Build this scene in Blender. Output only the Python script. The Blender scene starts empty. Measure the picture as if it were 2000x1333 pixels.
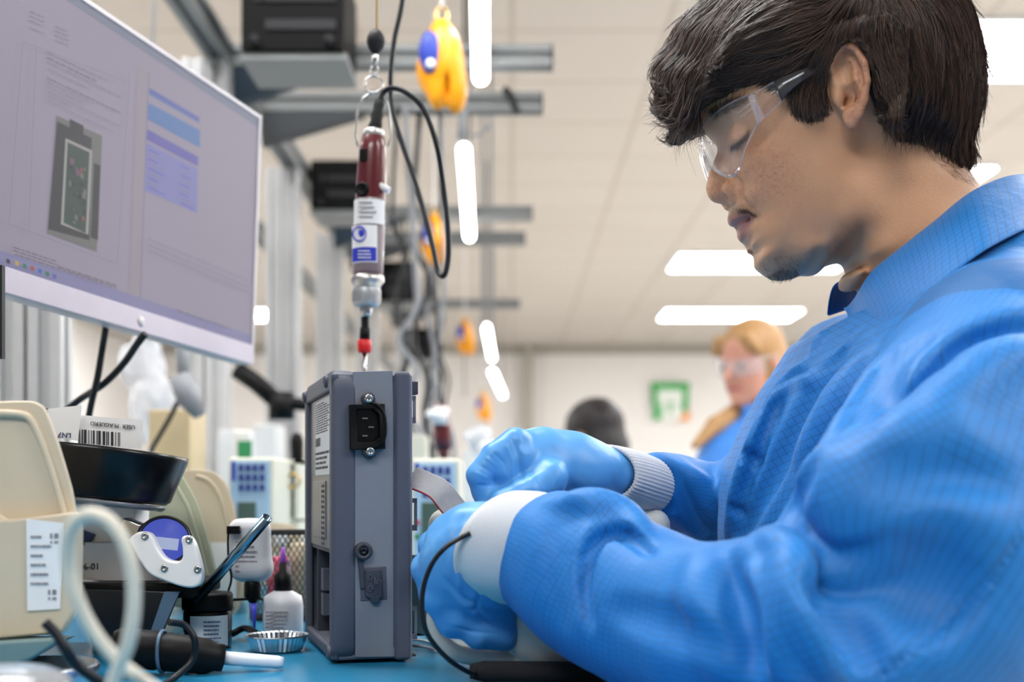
import bpy, bmesh, math, random
import numpy as np
import openvdb
from mathutils import Vector, Matrix, Quaternion, noise as mnoise

# ---------------------------------------------------------------- camera, world, exposure
SC = bpy.context.scene
COL = SC.collection
FOC = 2400.0            # focal length in photo pixels (photo is 2000 x 1333)
CAMZ = 1.05
BENCH = CAMZ - 0.130    # height of the bench top
CEIL = CAMZ + 1.80
cam_d = bpy.data.cameras.new('camera')
cam = bpy.data.objects.new('camera', cam_d)
COL.objects.link(cam)
cam.location = (0, 0, CAMZ)
cam.rotation_euler = (math.pi / 2, 0, 0)
cam_d.sensor_width = 36.0
cam_d.lens = FOC / 2000 * 36
cam_d.shift_y = (960 - 666.5) / 2000
cam_d.clip_start = 0.05
cam_d.clip_end = 100
cam_d.dof.use_dof = True
cam_d.dof.focus_distance = 0.94
cam_d.dof.aperture_fstop = 4.6
SC.camera = cam

SC.view_settings.view_transform = 'Standard'
SC.view_settings.look = 'None'
SC.view_settings.gamma = 1
SC.view_settings.use_curve_mapping = False
SC.view_settings.exposure = 0.24
SC.cycles.use_denoising = True
SC.cycles.max_bounces = 7
SC.cycles.diffuse_bounces = 3
SC.cycles.glossy_bounces = 3
SC.cycles.transmission_bounces = 6
SC.cycles.transparent_max_bounces = 12
SC.cycles.caustics_reflective = False
SC.cycles.caustics_refractive = False
SC.cycles.sample_clamp_indirect = 6

world = bpy.data.worlds.new('world')
SC.world = world
world.use_nodes = True
wb = world.node_tree.nodes['Background']
wb.inputs['Color'].default_value = (1.0, 0.96, 0.92, 1)
wb.inputs['Strength'].default_value = 0.20

def area(name, loc, rot, sx, sy, power, col=(1, 1, 1)):
    l = bpy.data.lights.new(name, 'AREA')
    l.shape = 'RECTANGLE'; l.size = sx; l.size_y = sy; l.energy = power; l.color = col
    o = bpy.data.objects.new(name, l); COL.objects.link(o)
    o.location = loc; o.rotation_euler = rot
    return o

# ---------------------------------------------------------------- helpers
rnd = random.Random(7)

def P(px, py, Y):
    """photo pixel + distance -> world point"""
    return Vector(((px - 1000) / FOC * Y, Y, CAMZ + (960 - py) / FOC * Y))

def V(*a):
    return Vector(a)

def tag(o, label=None, cat=None, group=None, kind=None):
    if label: o['label'] = label
    if cat: o['category'] = cat
    if group: o['group'] = group
    if kind: o['kind'] = kind
    return o

def thing(name, label, cat, loc=(0, 0, 0), rotz=0.0, group=None):
    o = bpy.data.objects.new(name, None)
    COL.objects.link(o)
    o.empty_display_size = 0.05
    o.location = loc
    o.rotation_euler = (0, 0, rotz)
    tag(o, label, cat, group)
    return o

def par(o, parent):
    """parent keeping world placement (meshes are written in world coordinates)"""
    if parent is None: return o
    o.parent = parent
    M = Matrix.Identity(4)
    q = parent
    chain = []
    while q is not None:
        chain.append(q); q = q.parent
    M = Matrix.Identity(4)
    for q in reversed(chain):
        M = M @ q.matrix_parent_inverse @ Matrix.LocRotScale(q.location, q.rotation_euler, q.scale) if q.parent else Matrix.LocRotScale(q.location, q.rotation_euler, q.scale)
    o.matrix_parent_inverse = M.inverted()
    return o

class MB:
    """collects shapes; build() links them as one mesh object"""
    def __init__(s):
        s.v = []; s.f = []; s.m = []; s.sm = []
    def add(s, vs, fs, mi=0, smooth=False):
        b = len(s.v)
        s.v += [tuple(x) for x in vs]
        for f in fs:
            s.f.append([b + i for i in f]); s.m.append(mi); s.sm.append(smooth)
        return s
    def box(s, c, d, R=None, mi=0):
        x, y, z = d[0] / 2, d[1] / 2, d[2] / 2
        vs = [Vector((a * x, b * y, g * z)) for g in (-1, 1) for b in (-1, 1) for a in (-1, 1)]
        if R is not None: vs = [R @ q for q in vs]
        c = Vector(c)
        vs = [q + c for q in vs]
        return s.add(vs, [(0, 2, 3, 1), (4, 5, 7, 6), (0, 1, 5, 4), (2, 6, 7, 3), (0, 4, 6, 2), (1, 3, 7, 5)], mi)
    def hull8(s, a, b, mi=0):
        """a: 4 corner points, b: 4 matching points -> closed block"""
        vs = list(a) + list(b)
        return s.add(vs, [(3, 2, 1, 0), (4, 5, 6, 7), (0, 1, 5, 4), (1, 2, 6, 5), (2, 3, 7, 6), (3, 0, 4, 7)], mi)
    def prism(s, pts, axis, mi=0, smooth=False):
        """closed polygon pts extruded by vector axis"""
        n = len(pts); axis = Vector(axis)
        vs = [Vector(p) for p in pts] + [Vector(p) + axis for p in pts]
        fs = [list(range(n))[::-1], [n + i for i in range(n)]]
        s.add(vs, fs, mi, False)
        b = len(s.v) - 2 * n
        for i in range(n):
            j = (i + 1) % n
            s.f.append([b + i, b + j, b + n + j, b + n + i]); s.m.append(mi); s.sm.append(smooth)
        return s
    def tube(s, pts, r, n=12, mi=0, closed=False, cap=True, smooth=True, flat=None):
        pts = [Vector(p) for p in pts]
        N = len(pts)
        rs = r if hasattr(r, '__len__') else [r] * N
        T = []
        for i in range(N):
            a = pts[(i - 1) % N] if (closed or i > 0) else pts[i]
            b = pts[(i + 1) % N] if (closed or i < N - 1) else pts[i]
            t = (b - a)
            if t.length < 1e-9: t = Vector((0, 0, 1))
            T.append(t.normalized())
        up = Vector((0, 0, 1)) if abs(T[0].z) < 0.9 else Vector((1, 0, 0))
        if flat is not None: up = Vector(flat)
        u = (up - T[0] * up.dot(T[0])).normalized()
        vs = []
        for i in range(N):
            u = (u - T[i] * u.dot(T[i]))
            if u.length < 1e-6: u = T[i].orthogonal()
            u.normalize()
            w = T[i].cross(u)
            for k in range(n):
                a = 2 * math.pi * k / n
                vs.append(pts[i] + (u * math.cos(a) + w * math.sin(a)) * rs[i])
        fs = []
        for i in range(N if closed else N - 1):
            j = (i + 1) % N
            for k in range(n):
                l = (k + 1) % n
                fs.append((i * n + k, i * n + l, j * n + l, j * n + k))
        s.add(vs, fs, mi, smooth)
        if cap and not closed:
            b = len(s.v) - len(vs)
            s.f.append([b + k for k in range(n)][::-1]); s.m.append(mi); s.sm.append(False)
            s.f.append([b + (N - 1) * n + k for k in range(n)]); s.m.append(mi); s.sm.append(False)
        return s
    def ribbon(s, pts, side, w, th, mi=0):
        """flat strip with thickness; side = list of vectors or one vector across"""
        N = len(pts); vs = []
        for i in range(N):
            p = Vector(pts[i]); sd = Vector(side[i] if isinstance(side, list) else side).normalized()
            a = Vector(pts[max(i - 1, 0)]); b = Vector(pts[min(i + 1, N - 1)])
            nn = (b - a).cross(sd).normalized()
            vs += [p - sd * w / 2 - nn * th / 2, p + sd * w / 2 - nn * th / 2, p + sd * w / 2 + nn * th / 2, p - sd * w / 2 + nn * th / 2]
        fs = [(3, 2, 1, 0), (4 * N - 4, 4 * N - 3, 4 * N - 2, 4 * N - 1)]
        for i in range(N - 1):
            for k in range(4):
                l = (k + 1) % 4
                fs.append((4 * i + k, 4 * i + l, 4 * i + 4 + l, 4 * i + 4 + k))
        return s.add(vs, fs, mi, False)
    def lathe(s, prof, c, axis=(0, 0, 1), n=32, mi=0, smooth=True, ref=None, sx=1.0, close=True):
        """prof: [(r, h)...] around axis through c"""
        ax = Vector(axis).normalized(); c = Vector(c)
        u = Vector(ref) if ref is not None else ax.orthogonal()
        u = (u - ax * u.dot(ax)).normalized()
        w = ax.cross(u)
        vs = []
        for r, h in prof:
            for k in range(n):
                a = 2 * math.pi * k / n
                vs.append(c + ax * h + (u * math.cos(a) * sx + w * math.sin(a)) * max(r, 1e-5))
        fs = []
        for i in range(len(prof) - 1):
            for k in range(n):
                l = (k + 1) % n
                fs.append((i * n + k, i * n + l, (i + 1) * n + l, (i + 1) * n + k))
        s.add(vs, fs, mi, smooth)
        if close:
            b = len(s.v) - len(vs); L = (len(prof) - 1) * n
            s.f.append([b + k for k in range(n)][::-1]); s.m.append(mi); s.sm.append(False)
            s.f.append([b + L + k for k in range(n)]); s.m.append(mi); s.sm.append(False)
        return s
    def ball(s, c, r, n=16, mi=0, axis=(0, 0, 1)):
        rr = r if hasattr(r, '__len__') else (r, r, r)
        m = max(6, n // 2)
        vs = []; c = Vector(c)
        for i in range(m + 1):
            th = math.pi * i / m
            for k in range(n):
                a = 2 * math.pi * k / n
                vs.append(c + Vector((math.sin(th) * math.cos(a) * rr[0], math.sin(th) * math.sin(a) * rr[1], math.cos(th) * rr[2])))
        fs = []
        for i in range(m):
            for k in range(n):
                l = (k + 1) % n
                fs.append((i * n + k, (i + 1) * n + k, (i + 1) * n + l, i * n + l))
        return s.add(vs, fs, mi, True)
    def build(s, name, mats, parent=None, bevel=0.0, seg=2, auto=True, merge=False, solid=0.0, subd=0):
        me = bpy.data.meshes.new(name)
        me.from_pydata(s.v, [], s.f)
        if not isinstance(mats, (list, tuple)): mats = [mats]
        for m in mats: me.materials.append(m)
        me.polygons.foreach_set('material_index', s.m)
        me.polygons.foreach_set('use_smooth', s.sm)
        me.update()
        bm = bmesh.new(); bm.from_mesh(me)
        bmesh.ops.remove_doubles(bm, verts=bm.verts, dist=1e-6)
        bmesh.ops.recalc_face_normals(bm, faces=bm.faces)
        bm.to_mesh(me); bm.free()
        o = bpy.data.objects.new(name, me)
        COL.objects.link(o)
        if solid:
            q = o.modifiers.new('solid', 'SOLIDIFY'); q.thickness = solid; q.offset = 0
        if bevel > 0:
            b = o.modifiers.new('bevel', 'BEVEL'); b.width = bevel; b.segments = seg; b.limit_method = 'ANGLE'; b.angle_limit = 0.6
            b.harden_normals = False
            for p in me.polygons: p.use_smooth = True
            b2 = o.modifiers.new('wn', 'WEIGHTED_NORMAL'); b2.keep_sharp = False
        if subd:
            q = o.modifiers.new('sub', 'SUBSURF'); q.levels = subd; q.render_levels = subd
        par(o, parent)
        return o

def rbox(name, c, d, m, parent=None, R=None, bevel=0.002, seg=3):
    return MB().box(c, d, R).build(name, m, parent, bevel=bevel, seg=seg)

def chaikin(pts, it=2, closed=False):
    pts = [np.array(p, float) for p in pts]
    for _ in range(it):
        out = [] if closed else [pts[0]]
        n = len(pts)
        for i in range(n if closed else n - 1):
            a, b = pts[i], pts[(i + 1) % n]
            out += [a * .75 + b * .25, a * .25 + b * .75]
        if not closed: out.append(pts[-1])
        pts = out
    return pts

def spline(pts, n=40):
    """Catmull-Rom through pts, n samples"""
    p = [np.array(q, float) for q in pts]
    p = [2 * p[0] - p[1]] + p + [2 * p[-1] - p[-2]]
    out = []
    L = len(p) - 3
    for i in range(n):
        t = i / (n - 1) * L
        k = min(int(t), L - 1); t -= k
        a, b, c, d = p[k:k + 4]
        out.append(0.5 * ((2 * b) + (c - a) * t + (2 * a - 5 * b + 4 * c - d) * t * t + (-a + 3 * b - 3 * c + d) * t ** 3))
    return out

def vspline(pts, n=40):
    return [Vector(q) for q in spline([tuple(x) for x in pts], n)]

# ---------------------------------------------------------------- materials
def newmat(name):
    m = bpy.data.materials.new(name); m.use_nodes = True
    nt = m.node_tree
    b = nt.nodes['Principled BSDF']
    return m, nt, b

def s2l(c):
    return tuple(((x / 12.92) if x <= .04045 else ((x + .055) / 1.055) ** 2.4) for x in c)

def mat(name, rgb, rough=0.5, metal=0.0, spec=0.5, var=0.06, scale=40, bump=0.0, bscale=400, sss=0, emit=0, trans=0, alpha=1, coat=0, sheen=0, ior=1.45):
    """procedural surface: sRGB colour with slight noise variation and optional fine bump"""
    m, nt, b = newmat(name)
    lin = s2l(rgb)
    N = nt.nodes.new; L = nt.links.new
    tc = N('ShaderNodeTexCoord')
    no = N('ShaderNodeTexNoise'); no.inputs['Scale'].default_value = scale; no.inputs['Detail'].default_value = 4
    L(tc.outputs['Object'], no.inputs['Vector'])
    mx = N('ShaderNodeMix'); mx.data_type = 'RGBA'
    mx.inputs['A'].default_value = (*[c * (1 - var) for c in lin], 1)
    mx.inputs['B'].default_value = (*[min(1, c * (1 + var)) for c in lin], 1)
    L(no.outputs['Fac'], mx.inputs['Factor'])
    L(mx.outputs['Result'], b.inputs['Base Color'])
    b.inputs['Roughness'].default_value = rough
    b.inputs['Metallic'].default_value = metal
    b.inputs['Specular IOR Level'].default_value = spec
    b.inputs['IOR'].default_value = ior
    if bump:
        n2 = N('ShaderNodeTexNoise'); n2.inputs['Scale'].default_value = bscale; n2.inputs['Detail'].default_value = 3
        L(tc.outputs['Object'], n2.inputs['Vector'])
        bp = N('ShaderNodeBump'); bp.inputs['Strength'].default_value = bump; bp.inputs['Distance'].default_value = 0.001
        L(n2.outputs['Fac'], bp.inputs['Height']); L(bp.outputs['Normal'], b.inputs['Normal'])
    if sss:
        b.inputs['Subsurface Weight'].default_value = sss
        b.inputs['Subsurface Radius'].default_value = (1, .4, .25)
        b.inputs['Subsurface Scale'].default_value = 0.004
    if emit:
        L(mx.outputs['Result'], b.inputs['Emission Color'])
        b.inputs['Emission Strength'].default_value = emit
    if trans: b.inputs['Transmission Weight'].default_value = trans
    if alpha < 1: b.inputs['Alpha'].default_value = alpha
    if coat: b.inputs['Coat Weight'].default_value = coat; b.inputs['Coat Roughness'].default_value = .08
    if sheen: b.inputs['Sheen Weight'].default_value = sheen
    return m

M = {}
M['black_plastic'] = mat('black_plastic', (.045, .045, .05), .5, spec=.22)
M['black_gloss'] = mat('black_gloss', (.035, .045, .065), .28, spec=.4)
M['black_rubber'] = mat('black_rubber', (.06, .06, .065), .6, bump=.2)
M['cable'] = mat('cable', (.06, .08, .11), .4, spec=.4)
M['steel'] = mat('steel', (.72, .72, .72), .22, metal=1)
M['brushed'] = mat('brushed', (.78, .78, .77), .38, metal=1)
M['alu'] = mat('alu', (.72, .73, .73), .45, metal=.35, spec=.4)
M['white_plastic'] = mat('white_plastic', (.88, .87, .85), .35)
M['white_paint'] = mat('white_paint', (.86, .86, .86), .5)
M['paper'] = mat('paper', (.93, .93, .93), .7)
M['ink'] = mat('ink', (.16, .16, .19), .7)
M['grey_ink'] = mat('grey_ink', (.5, .5, .53), .7)
M['beige'] = mat('beige', (.82, .76, .66), .42, bump=.05)
M['brass'] = mat('brass', (.80, .66, .40), .3, metal=1)
M['red_plastic'] = mat('red_plastic', (.82, .10, .12), .4)
M['blue_label'] = mat('blue_label', (.16, .22, .72), .5)

# ---------------------------------------------------------------- 3x5 + lettering used for marks on things
def text_obj(name, s, size, m, loc, xdir, ydir, parent=None, depth=0.0002, align='CENTER'):
    """text as real mesh lettering, lying in plane (xdir, ydir)"""
    cu = bpy.data.curves.new(name, 'FONT')
    cu.body = s; cu.size = size; cu.extrude = depth; cu.align_x = align; cu.align_y = 'CENTER'
    tmp = bpy.data.objects.new(name + '_tmp', cu)
    COL.objects.link(tmp)
    dg = bpy.context.evaluated_depsgraph_get(); dg.update()
    me = bpy.data.meshes.new_from_object(tmp.evaluated_get(dg))
    bpy.data.objects.remove(tmp)
    me.materials.clear(); me.materials.append(m)
    x = Vector(xdir).normalized(); y = Vector(ydir).normalized(); z = x.cross(y)
    R = Matrix((x, y, z)).transposed().to_4x4(); R.translation = Vector(loc)
    me.transform(R)
    o = bpy.data.objects.new(name, me); COL.objects.link(o)
    par(o, parent)
    return o

def scribble(mb, o, x, y, w, h, rows, mi=0, seed=1, lift=0.0003, fill=.8, wordlen=(.04, .14), th=.45):
    """rows of tiny printed words on a label plane"""
    r = random.Random(seed)
    x = Vector(x).normalized(); y = Vector(y).normalized(); n = x.cross(y)
    o = Vector(o) + n * lift
    rh = h / rows
    for k in range(rows):
        cx = 0.0
        end = w * (fill + (1 - fill) * r.random()) if r.random() > .25 else w * (.4 + .4 * r.random())
        while cx < end:
            wl = w * r.uniform(*wordlen)
            wl = min(wl, end - cx)
            if wl < w * .01: break
            y0 = h - (k + .5) * rh
            a = o + x * cx + y * (y0 - rh * th / 2)
            b = a + x * wl
            c = b + y * rh * th; d = a + y * rh * th
            mb.add([a, b, c, d], [(0, 1, 2, 3)], mi)
            cx += wl + w * .02
    return mb

# ---------------------------------------------------------------- signed distance sculpting
class SDF:
    """dense signed-distance grid; shapes are blended in smoothly, then meshed"""
    def __init__(s, lo, hi, h):
        s.lo = np.array(lo, np.float64); s.h = h
        s.n = np.ceil((np.array(hi) - s.lo) / h).astype(int) + 1
        s.d = np.full(tuple(s.n), 0.06, np.float32)
    def win(s, lo, hi):
        a = np.maximum(np.floor((np.array(lo) - s.lo) / s.h).astype(int), 0)
        b = np.minimum(np.ceil((np.array(hi) - s.lo) / s.h).astype(int) + 1, s.n)
        if np.any(b <= a): return None
        sl = tuple(slice(a[i], b[i]) for i in range(3))
        ax = [((np.arange(a[i], b[i])) * s.h + s.lo[i]).astype(np.float32) for i in range(3)]
        X = ax[0][:, None, None]; Y = ax[1][None, :, None]; Z = ax[2][None, None, :]
        return sl, X, Y, Z
    def blend(s, sl, d, k, op):
        a = s.d[sl]
        if op == 'add':
            if k <= 0: r = np.minimum(a, d)
            else:
                h = np.maximum(k - np.abs(a - d), 0) / k
                r = np.minimum(a, d) - h * h * k * .25
        elif op == 'sub':
            nd = -d
            if k <= 0: r = np.maximum(a, nd)
            else:
                h = np.maximum(k - np.abs(a - nd), 0) / k
                r = np.maximum(a, nd) + h * h * k * .25
        s.d[sl] = r.astype(np.float32)
    def cone(s, a, b, ra, rb, k=.01, op='add'):
        a = np.array(a, float); b = np.array(b, float)
        R = max(ra, rb) + max(k, s.h * 3) + .004
        w = s.win(np.minimum(a, b) - R, np.maximum(a, b) + R)
        if w is None: return s
        sl, X, Y, Z = w
        ab = b - a; L = float(ab @ ab) + 1e-12
        t = ((X - a[0]) * ab[0] + (Y - a[1]) * ab[1] + (Z - a[2]) * ab[2]) / L
        t = np.clip(t, 0, 1)
        d = np.sqrt((X - a[0] - t * ab[0]) ** 2 + (Y - a[1] - t * ab[1]) ** 2 + (Z - a[2] - t * ab[2]) ** 2) - (ra + (rb - ra) * t)
        s.blend(sl, d, k, op); return s
    def chain(s, pts, rs, k=.01, op='add', inner=None):
        """tube through points (exact union inside the chain, then one blend)"""
        pts = [np.array(p, float) for p in pts]
        if not hasattr(rs, '__len__'): rs = [rs] * len(pts)
        R = max(rs) + max(k, s.h * 3) + .004
        A = np.array(pts)
        w = s.win(A.min(0) - R, A.max(0) + R)
        if w is None: return s
        sl, X, Y, Z = w
        D = np.full(s.d[sl].shape, 1.0, np.float32)
        for i in range(len(pts) - 1):
            a, b = pts[i], pts[i + 1]; ra, rb = rs[i], rs[i + 1]
            ab = b - a; L = float(ab @ ab) + 1e-12
            t = np.clip(((X - a[0]) * ab[0] + (Y - a[1]) * ab[1] + (Z - a[2]) * ab[2]) / L, 0, 1)
            d = np.sqrt((X - a[0] - t * ab[0]) ** 2 + (Y - a[1] - t * ab[1]) ** 2 + (Z - a[2] - t * ab[2]) ** 2) - (ra + (rb - ra) * t)
            if inner:
                h = np.maximum(inner - np.abs(D - d), 0) / inner
                D = np.minimum(D, d) - h * h * inner * .25
            else: D = np.minimum(D, d)
        s.blend(sl, D, k, op); return s
    def ell(s, c, r, R=None, k=.01, op='add'):
        """ellipsoid centre c radii r; R: 3x3 rows = axes"""
        c = np.array(c, float); r = np.array(r, float)
        R = np.eye(3) if R is None else np.array(R, float)
        m = r.max() + max(k, s.h * 3) + .004
        w = s.win(c - m, c + m)
        if w is None: return s
        sl, X, Y, Z = w
        q = [(X - c[0]) * R[i][0] + (Y - c[1]) * R[i][1] + (Z - c[2]) * R[i][2] for i in range(3)]
        k0 = np.sqrt(sum((q[i] / r[i]) ** 2 for i in range(3)))
        k1 = np.sqrt(sum((q[i] / r[i] ** 2) ** 2 for i in range(3))) + 1e-6
        d = k0 * (k0 - 1) / k1
        s.blend(sl, d, k, op); return s
    def func(s, fn, lo, hi, k=0, op='add'):
        w = s.win(lo, hi)
        sl, X, Y, Z = w
        s.blend(sl, fn(X, Y, Z), k, op); return s
    def smooth(s, it=1):
        for _ in range(it):
            d = s.d
            for ax in range(3):
                e = d.copy()
                sl0 = [slice(None)] * 3; sl1 = [slice(None)] * 3; slm = [slice(None)] * 3
                sl0[ax] = slice(0, -2); sl1[ax] = slice(2, None); slm[ax] = slice(1, -1)
                e[tuple(slm)] = .5 * d[tuple(slm)] + .25 * (d[tuple(sl0)] + d[tuple(sl1)])
                d = e
            s.d = d
        return s
    def sample(s, p):
        """trilinear value at world points (n,3)"""
        q = (np.asarray(p, float) - s.lo) / s.h
        q = np.clip(q, 0, np.array(s.n) - 1.001)
        i = q.astype(int); f = q - i
        x, y, z = i.T; fx, fy, fz = f.T
        d = s.d; r = 0
        for dx in (0, 1):
            for dy in (0, 1):
                for dz in (0, 1):
                    wgt = (fx if dx else 1 - fx) * (fy if dy else 1 - fy) * (fz if dz else 1 - fz)
                    r = r + wgt * d[x + dx, y + dy, z + dz]
        return r
    def grad(s, p):
        e = s.h
        g = np.stack([s.sample(p + np.array(v) * e) - s.sample(p - np.array(v) * e) for v in ((1, 0, 0), (0, 1, 0), (0, 0, 1))], 1)
        return g / (np.linalg.norm(g, axis=1, keepdims=True) + 1e-9)
    def hit(s, o, dirs, t0=0.0, t1=2.0, n=700):
        """first surface along rays o + t*dir -> points (nan if none)"""
        dirs = np.asarray(dirs, float)
        o = np.asarray(o, float)
        ts = np.linspace(t0, t1, n)
        out = np.full((len(dirs), 3), np.nan)
        for i, dv in enumerate(dirs):
            pts = o[None] + ts[:, None] * dv[None]
            inside = np.all((pts > s.lo) & (pts < s.lo + (s.n - 1) * s.h), 1)
            if not inside.any(): continue
            v = np.where(inside, s.sample(pts), .06)
            k = np.where(v < 0)[0]
            if len(k) == 0: continue
            k = k[0]
            if k == 0: out[i] = pts[0]; continue
            a, b = v[k - 1], v[k]
            tt = ts[k - 1] + (ts[k] - ts[k - 1]) * a / (a - b + 1e-12)
            out[i] = o + tt * dv
        return out
    def polys(s, iso=0.0):
        d = np.clip(s.d, -3 * s.h, 3 * s.h).astype(np.float32)
        # keep the surface closed at the grid border
        for ax in range(3):
            sl = [slice(None)] * 3
            sl[ax] = 0; d[tuple(sl)] = 3 * s.h
            sl[ax] = -1; d[tuple(sl)] = 3 * s.h
        g = openvdb.FloatGrid(); g.background = float(3 * s.h)
        g.copyFromArray(np.ascontiguousarray(d), tolerance=0)
        p, q = g.convertToQuads(isovalue=iso)
        return p * s.h + s.lo, q
    def mesh(s, name, mats, parent=None, iso=0.0, xf=None, deform=None):
        p, q = s.polys(iso)
        if deform is not None: p = deform(p)
        if xf is not None: p = xf(p)
        return raw_mesh(name, p, q, mats, parent)

def raw_mesh(name, p, q, mats, parent=None, flip=False):
    me = bpy.data.meshes.new(name)
    p = np.asarray(p, np.float32); q = np.asarray(q, np.int32)
    if flip: q = q[:, ::-1]
    me.vertices.add(len(p)); me.vertices.foreach_set('co', p.ravel())
    k = q.shape[1]
    me.loops.add(q.size); me.loops.foreach_set('vertex_index', q.ravel())
    me.polygons.add(len(q))
    me.polygons.foreach_set('loop_start', np.arange(0, q.size, k, dtype=np.int32))
    me.polygons.foreach_set('loop_total', np.full(len(q), k, np.int32))
    me.polygons.foreach_set('use_smooth', np.ones(len(q), bool))
    if not isinstance(mats, (list, tuple)): mats = [mats]
    for m in mats: me.materials.append(m)
    me.update(calc_edges=True); me.validate()
    o = bpy.data.objects.new(name, me); COL.objects.link(o)
    par(o, parent)
    return o

def verts_of(o):
    n = len(o.data.vertices); a = np.empty(n * 3, np.float32)
    o.data.vertices.foreach_get('co', a); return a.reshape(-1, 3).astype(float)

def set_verts(o, p):
    o.data.vertices.foreach_set('co', np.asarray(p, np.float32).ravel()); o.data.update()

def set_attr(o, name, vals):
    a = o.data.attributes.new(name, 'FLOAT', 'POINT')
    a.data.foreach_set('value', np.asarray(vals, np.float32))

def set_vec(o, name, vals):
    a = o.data.attributes.new(name, 'FLOAT_VECTOR', 'POINT')
    a.data.foreach_set('vector', np.asarray(vals, np.float32).ravel())

def px_of(p):
    """world points -> photo pixels"""
    p = np.asarray(p, float)
    return np.stack([1000 + p[:, 0] / p[:, 1] * FOC, 960 - (p[:, 2] - CAMZ) / p[:, 1] * FOC], 1)

def seg_dist(q, poly):
    """distance of 2D points to a polyline, and parameter 0..1 along it"""
    poly = np.asarray(poly, float)
    best = np.full(len(q), 1e9); par_ = np.zeros(len(q))
    L = np.r_[0, np.cumsum(np.linalg.norm(np.diff(poly, axis=0), axis=1))]
    for i in range(len(poly) - 1):
        a, b = poly[i], poly[i + 1]; ab = b - a
        t = np.clip(((q - a) @ ab) / (ab @ ab + 1e-9), 0, 1)
        d = np.linalg.norm(q - a - t[:, None] * ab, axis=1)
        m = d < best
        best[m] = d[m]; par_[m] = ((L[i] + t * (L[i + 1] - L[i])) / L[-1])[m]
    return best, par_

def in_poly(q, poly):
    poly = np.asarray(poly, float); x, y = q[:, 0], q[:, 1]
    c = np.zeros(len(q), bool); n = len(poly)
    for i in range(n):
        x1, y1 = poly[i]; x2, y2 = poly[(i + 1) % n]
        m = ((y1 > y) != (y2 > y)) & (x < (x2 - x1) * (y - y1) / (y2 - y1 + 1e-12) + x1)
        c ^= m
    return c

def soft_in(q, poly, w):
    """smooth 0..1 mask of a 2D polygon, edge width w"""
    d, _ = seg_dist(q, list(poly) + [poly[0]])
    s = np.where(in_poly(q, poly), d, -d)
    return np.clip(s / w * .5 + .5, 0, 1)

def vnoise(p, scale, seed=0):
    """cheap smooth value noise on (n,3) points, -1..1"""
    r = np.random.RandomState(seed)
    T = r.rand(32, 32, 32)
    q = np.asarray(p, float) * scale + 100
    i = np.floor(q).astype(int); f = q - i; f = f * f * (3 - 2 * f)
    out = 0
    for dx in (0, 1):
        for dy in (0, 1):
            for dz in (0, 1):
                w = (f[:, 0] if dx else 1 - f[:, 0]) * (f[:, 1] if dy else 1 - f[:, 1]) * (f[:, 2] if dz else 1 - f[:, 2])
                out = out + w * T[(i[:, 0] + dx) % 32, (i[:, 1] + dy) % 32, (i[:, 2] + dz) % 32]
    return out * 2 - 1

def rbf(P2, val):
    """thin-plate interpolation in 2D"""
    P2 = np.asarray(P2, float); val = np.asarray(val, float)
    sc = 100.0
    A = P2 / sc
    def K(a, b):
        r2 = ((a[:, None] - b[None]) ** 2).sum(2)
        return .5 * r2 * np.log(r2 + 1e-9)
    n = len(A)
    Kt = K(A, A) + np.eye(n) * 1e-5
    Q = np.c_[np.ones(n), A]
    S = np.block([[Kt, Q], [Q.T, np.zeros((3, 3))]])
    c = np.linalg.solve(S, np.r_[val, 0, 0, 0])
    def f(q):
        q = np.asarray(q, float) / sc; out = np.empty(len(q))
        for i in range(0, len(q), 20000):
            b = q[i:i + 20000]
            out[i:i + 20000] = K(b, A) @ c[:n] + np.c_[np.ones(len(b)), b] @ c[n:]
        return out
    return f
# ================================================================ the hall
def ceiling_material():
    m, nt, b = newmat('ceiling_tiles')
    N = nt.nodes.new; L = nt.links.new
    tc = N('ShaderNodeTexCoord')
    br = N('ShaderNodeTexBrick'); br.offset = 0; br.inputs['Scale'].default_value = 1.0
    br.inputs['Brick Width'].default_value = .6; br.inputs['Row Height'].default_value = .6; br.inputs['Mortar Size'].default_value = .012
    br.inputs['Mortar Smooth'].default_value = 0.1
    br.inputs['Color1'].default_value = (*s2l((.81, .78, .745)), 1); br.inputs['Color2'].default_value = (*s2l((.80, .77, .735)), 1)
    br.inputs['Mortar'].default_value = (*s2l((.74, .70, .66)), 1)
    L(tc.outputs['Object'], br.inputs['Vector']); L(br.outputs['Color'], b.inputs['Base Color'])
    b.inputs['Roughness'].default_value = .9
    return m
M['ceiling'] = ceiling_material()
M['wall'] = mat('wall_paint', (.95, .935, .92), .8, scale=3, var=.02)
M['wall_shade'] = mat('wall_trim_paint', (.70, .68, .64), .8, scale=3)
M['floor'] = mat('floor_vinyl', (.80, .79, .77), .3, scale=2)
M['lamp'] = mat('lamp_diffuser', (1, 1, 1), .5, emit=16.0, var=0)
M['bar_lamp'] = mat('bar_lamp_diffuser', (1, 1, 1), .5, emit=14.0, var=0)

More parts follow.
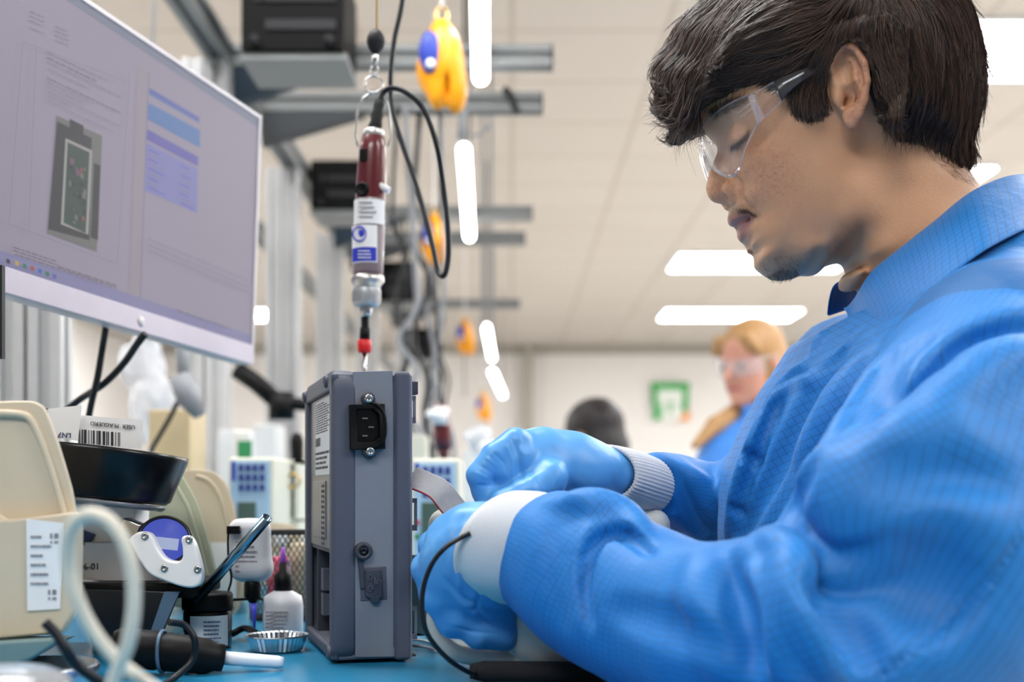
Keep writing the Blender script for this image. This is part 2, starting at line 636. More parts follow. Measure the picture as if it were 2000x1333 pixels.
def structure():
    def S(name, mb, m, **k):
        o = mb.build(name, m, **k); o['kind'] = 'structure'; return o
    X0, X1, Y1 = -4.6, 5.6, 15.2
    S('floor', MB().box(((X0 + X1) / 2, Y1 / 2 - 1.5, -.05), (X1 - X0, Y1 + 3, .1)), M['floor'])
    S('ceiling', MB().box(((X0 + X1) / 2, Y1 / 2 - 1.5, CEIL + .05), (X1 - X0, Y1 + 3, .1)), M['ceiling'])
    S('wall_back', MB().box(((X0 + X1) / 2, Y1 + .05, CEIL / 2), (X1 - X0 + .2, .1, CEIL)), M['wall'])
    S('wall_left', MB().box((X0 - .05, Y1 / 2 - 1.5, CEIL / 2), (.1, Y1 + 3, CEIL)), M['wall'])
    S('wall_right', MB().box((X1 + .05, Y1 / 2 - 1.5, CEIL / 2), (.1, Y1 + 3, CEIL)), M['wall'])
    S('trim_1', MB().box(((X0 + X1) / 2, Y1 - .04, CEIL - .06), (X1 - X0, .08, .10)), M['wall_shade'])
    # corner column where the far wall steps back on the left
    S('trim_2', MB().box(((1032 - 1000) / FOC * 15.1, Y1 - .10, CEIL / 2), (.10, .20, CEIL)), M['wall_shade'])
structure()

# recessed panels
def panel(x, y, label):
    t = thing('ceiling_light', label, 'ceiling light', (x, y, CEIL), 0, 'recessed ceiling panels')
    MB().box((x, y, CEIL - .014), (1.34, .64, .012)).build('diffuser', M['lamp'], t)
    f = MB()
    f.box((x, y - .335, CEIL - .008), (1.40, .03, .016)); f.box((x, y + .335, CEIL - .008), (1.40, .03, .016))
    f.box((x - .685, y, CEIL - .008), (.03, .64, .016)); f.box((x + .685, y, CEIL - .008), (.03, .64, .016))
    f.build('frame', M['white_paint'], t)
    return t
PL = [(2.0, 5.0, 'white ceiling panel cut by the right edge, nearest above the dark-haired man'),
      (2.0, 7.1, 'small visible corner of a ceiling panel behind the young man\'s neck'),
      (1.94, 9.6, 'upper of the two white ceiling panels seen under the young man\'s chin'),
      (2.2, 12.45, 'lower farther white ceiling panel above the blond woman\'s head'),
      (-2.98, 9.9, 'small white ceiling panel glimpsed just right of the monitor, the upper one'),
      (-3.0, 12.45, 'white ceiling panel showing low beside the lower right monitor corner')]
for x, y, l in PL: panel(x, y, l)
# unseen panels of the same kind, added only to light the hall
for x, y in [(2.0, 2.5), (2.0, .0), (-.6, 1.4), (-.6, -1.0), (-3.0, 2.5), (-3.0, 5.0), (-3.0, 7.3), (4.4, 2.5), (4.4, 5.0), (4.4, 7.1), (4.4, 9.6), (4.4, 12.45)]:
    t = panel(x, y, 'unseen white ceiling panel added to light the hall')

# ---------------------------------------------------------------- the rack line on the left
RX = -.63
def extrusion(mb, a, b, w=.045, d=.045, mi=0):
    """slotted aluminium profile between two points"""
    a = Vector(a); b = Vector(b); t = (b - a); L = t.length; t.normalize()
    up = Vector((0, 0, 1)) if abs(t.z) < .9 else Vector((0, 1, 0))
    u = (up - t * up.dot(t)).normalized(); v = t.cross(u)
    s = .18; e = .22
    sec = [(-.5,-.5),(-s,-.5),(-s,-.5+e),(s,-.5+e),(s,-.5),(.5,-.5),(.5,-s),(.5-e,-s),(.5-e,s),(.5,s),(.5,.5),(s,.5),(s,.5-e),(-s,.5-e),(-s,.5),(-.5,.5),(-.5,s),(-.5+e,s),(-.5+e,-s),(-.5,-s)]
    mb.prism([a + u * (x * w) + v * (y * d) for x, y in sec], t * L, mi)
    return mb

M['profile'] = mat('profile_aluminium', (.80, .80, .80), .42, metal=.25, spec=.5)
M['profile_dark'] = mat('profile_grey', (.50, .51, .51), .55, metal=.1)
M['gusset_blue'] = mat('bracket_blue_grey', (.16, .22, .27), .6, spec=.25)
M['gusset'] = mat('bracket_grey', (.27, .28, .29), .6, spec=.25)
M['box_black'] = mat('supply_black', (.03, .03, .033), .6, spec=.15)
M['box_slot'] = mat('supply_grey_band', (.16, .16, .17), .5, spec=.2)

def rack_frame():
    ys = [1.70, 2.66, 3.55, 4.45, 5.6, 7.4, 9.6]
    names = ['wide pale aluminium post under the monitor at left', 'pale aluminium double post behind the monitor corner',
             'tall pale aluminium double post right of the monitor', 'slim aluminium post behind the hanging screwdriver',
             'distant aluminium post behind the black supply boxes', 'far aluminium post near the small yellow balancer', 'farthest aluminium post of the rack line']
    for y, nm in zip(ys, names):
        mb = MB()
        extrusion(mb, (RX, y - .024, 0), (RX, y - .024, CAMZ + .924))
        extrusion(mb, (RX - .05, y + .024, 0), (RX - .05, y + .024, CAMZ + .924))
        extrusion(mb, (RX - .05, y - .024, 0), (RX - .05, y - .024, CAMZ + .924))
        o = mb.build('rack_post', M['profile']); tag(o, nm, 'post', 'aluminium posts of the rack line')
    mb = MB(); extrusion(mb, (RX, 1.2, CAMZ + .95), (RX, 10, CAMZ + .95), .05, .05); extrusion(mb, (RX - .3, 1.2, CAMZ + .95), (RX - .3, 10, CAMZ + .95), .05, .05)
    tag(mb.build('rack_rail', M['profile_dark']), 'long grey overhead rail running away along the rack posts', 'rail')
rack_frame()

def arm(y, x1, z, label, gm, gl, drop):
    t = thing('cross_arm', label, 'bracket arm', (RX, y, CAMZ + z), 0, 'cross arms of the rack line')
    mb = MB(); extrusion(mb, (RX + .026, y, CAMZ + z), (x1, y, CAMZ + z), .045, .045)
    mb.build('beam', M['profile_dark'], t)
    MB().box((x1 + .002, y, CAMZ + z), (.004, .046, .046)).build('end_cap', M['box_slot'], t)
    # triangular gusset under the root
    p = [(RX + .026, y - .02, CAMZ + z - .022), (RX + .02 + gl, y - .02, CAMZ + z - .022), (RX + .02 + gl * .95, y - .02, CAMZ + z - .034), (RX + .026, y - .02, CAMZ + z - drop)]
    MB().prism(p, (0, .04, 0)).build('gusset', gm, t, bevel=.002)
for a in [(2.68, .085, .945, 'nearest overhead cross arm with dark blue triangular gusset', M['gusset_blue'], .235, .105),
          (2.98, .070, .94, 'second overhead cross arm with plain grey gusset, just under the first', M['gusset'], .26, .105),
          (4.18, .065, .945, 'third overhead cross arm crossing behind the second yellow balancer', M['gusset_blue'], .24, .12),
          (4.60, .045, .945, 'fourth overhead cross arm, close under the third', M['gusset'], .26, .12),
          (6.20, .035, .945, 'fifth small overhead cross arm above the farthest bar lights', M['gusset'], .26, .12)]: arm(*a)

def supply(px0, py0, px1, py1, Y, label, d=.20):
    a = P(px0, py1, Y); b = P(px1, py0, Y)
    c = Vector(((a.x + b.x) / 2, Y + d / 2, (a.z + b.z) / 2)); w = b.x - a.x; h = b.z - a.z
    t = thing('power_supply', label, 'equipment box', (c.x, c.y, a.z), 0, 'black boxes on the cross arms')
    MB().box(c, (w, d, h)).build('case', M['box_black'], t, bevel=.006)
    mb = MB()
    for k in (.30, .62): mb.box((c.x + w * .08, Y - .002, a.z + h * k), (w * .68, .006, h * .12))
    mb.box((c.x - w * .33, Y - .002, a.z + h * .62), (w * .08, .006, h * .12))
    mb.build('front_band', M['box_slot'], t, bevel=.001)
    mb = MB(); mb.box((c.x, c.y, a.z - .006), (w * 1.03, d * .9, .012)); mb.build('tray', M['profile_dark'], t)
    for s in (-1, 1):
        MB().lathe([(.0, 0), (.010, 0), (.010, .012), (0, .012)], (c.x + s * w * .36, Y - .012, a.z + h * .12), (0, 1, 0), n=14).build('knob', M['box_slot'], t)
supply(470, -70, 672, 100, 2.42, 'large black box on the top cross arm, cut by the top edge')
supply(606, 312, 742, 408, 3.6, 'black box behind the maroon screwdriver, second along the rack')
supply(704, 510, 808, 588, 4.85, 'third black box along the rack, beside the screwdriver nose')
supply(786, 640, 852, 700, 6.6, 'small dark box farthest along the rack')

# bar lamps hanging over the line
def bar_lamp(px0, py0, Y0, px1, py1, Y1, label, w=.032):
    a = P(px0, py0, Y0); b = P(px1, py1, Y1)
    t = thing('bar_light', label, 'lamp', a, 0, 'hanging bar lights')
    d = (b - a).normalized(); side = d.cross(Vector((0, 0, 1))).normalized(); up = side.cross(d)
    n = 10; pts = []
    r = w / 2
    sec = [(-r, -.4 * r), (-r * .7, -r), (r * .7, -r), (r, -.4 * r)]
    MB().tube([a + d * (-r * .2), a, a + (b - a) * .5, b, b + d * (r * .2)], [r * .6, r, r, r, r * .6], n=16).build('tube', M['bar_lamp'], t)
    mb = MB()
    q = [a + side * (-r) + up * (r * .5), a + side * r + up * (r * .5), a + side * r + up * (r * 1.3), a + side * (-r) + up * (r * 1.3)]
    mb.prism(q, b - a).build('housing', M['white_paint'], t)
    for f in (.06, .94):
        c = a + (b - a) * f + up * r
        MB().tube([c, Vector((c.x, c.y, CEIL))], .004, n=6).build('hanger', M['box_slot'], t)
bar_lamp(935, -160, 1.95, 939, 152, 2.66, 'nearest bright bar light hanging from the top edge')
bar_lamp(906, 292, 3.2, 917, 462, 4.3, 'second bar light, hanging below the large yellow balancer')
bar_lamp(950, 640, 6.6, 961, 700, 8.2, 'third small slanted bar light behind the hanging cables', .034)
bar_lamp(962, 728, 9.0, 982, 772, 11.2, 'smallest farthest bar light, just under the third', .040)

# green evacuation board on the far wall
def sign():
    Y = 15.12
    a = P(1272, 822, Y); b = P(1346, 748, Y); w = b.x - a.x; h = b.z - a.z
    t = thing('wall_sign', 'green framed white safety board with orange corner on the far wall', 'sign', (a.x + w / 2, Y, a.z))
    g = mat('sign_green', (.10, .66, .27), .5); wh = mat('sign_white', (.93, .95, .92), .5); og = mat('sign_orange', (.98, .60, .20), .5)
    MB().box((a.x + w / 2, Y + .02, a.z + h / 2), (w, .02, h)).build('panel', wh, t)
    mb = MB()
    mb.box((a.x + w / 2, Y, a.z + h * .91), (w, .02, h * .18))
    mb.box((a.x + w * .09, Y, a.z + h * .62), (w * .14, .02, h * .42)); mb.box((a.x + w * .91, Y, a.z + h * .62), (w * .14, .02, h * .42))
    mb.box((a.x + w * .16, Y, a.z + h * .22), (w * .20, .02, h * .40)); mb.box((a.x + w * .88, Y, a.z + h * .34), (w * .16, .02, h * .2))
    mb.build('frame', g, t)
    MB().prism([(a.x + w * .70, Y - .012, a.z), (a.x + w, Y - .012, a.z), (a.x + w, Y - .012, a.z + h * .30)], (0, .02, 0)).build('corner_flash', og, t)
    mb = MB()
    mb.box((a.x + w * .5, Y - .004, a.z + h * .44), (w * .22, .012, h * .05)); mb.box((a.x + w * .5, Y - .004, a.z + h * .30), (w * .05, .012, h * .22))
    mb.build('symbol', g, t)
sign()
# ================================================================ bench and things on it
M['mat_blue'] = mat('bench_mat_blue', (.16, .50, .66), .22, spec=.5, scale=8)
t = thing('workbench', 'blue antistatic workbench under the tester and the young man\'s hands', 'workbench', (-.2, 1.6, 0))
MB().box((-.2225, 1.75, BENCH - .015), (.755, 3.0, .03)).build('top', M['mat_blue'], t, bevel=.003)
MB().box((-.215, 1.75, BENCH - .05), (.72, 2.9, .04)).build('apron', M['alu'], t)
for x in (-.56, .13):
    for y in (.35, 1.75, 3.15): MB().box((x, y, (BENCH - .07) / 2), (.045, .045, BENCH - .07)).build('leg', M['alu'], t)

# ---------------------------------------------------------------- grey instrument standing on its end
DA = Vector((.960, .2785, 0)).normalized(); DBv = Vector((-.2785, .960, 0)).normalized(); DC = Vector((0, 0, 1))
DO = P(650, 1300, .92); DO.z = BENCH
def Dp(a, b, c): return DO + DA * a + DBv * b + DC * c
def dfront(px, py, off=0.0):
    d = Vector(ray_((px, py))); o = Vector((0, 0, CAMZ)); p0 = DO - DBv * off
    t = (p0 - o).dot(DBv) / d.dot(DBv); q = o + d * t - DO
    return q.dot(DA), q.dot(DC)
def dleft(px, py, off=0.0):
    d = Vector(ray_((px, py))); o = Vector((0, 0, CAMZ)); p0 = DO - DA * off
    t = (p0 - o).dot(DA) / d.dot(DA); q = o + d * t - DO
    return q.dot(DBv), q.dot(DC)
def ray_(q): return ((q[0] - 1000) / FOC, 1, (960 - q[1]) / FOC)
RD = Matrix((DA, DBv, DC)).transposed()

M['dev_panel'] = mat('instrument_case_grey', (.47, .485, .525), .5, bump=.15, bscale=1600)
M['dev_bump'] = mat('instrument_bumper', (.30, .315, .37), .55, bump=.1, bscale=1200)
M['dev_dark'] = mat('instrument_dark', (.22, .23, .27), .5)
M['dev_metal'] = mat('instrument_plate', (.50, .50, .52), .4, metal=.5)
M['label_silver'] = mat('label_silver', (.74, .77, .80), .45)

def device():
    W, Dd, Hh = .0595, .172, .2195
    t = thing('grey_instrument', 'grey portable test instrument standing on its end at the centre of the bench', 'instrument', Dp(W / 2, Dd / 2, 0))
    m = MB()
    # case walls: right wall, far wall, front plate, top, bottom, and a left wall with an open bay
    def bx(a0, a1, b0, b1, c0, c1, mb=None):
        mb = mb or m
        return mb.box(Dp((a0 + a1) / 2, (b0 + b1) / 2, (c0 + c1) / 2), (a1 - a0, b1 - b0, c1 - c0), RD)
    bx(.003, W - .002, .0, .004, .004, Hh - .003)
    case = MB()
    bx(.004, W - .003, .002, .006, .003, Hh - .002, case)
    bx(.004, W - .003, Dd - .004, Dd, .003, Hh - .002, case)
    bx(W - .006, W - .003, .002, Dd, .003, Hh - .002, case)
    bx(.004, W - .003, .002, Dd, Hh - .006, Hh - .001, case)
    bx(.004, W - .003, .002, Dd, .003, .008, case)
    case.build('case', M['dev_panel'], t, bevel=.0008)
    # left wall plates
    lp = MB()
    zb = dleft(625, 1070)[1]
    bx(.003, .006, .010, Dd - .010, zb, Hh - .010, lp)
    lp.build('rear_plate', M['dev_metal'], t, bevel=.0006)
    fr = MB()
    # bay frame
    b0, c1 = dleft(647, 1072); b1, c0 = dleft(612, 1262)
    bx(.004, .050, b1 + .001, b1 + .004, .012, zb, fr); bx(.044, .048, .010, Dd - .01, .012, zb, fr); bx(.004, .048, .008, .011, .010, zb, fr)
    bx(.004, .048, .010, Dd - .01, zb - .003, zb, fr)
    fr.build('bay_wall', M['dev_dark'], t)
    ct = MB()
    for c in (zb - .028, .036):
        bx(.006, .020, b1 - .018, b1 - .004, c - .009, c + .009, ct)
    ct.build('bay_catch', M['dev_bump'], t)
    # rubber bumper: rounded ring running round both long edges
    def bumper(a, name, r, mats, wide):
        pts = []
        n = 7
        z0, z1 = .004, Hh - .001; y0, y1 = .001, Dd - .002
        cor = [(y0, z0), (y1, z0), (y1, z1), (y0, z1)]
        R = .012
        cen = [(y0 + R, z0 + R, math.pi, 1.5 * math.pi), (y1 - R, z0 + R, 1.5 * math.pi, 2 * math.pi), (y1 - R, z1 - R, 0, .5 * math.pi), (y0 + R, z1 - R, .5 * math.pi, math.pi)]
        for cy, cz, s0, s1 in cen:
            for i in range(n):
                an = s0 + (s1 - s0) * i / (n - 1)
                pts.append(Dp(a, cy + R * math.cos(an), cz + R * math.sin(an)))
        # section: flattened ring (wide along a, r thick)
        mb = MB(); N_ = len(pts); sec = []
        K = 12
        vs = []
        ctr = Dp(a, Dd / 2, Hh / 2)
        for i, p in enumerate(pts):
            pn = pts[(i + 1) % N_] - pts[i - 1]; tt = pn.normalized(); out = (tt.cross(DA)).normalized()
            if out.dot(p - ctr) < 0: out = -out
            for k in range(K):
                an = 2 * math.pi * k / K
                ca, sa = math.cos(an), math.sin(an)
                sgn = lambda v: (abs(v) ** .55) * (1 if v > 0 else -1)
                vs.append(p + DA * (wide / 2 * sgn(ca)) + out * (r * sgn(sa)))
        fs = []
        for i in range(N_):
            j = (i + 1) % N_
            for k in range(K):
                l = (k + 1) % K
                fs.append((i * K + k, i * K + l, j * K + l, j * K + k))
        mb.add(vs, fs, 0, True)
        return mb.build(name, mats, t)
    bumper(.0085, 'bumper', .0034, M['dev_bump'], .0175)
    bumper(W - .0075, 'bumper', .0040, M['dev_bump'], .0135)
    sb = MB(); bx(W - .0130, W - .0005, -.0046, .004, .0015, Hh + .0015, sb); sb.build('bumper_band', M['dev_bump'], t, bevel=.0035, seg=4)
    sb = MB(); bx(W - .0032, W + .0008, -.0020, .004, .003, Hh - .001, sb); sb.build('bumper_lip', M['dev_panel'], t, bevel=.0012)
    # rim of the left bumper folding over the left face
    rim = MB()
    bx(-.001, .005, .0, .013, .004, Hh - .003, rim); bx(-.001, .005, Dd - .012, Dd, .004, Hh - .003, rim)
    bx(-.001, .005, .0, Dd, Hh - .013, Hh - .001, rim); bx(-.001, .005, .0, Dd, .003, .012, rim)
    rim.build('rim', M['dev_bump'], t, bevel=.002, seg=3)
    # recessed panel on the front: light grey face with a stepped edge
    pa = MB()
    def poly_front(pts, off, mb, th=.0015):
        P_ = []
        for x, y in pts:
            a, c = dfront(x, y, off); P_.append(Dp(a, -off, c))
        mb.prism(P_, DBv * th)
        return mb
    poly_front([(690, 726), (767, 724), (785, 1284), (694, 1285), (691, 887), (679, 877), (677, 792), (689, 784)], .0012, pa, .004)
    pa.build('front_panel', M['dev_panel'], t, bevel=.0006)
    # lugs on the corners
    for (px, py) in [(641, 746), (597, 778), (648, 1276), (600, 1262)]:
        b, c = dleft(px, py)
        b = min(max(b, .008), Dd - .006)
        MB().lathe([(0, 0), (.0050, 0), (.0050, .003), (.004, .0045), (.0022, .0045), (.002, .003)], Dp(.001, b, c), -DA, n=18).build('corner_lug', M['dev_bump'], t)
    # ---- mains inlet
    inl = thing('mains_inlet', None, None); par(inl, t) if False else None
    bpy.data.objects.remove(inl)
    blk = M['black_plastic']
    def fr_pt(px, py, off): a, c = dfront(px, py, off); return Dp(a, -off, c)
    mb = MB()
    ring_o = [(683, 791), (752, 789), (753, 877), (685, 879)]
    ring_i = [(697, 800), (728, 799), (741, 811), (742, 851), (730, 863), (699, 863)]
    # flange with hole: build from strips
    o3 = [fr_pt(x, y, .0075) for x, y in ring_o]; i3 = [fr_pt(x, y, .0075) for x, y in ring_i]
    quads = [([o3[0], o3[1], i3[2], i3[1], i3[0]]), ([o3[1], o3[2], i3[3], i3[2]]), ([o3[2], o3[3], i3[5], i3[4], i3[3]]), ([o3[3], o3[0], i3[0], i3[5]])]
    for q in quads: mb.prism(q, DBv * .0065)
    mb.build('inlet_flange', blk, t, bevel=.0007)
    # well
    mb = MB()
    ib = [p_ + DBv * .0058 for p_ in i3]
    n6 = 6
    vs = i3 + ib
    mb.add(vs, [(k, (k + 1) % n6, n6 + (k + 1) % n6, n6 + k) for k in range(n6)] + [tuple(range(n6, 2 * n6))])
    mb.build('inlet_well', M['black_gloss'], t)
    for px, py in [(712, 818), (724, 835), (712, 852)]:
        p = fr_pt(px, py, .004)
        MB().box(p, (.0042, .0045, .0010), RD).build('inlet_pin', M['steel'], t)
    # retaining wire
    w = [fr_pt(*q) for q in [(722, 786, .0065), (738, 792, .009), (749, 806, .0110), (753, 832, .0115), (751, 856, .0110), (742, 868, .0095), (724, 876, .0065)]]
    MB().tube(vspline(w, 30), .0011, n=10).build('retaining_clip', blk, t)
    for px, py in [(718, 780), (721, 883)]:
        p = fr_pt(px, py, .002)
        MB().lathe([(0, 0), (.0052, 0), (.0052, .0035), (.0045, .0042), (0, .0042)], p, -DBv, n=24).build('lug', M['dev_dark'], t)
        s = MB().lathe([(.0012, .0052), (.0014, .0066), (.0032, .0062), (.0036, .0042), (0, .0042)][::-1], p, -DBv, n=24).build('screw', M['steel'], t)
    # ---- lower round plug and rubber port cover
    p = fr_pt(709, 1077, .0015)
    MB().lathe([(0, 0), (.0068, 0), (.0068, .0035), (.0058, .0048), (.0040, .0048), (.0036, .0038), (0, .0038)], p, -DBv, n=32).build('cover_anchor', M['dev_dark'], t)
    MB().lathe([(0, .0039), (.0030, .0039), (.0030, .0046), (.0012, .0048), (.0010, .0040), (0, .0040)], p, -DBv, n=20).build('screw', M['black_gloss'], t)
    mb = MB(); poly_front([(697, 1090), (708, 1092), (712, 1112), (722, 1125), (716, 1150), (704, 1152), (701, 1115)], .0030, mb, .002)
    mb.build('cover_strap', M['dev_dark'], t, bevel=.0008)
    mb = MB(); poly_front([(702, 1108), (755, 1106), (757, 1172), (704, 1176)], .0018, mb, .002); mb.build('port_rim', M['dev_bump'], t, bevel=.001)
    mb = MB(); poly_front([(713, 1114), (746, 1112), (748, 1166), (742, 1170), (742, 1176), (733, 1181), (724, 1177), (723, 1170), (714, 1166)], .0045, mb, .003); mb.build('port_cover', M['dev_dark'], t, bevel=.0010)
    mb = MB()
    def ln(pts):
        for k in range(len(pts) - 1): mb.tube([fr_pt(*pts[k], .0048), fr_pt(*pts[k + 1], .0048)], .0004, n=6)
    ln([(719, 1124), (727, 1124), (727, 1134), (719, 1134), (719, 1124)]); ln([(719, 1146), (727, 1146), (727, 1156), (719, 1156), (719, 1146)]); ln([(737, 1134), (744, 1134), (744, 1145), (737, 1145), (737, 1134)])
    ln([(727, 1129), (732, 1129), (732, 1151), (727, 1151)]); ln([(732, 1140), (737, 1140)])
    mb.build('port_symbol', M['dev_bump'], t)
    # ---- left face: rating label, vent plate, screws
    def lf(px, py, off): b, c = dleft(px, py, off); return Dp(-off, b, c)
    q = [lf(611, 782, .0008), lf(641, 768, .0008), lf(641, 926, .0008), (lf(611, 924, .0008))]
    q[0] = Dp(.002, dleft(611, 800)[0], dleft(625, 775)[1]); 
    b1_, b0_ = dleft(611, 850)[0], dleft(640, 850)[0]; c1_ = dleft(640, 772)[1] - .0; c0_ = dleft(640, 927)[1]
    lab = MB(); bx(.0022, .0032, b0_, b1_, c0_, c1_, lab); lab.build('rating_label', M['label_silver'], t)
    sc = MB(); O = Dp(.0020, b1_ - .003, c0_ + .004)
    scribble(sc, O + DC * .030, -DBv, DC, (b1_ - b0_) - .006, (c1_ - c0_) - .036, 13, seed=3, lift=-.0001, th=.5)
    scribble(sc, O, -DBv, DC, (b1_ - b0_) - .006, .016, 4, seed=5, th=.5, lift=-.0001)
    rr = random.Random(2); x = 0
    while x < .03:
        ww = rr.uniform(.0006, .002); a_ = O + DC * .020 - DBv * x
        sc.add([a_, a_ - DBv * ww, a_ - DBv * ww + DC * .007, a_ + DC * .007], [(0, 1, 2, 3)]); x += ww + rr.uniform(.0006, .0016)
    sc.build('label_print', M['ink'], t)
    vent = MB(); bv1, bv0 = dleft(613, 1000)[0], dleft(624, 1000)[0]
    bx(.0018, .0034, dleft(630, 1000)[0], dleft(607, 1000)[0], dleft(625, 1052)[1], dleft(625, 940)[1], vent); vent.build('vent_plate', M['dev_metal'], t, bevel=.0004)
    hl = MB()
    for i in range(12):
        for j in range(2):
            c = dleft(625, 950)[1] - i * .0042; b = dleft(625, 1000)[0] - j * .010
            hl.lathe([(0, 0), (.0012, 0), (.0012, .0005), (0, .0005)], Dp(.0018, b, c), -DA, n=8, smooth=False)
    hl.build('vent_holes', M['black_plastic'], t)
    for px, py in [(648, 808), (648, 866), (645, 973), (639, 1012), (652, 1010), (646, 1046)]:
        b, c = dleft(px, py); b = max(b, .0135)
        MB().lathe([(0, 0), (.0022, 0), (.0020, .001), (.0008, .0012), (0, .0006)], Dp(.0025, b, c), -DA, n=12).build('plate_screw', M['brass'], t)
    # ---- hooks on the right
    hk = MB(); bx(W - .004, W + .012, .030, .042, dfront(800, 762)[1] - .001, dfront(800, 733)[1] - .002, hk); hk.build('latch_block', M['dev_dark'], t, bevel=.0008)
    for y0, y1 in ((772, 826), (974, 1038), (1187, 1252)):
        c1 = dfront(800, y0)[1]; c0 = dfront(800, y1)[1]; e = .0055 if y0 < 900 else .0065
        b_ = .008
        h2 = MB()
        bx(W - .001, W + e, b_, b_ + .0014, c1 - .0035, c1, h2); bx(W - .001, W + e, b_, b_ + .0014, c0, c0 + .0045, h2); bx(W + e - .0022, W + e, b_, b_ + .0014, c0, c1, h2)
        h2.build('hook', M['dev_panel'], t)
    ft = MB(); bx(W, W + .006, .01, .02, .0025, .0040, ft); ft.build('foot', M['dev_dark'], t)
device()
# ================================================================ monitor
M['silver'] = mat('monitor_silver', (.74, .73, .75), .4, metal=.3)
M['chin'] = mat('monitor_chin', (.76, .73, .78), .45, metal=.1)
def emis(name, rgb, e=1.0):
    m, nt, b = newmat(name)
    N = nt.nodes.new; L = nt.links.new
    tc = N('ShaderNodeTexCoord'); no = N('ShaderNodeTexNoise'); no.inputs['Scale'].default_value = 2.5
    L(tc.outputs['Object'], no.inputs['Vector'])
    mx = N('ShaderNodeMix'); mx.data_type = 'RGBA'; lin = s2l(rgb)
    mx.inputs['A'].default_value = (*[c * .93 for c in lin], 1); mx.inputs['B'].default_value = (*[c * 1.07 for c in lin], 1)
    L(no.outputs['Fac'], mx.inputs['Factor']); L(mx.outputs['Result'], b.inputs['Emission Color'])
    b.inputs['Base Color'].default_value = (.03, .03, .035, 1); b.inputs['Emission Strength'].default_value = e * .60; b.inputs['Roughness'].default_value = .45; b.inputs['Specular IOR Level'].default_value = .2
    return m

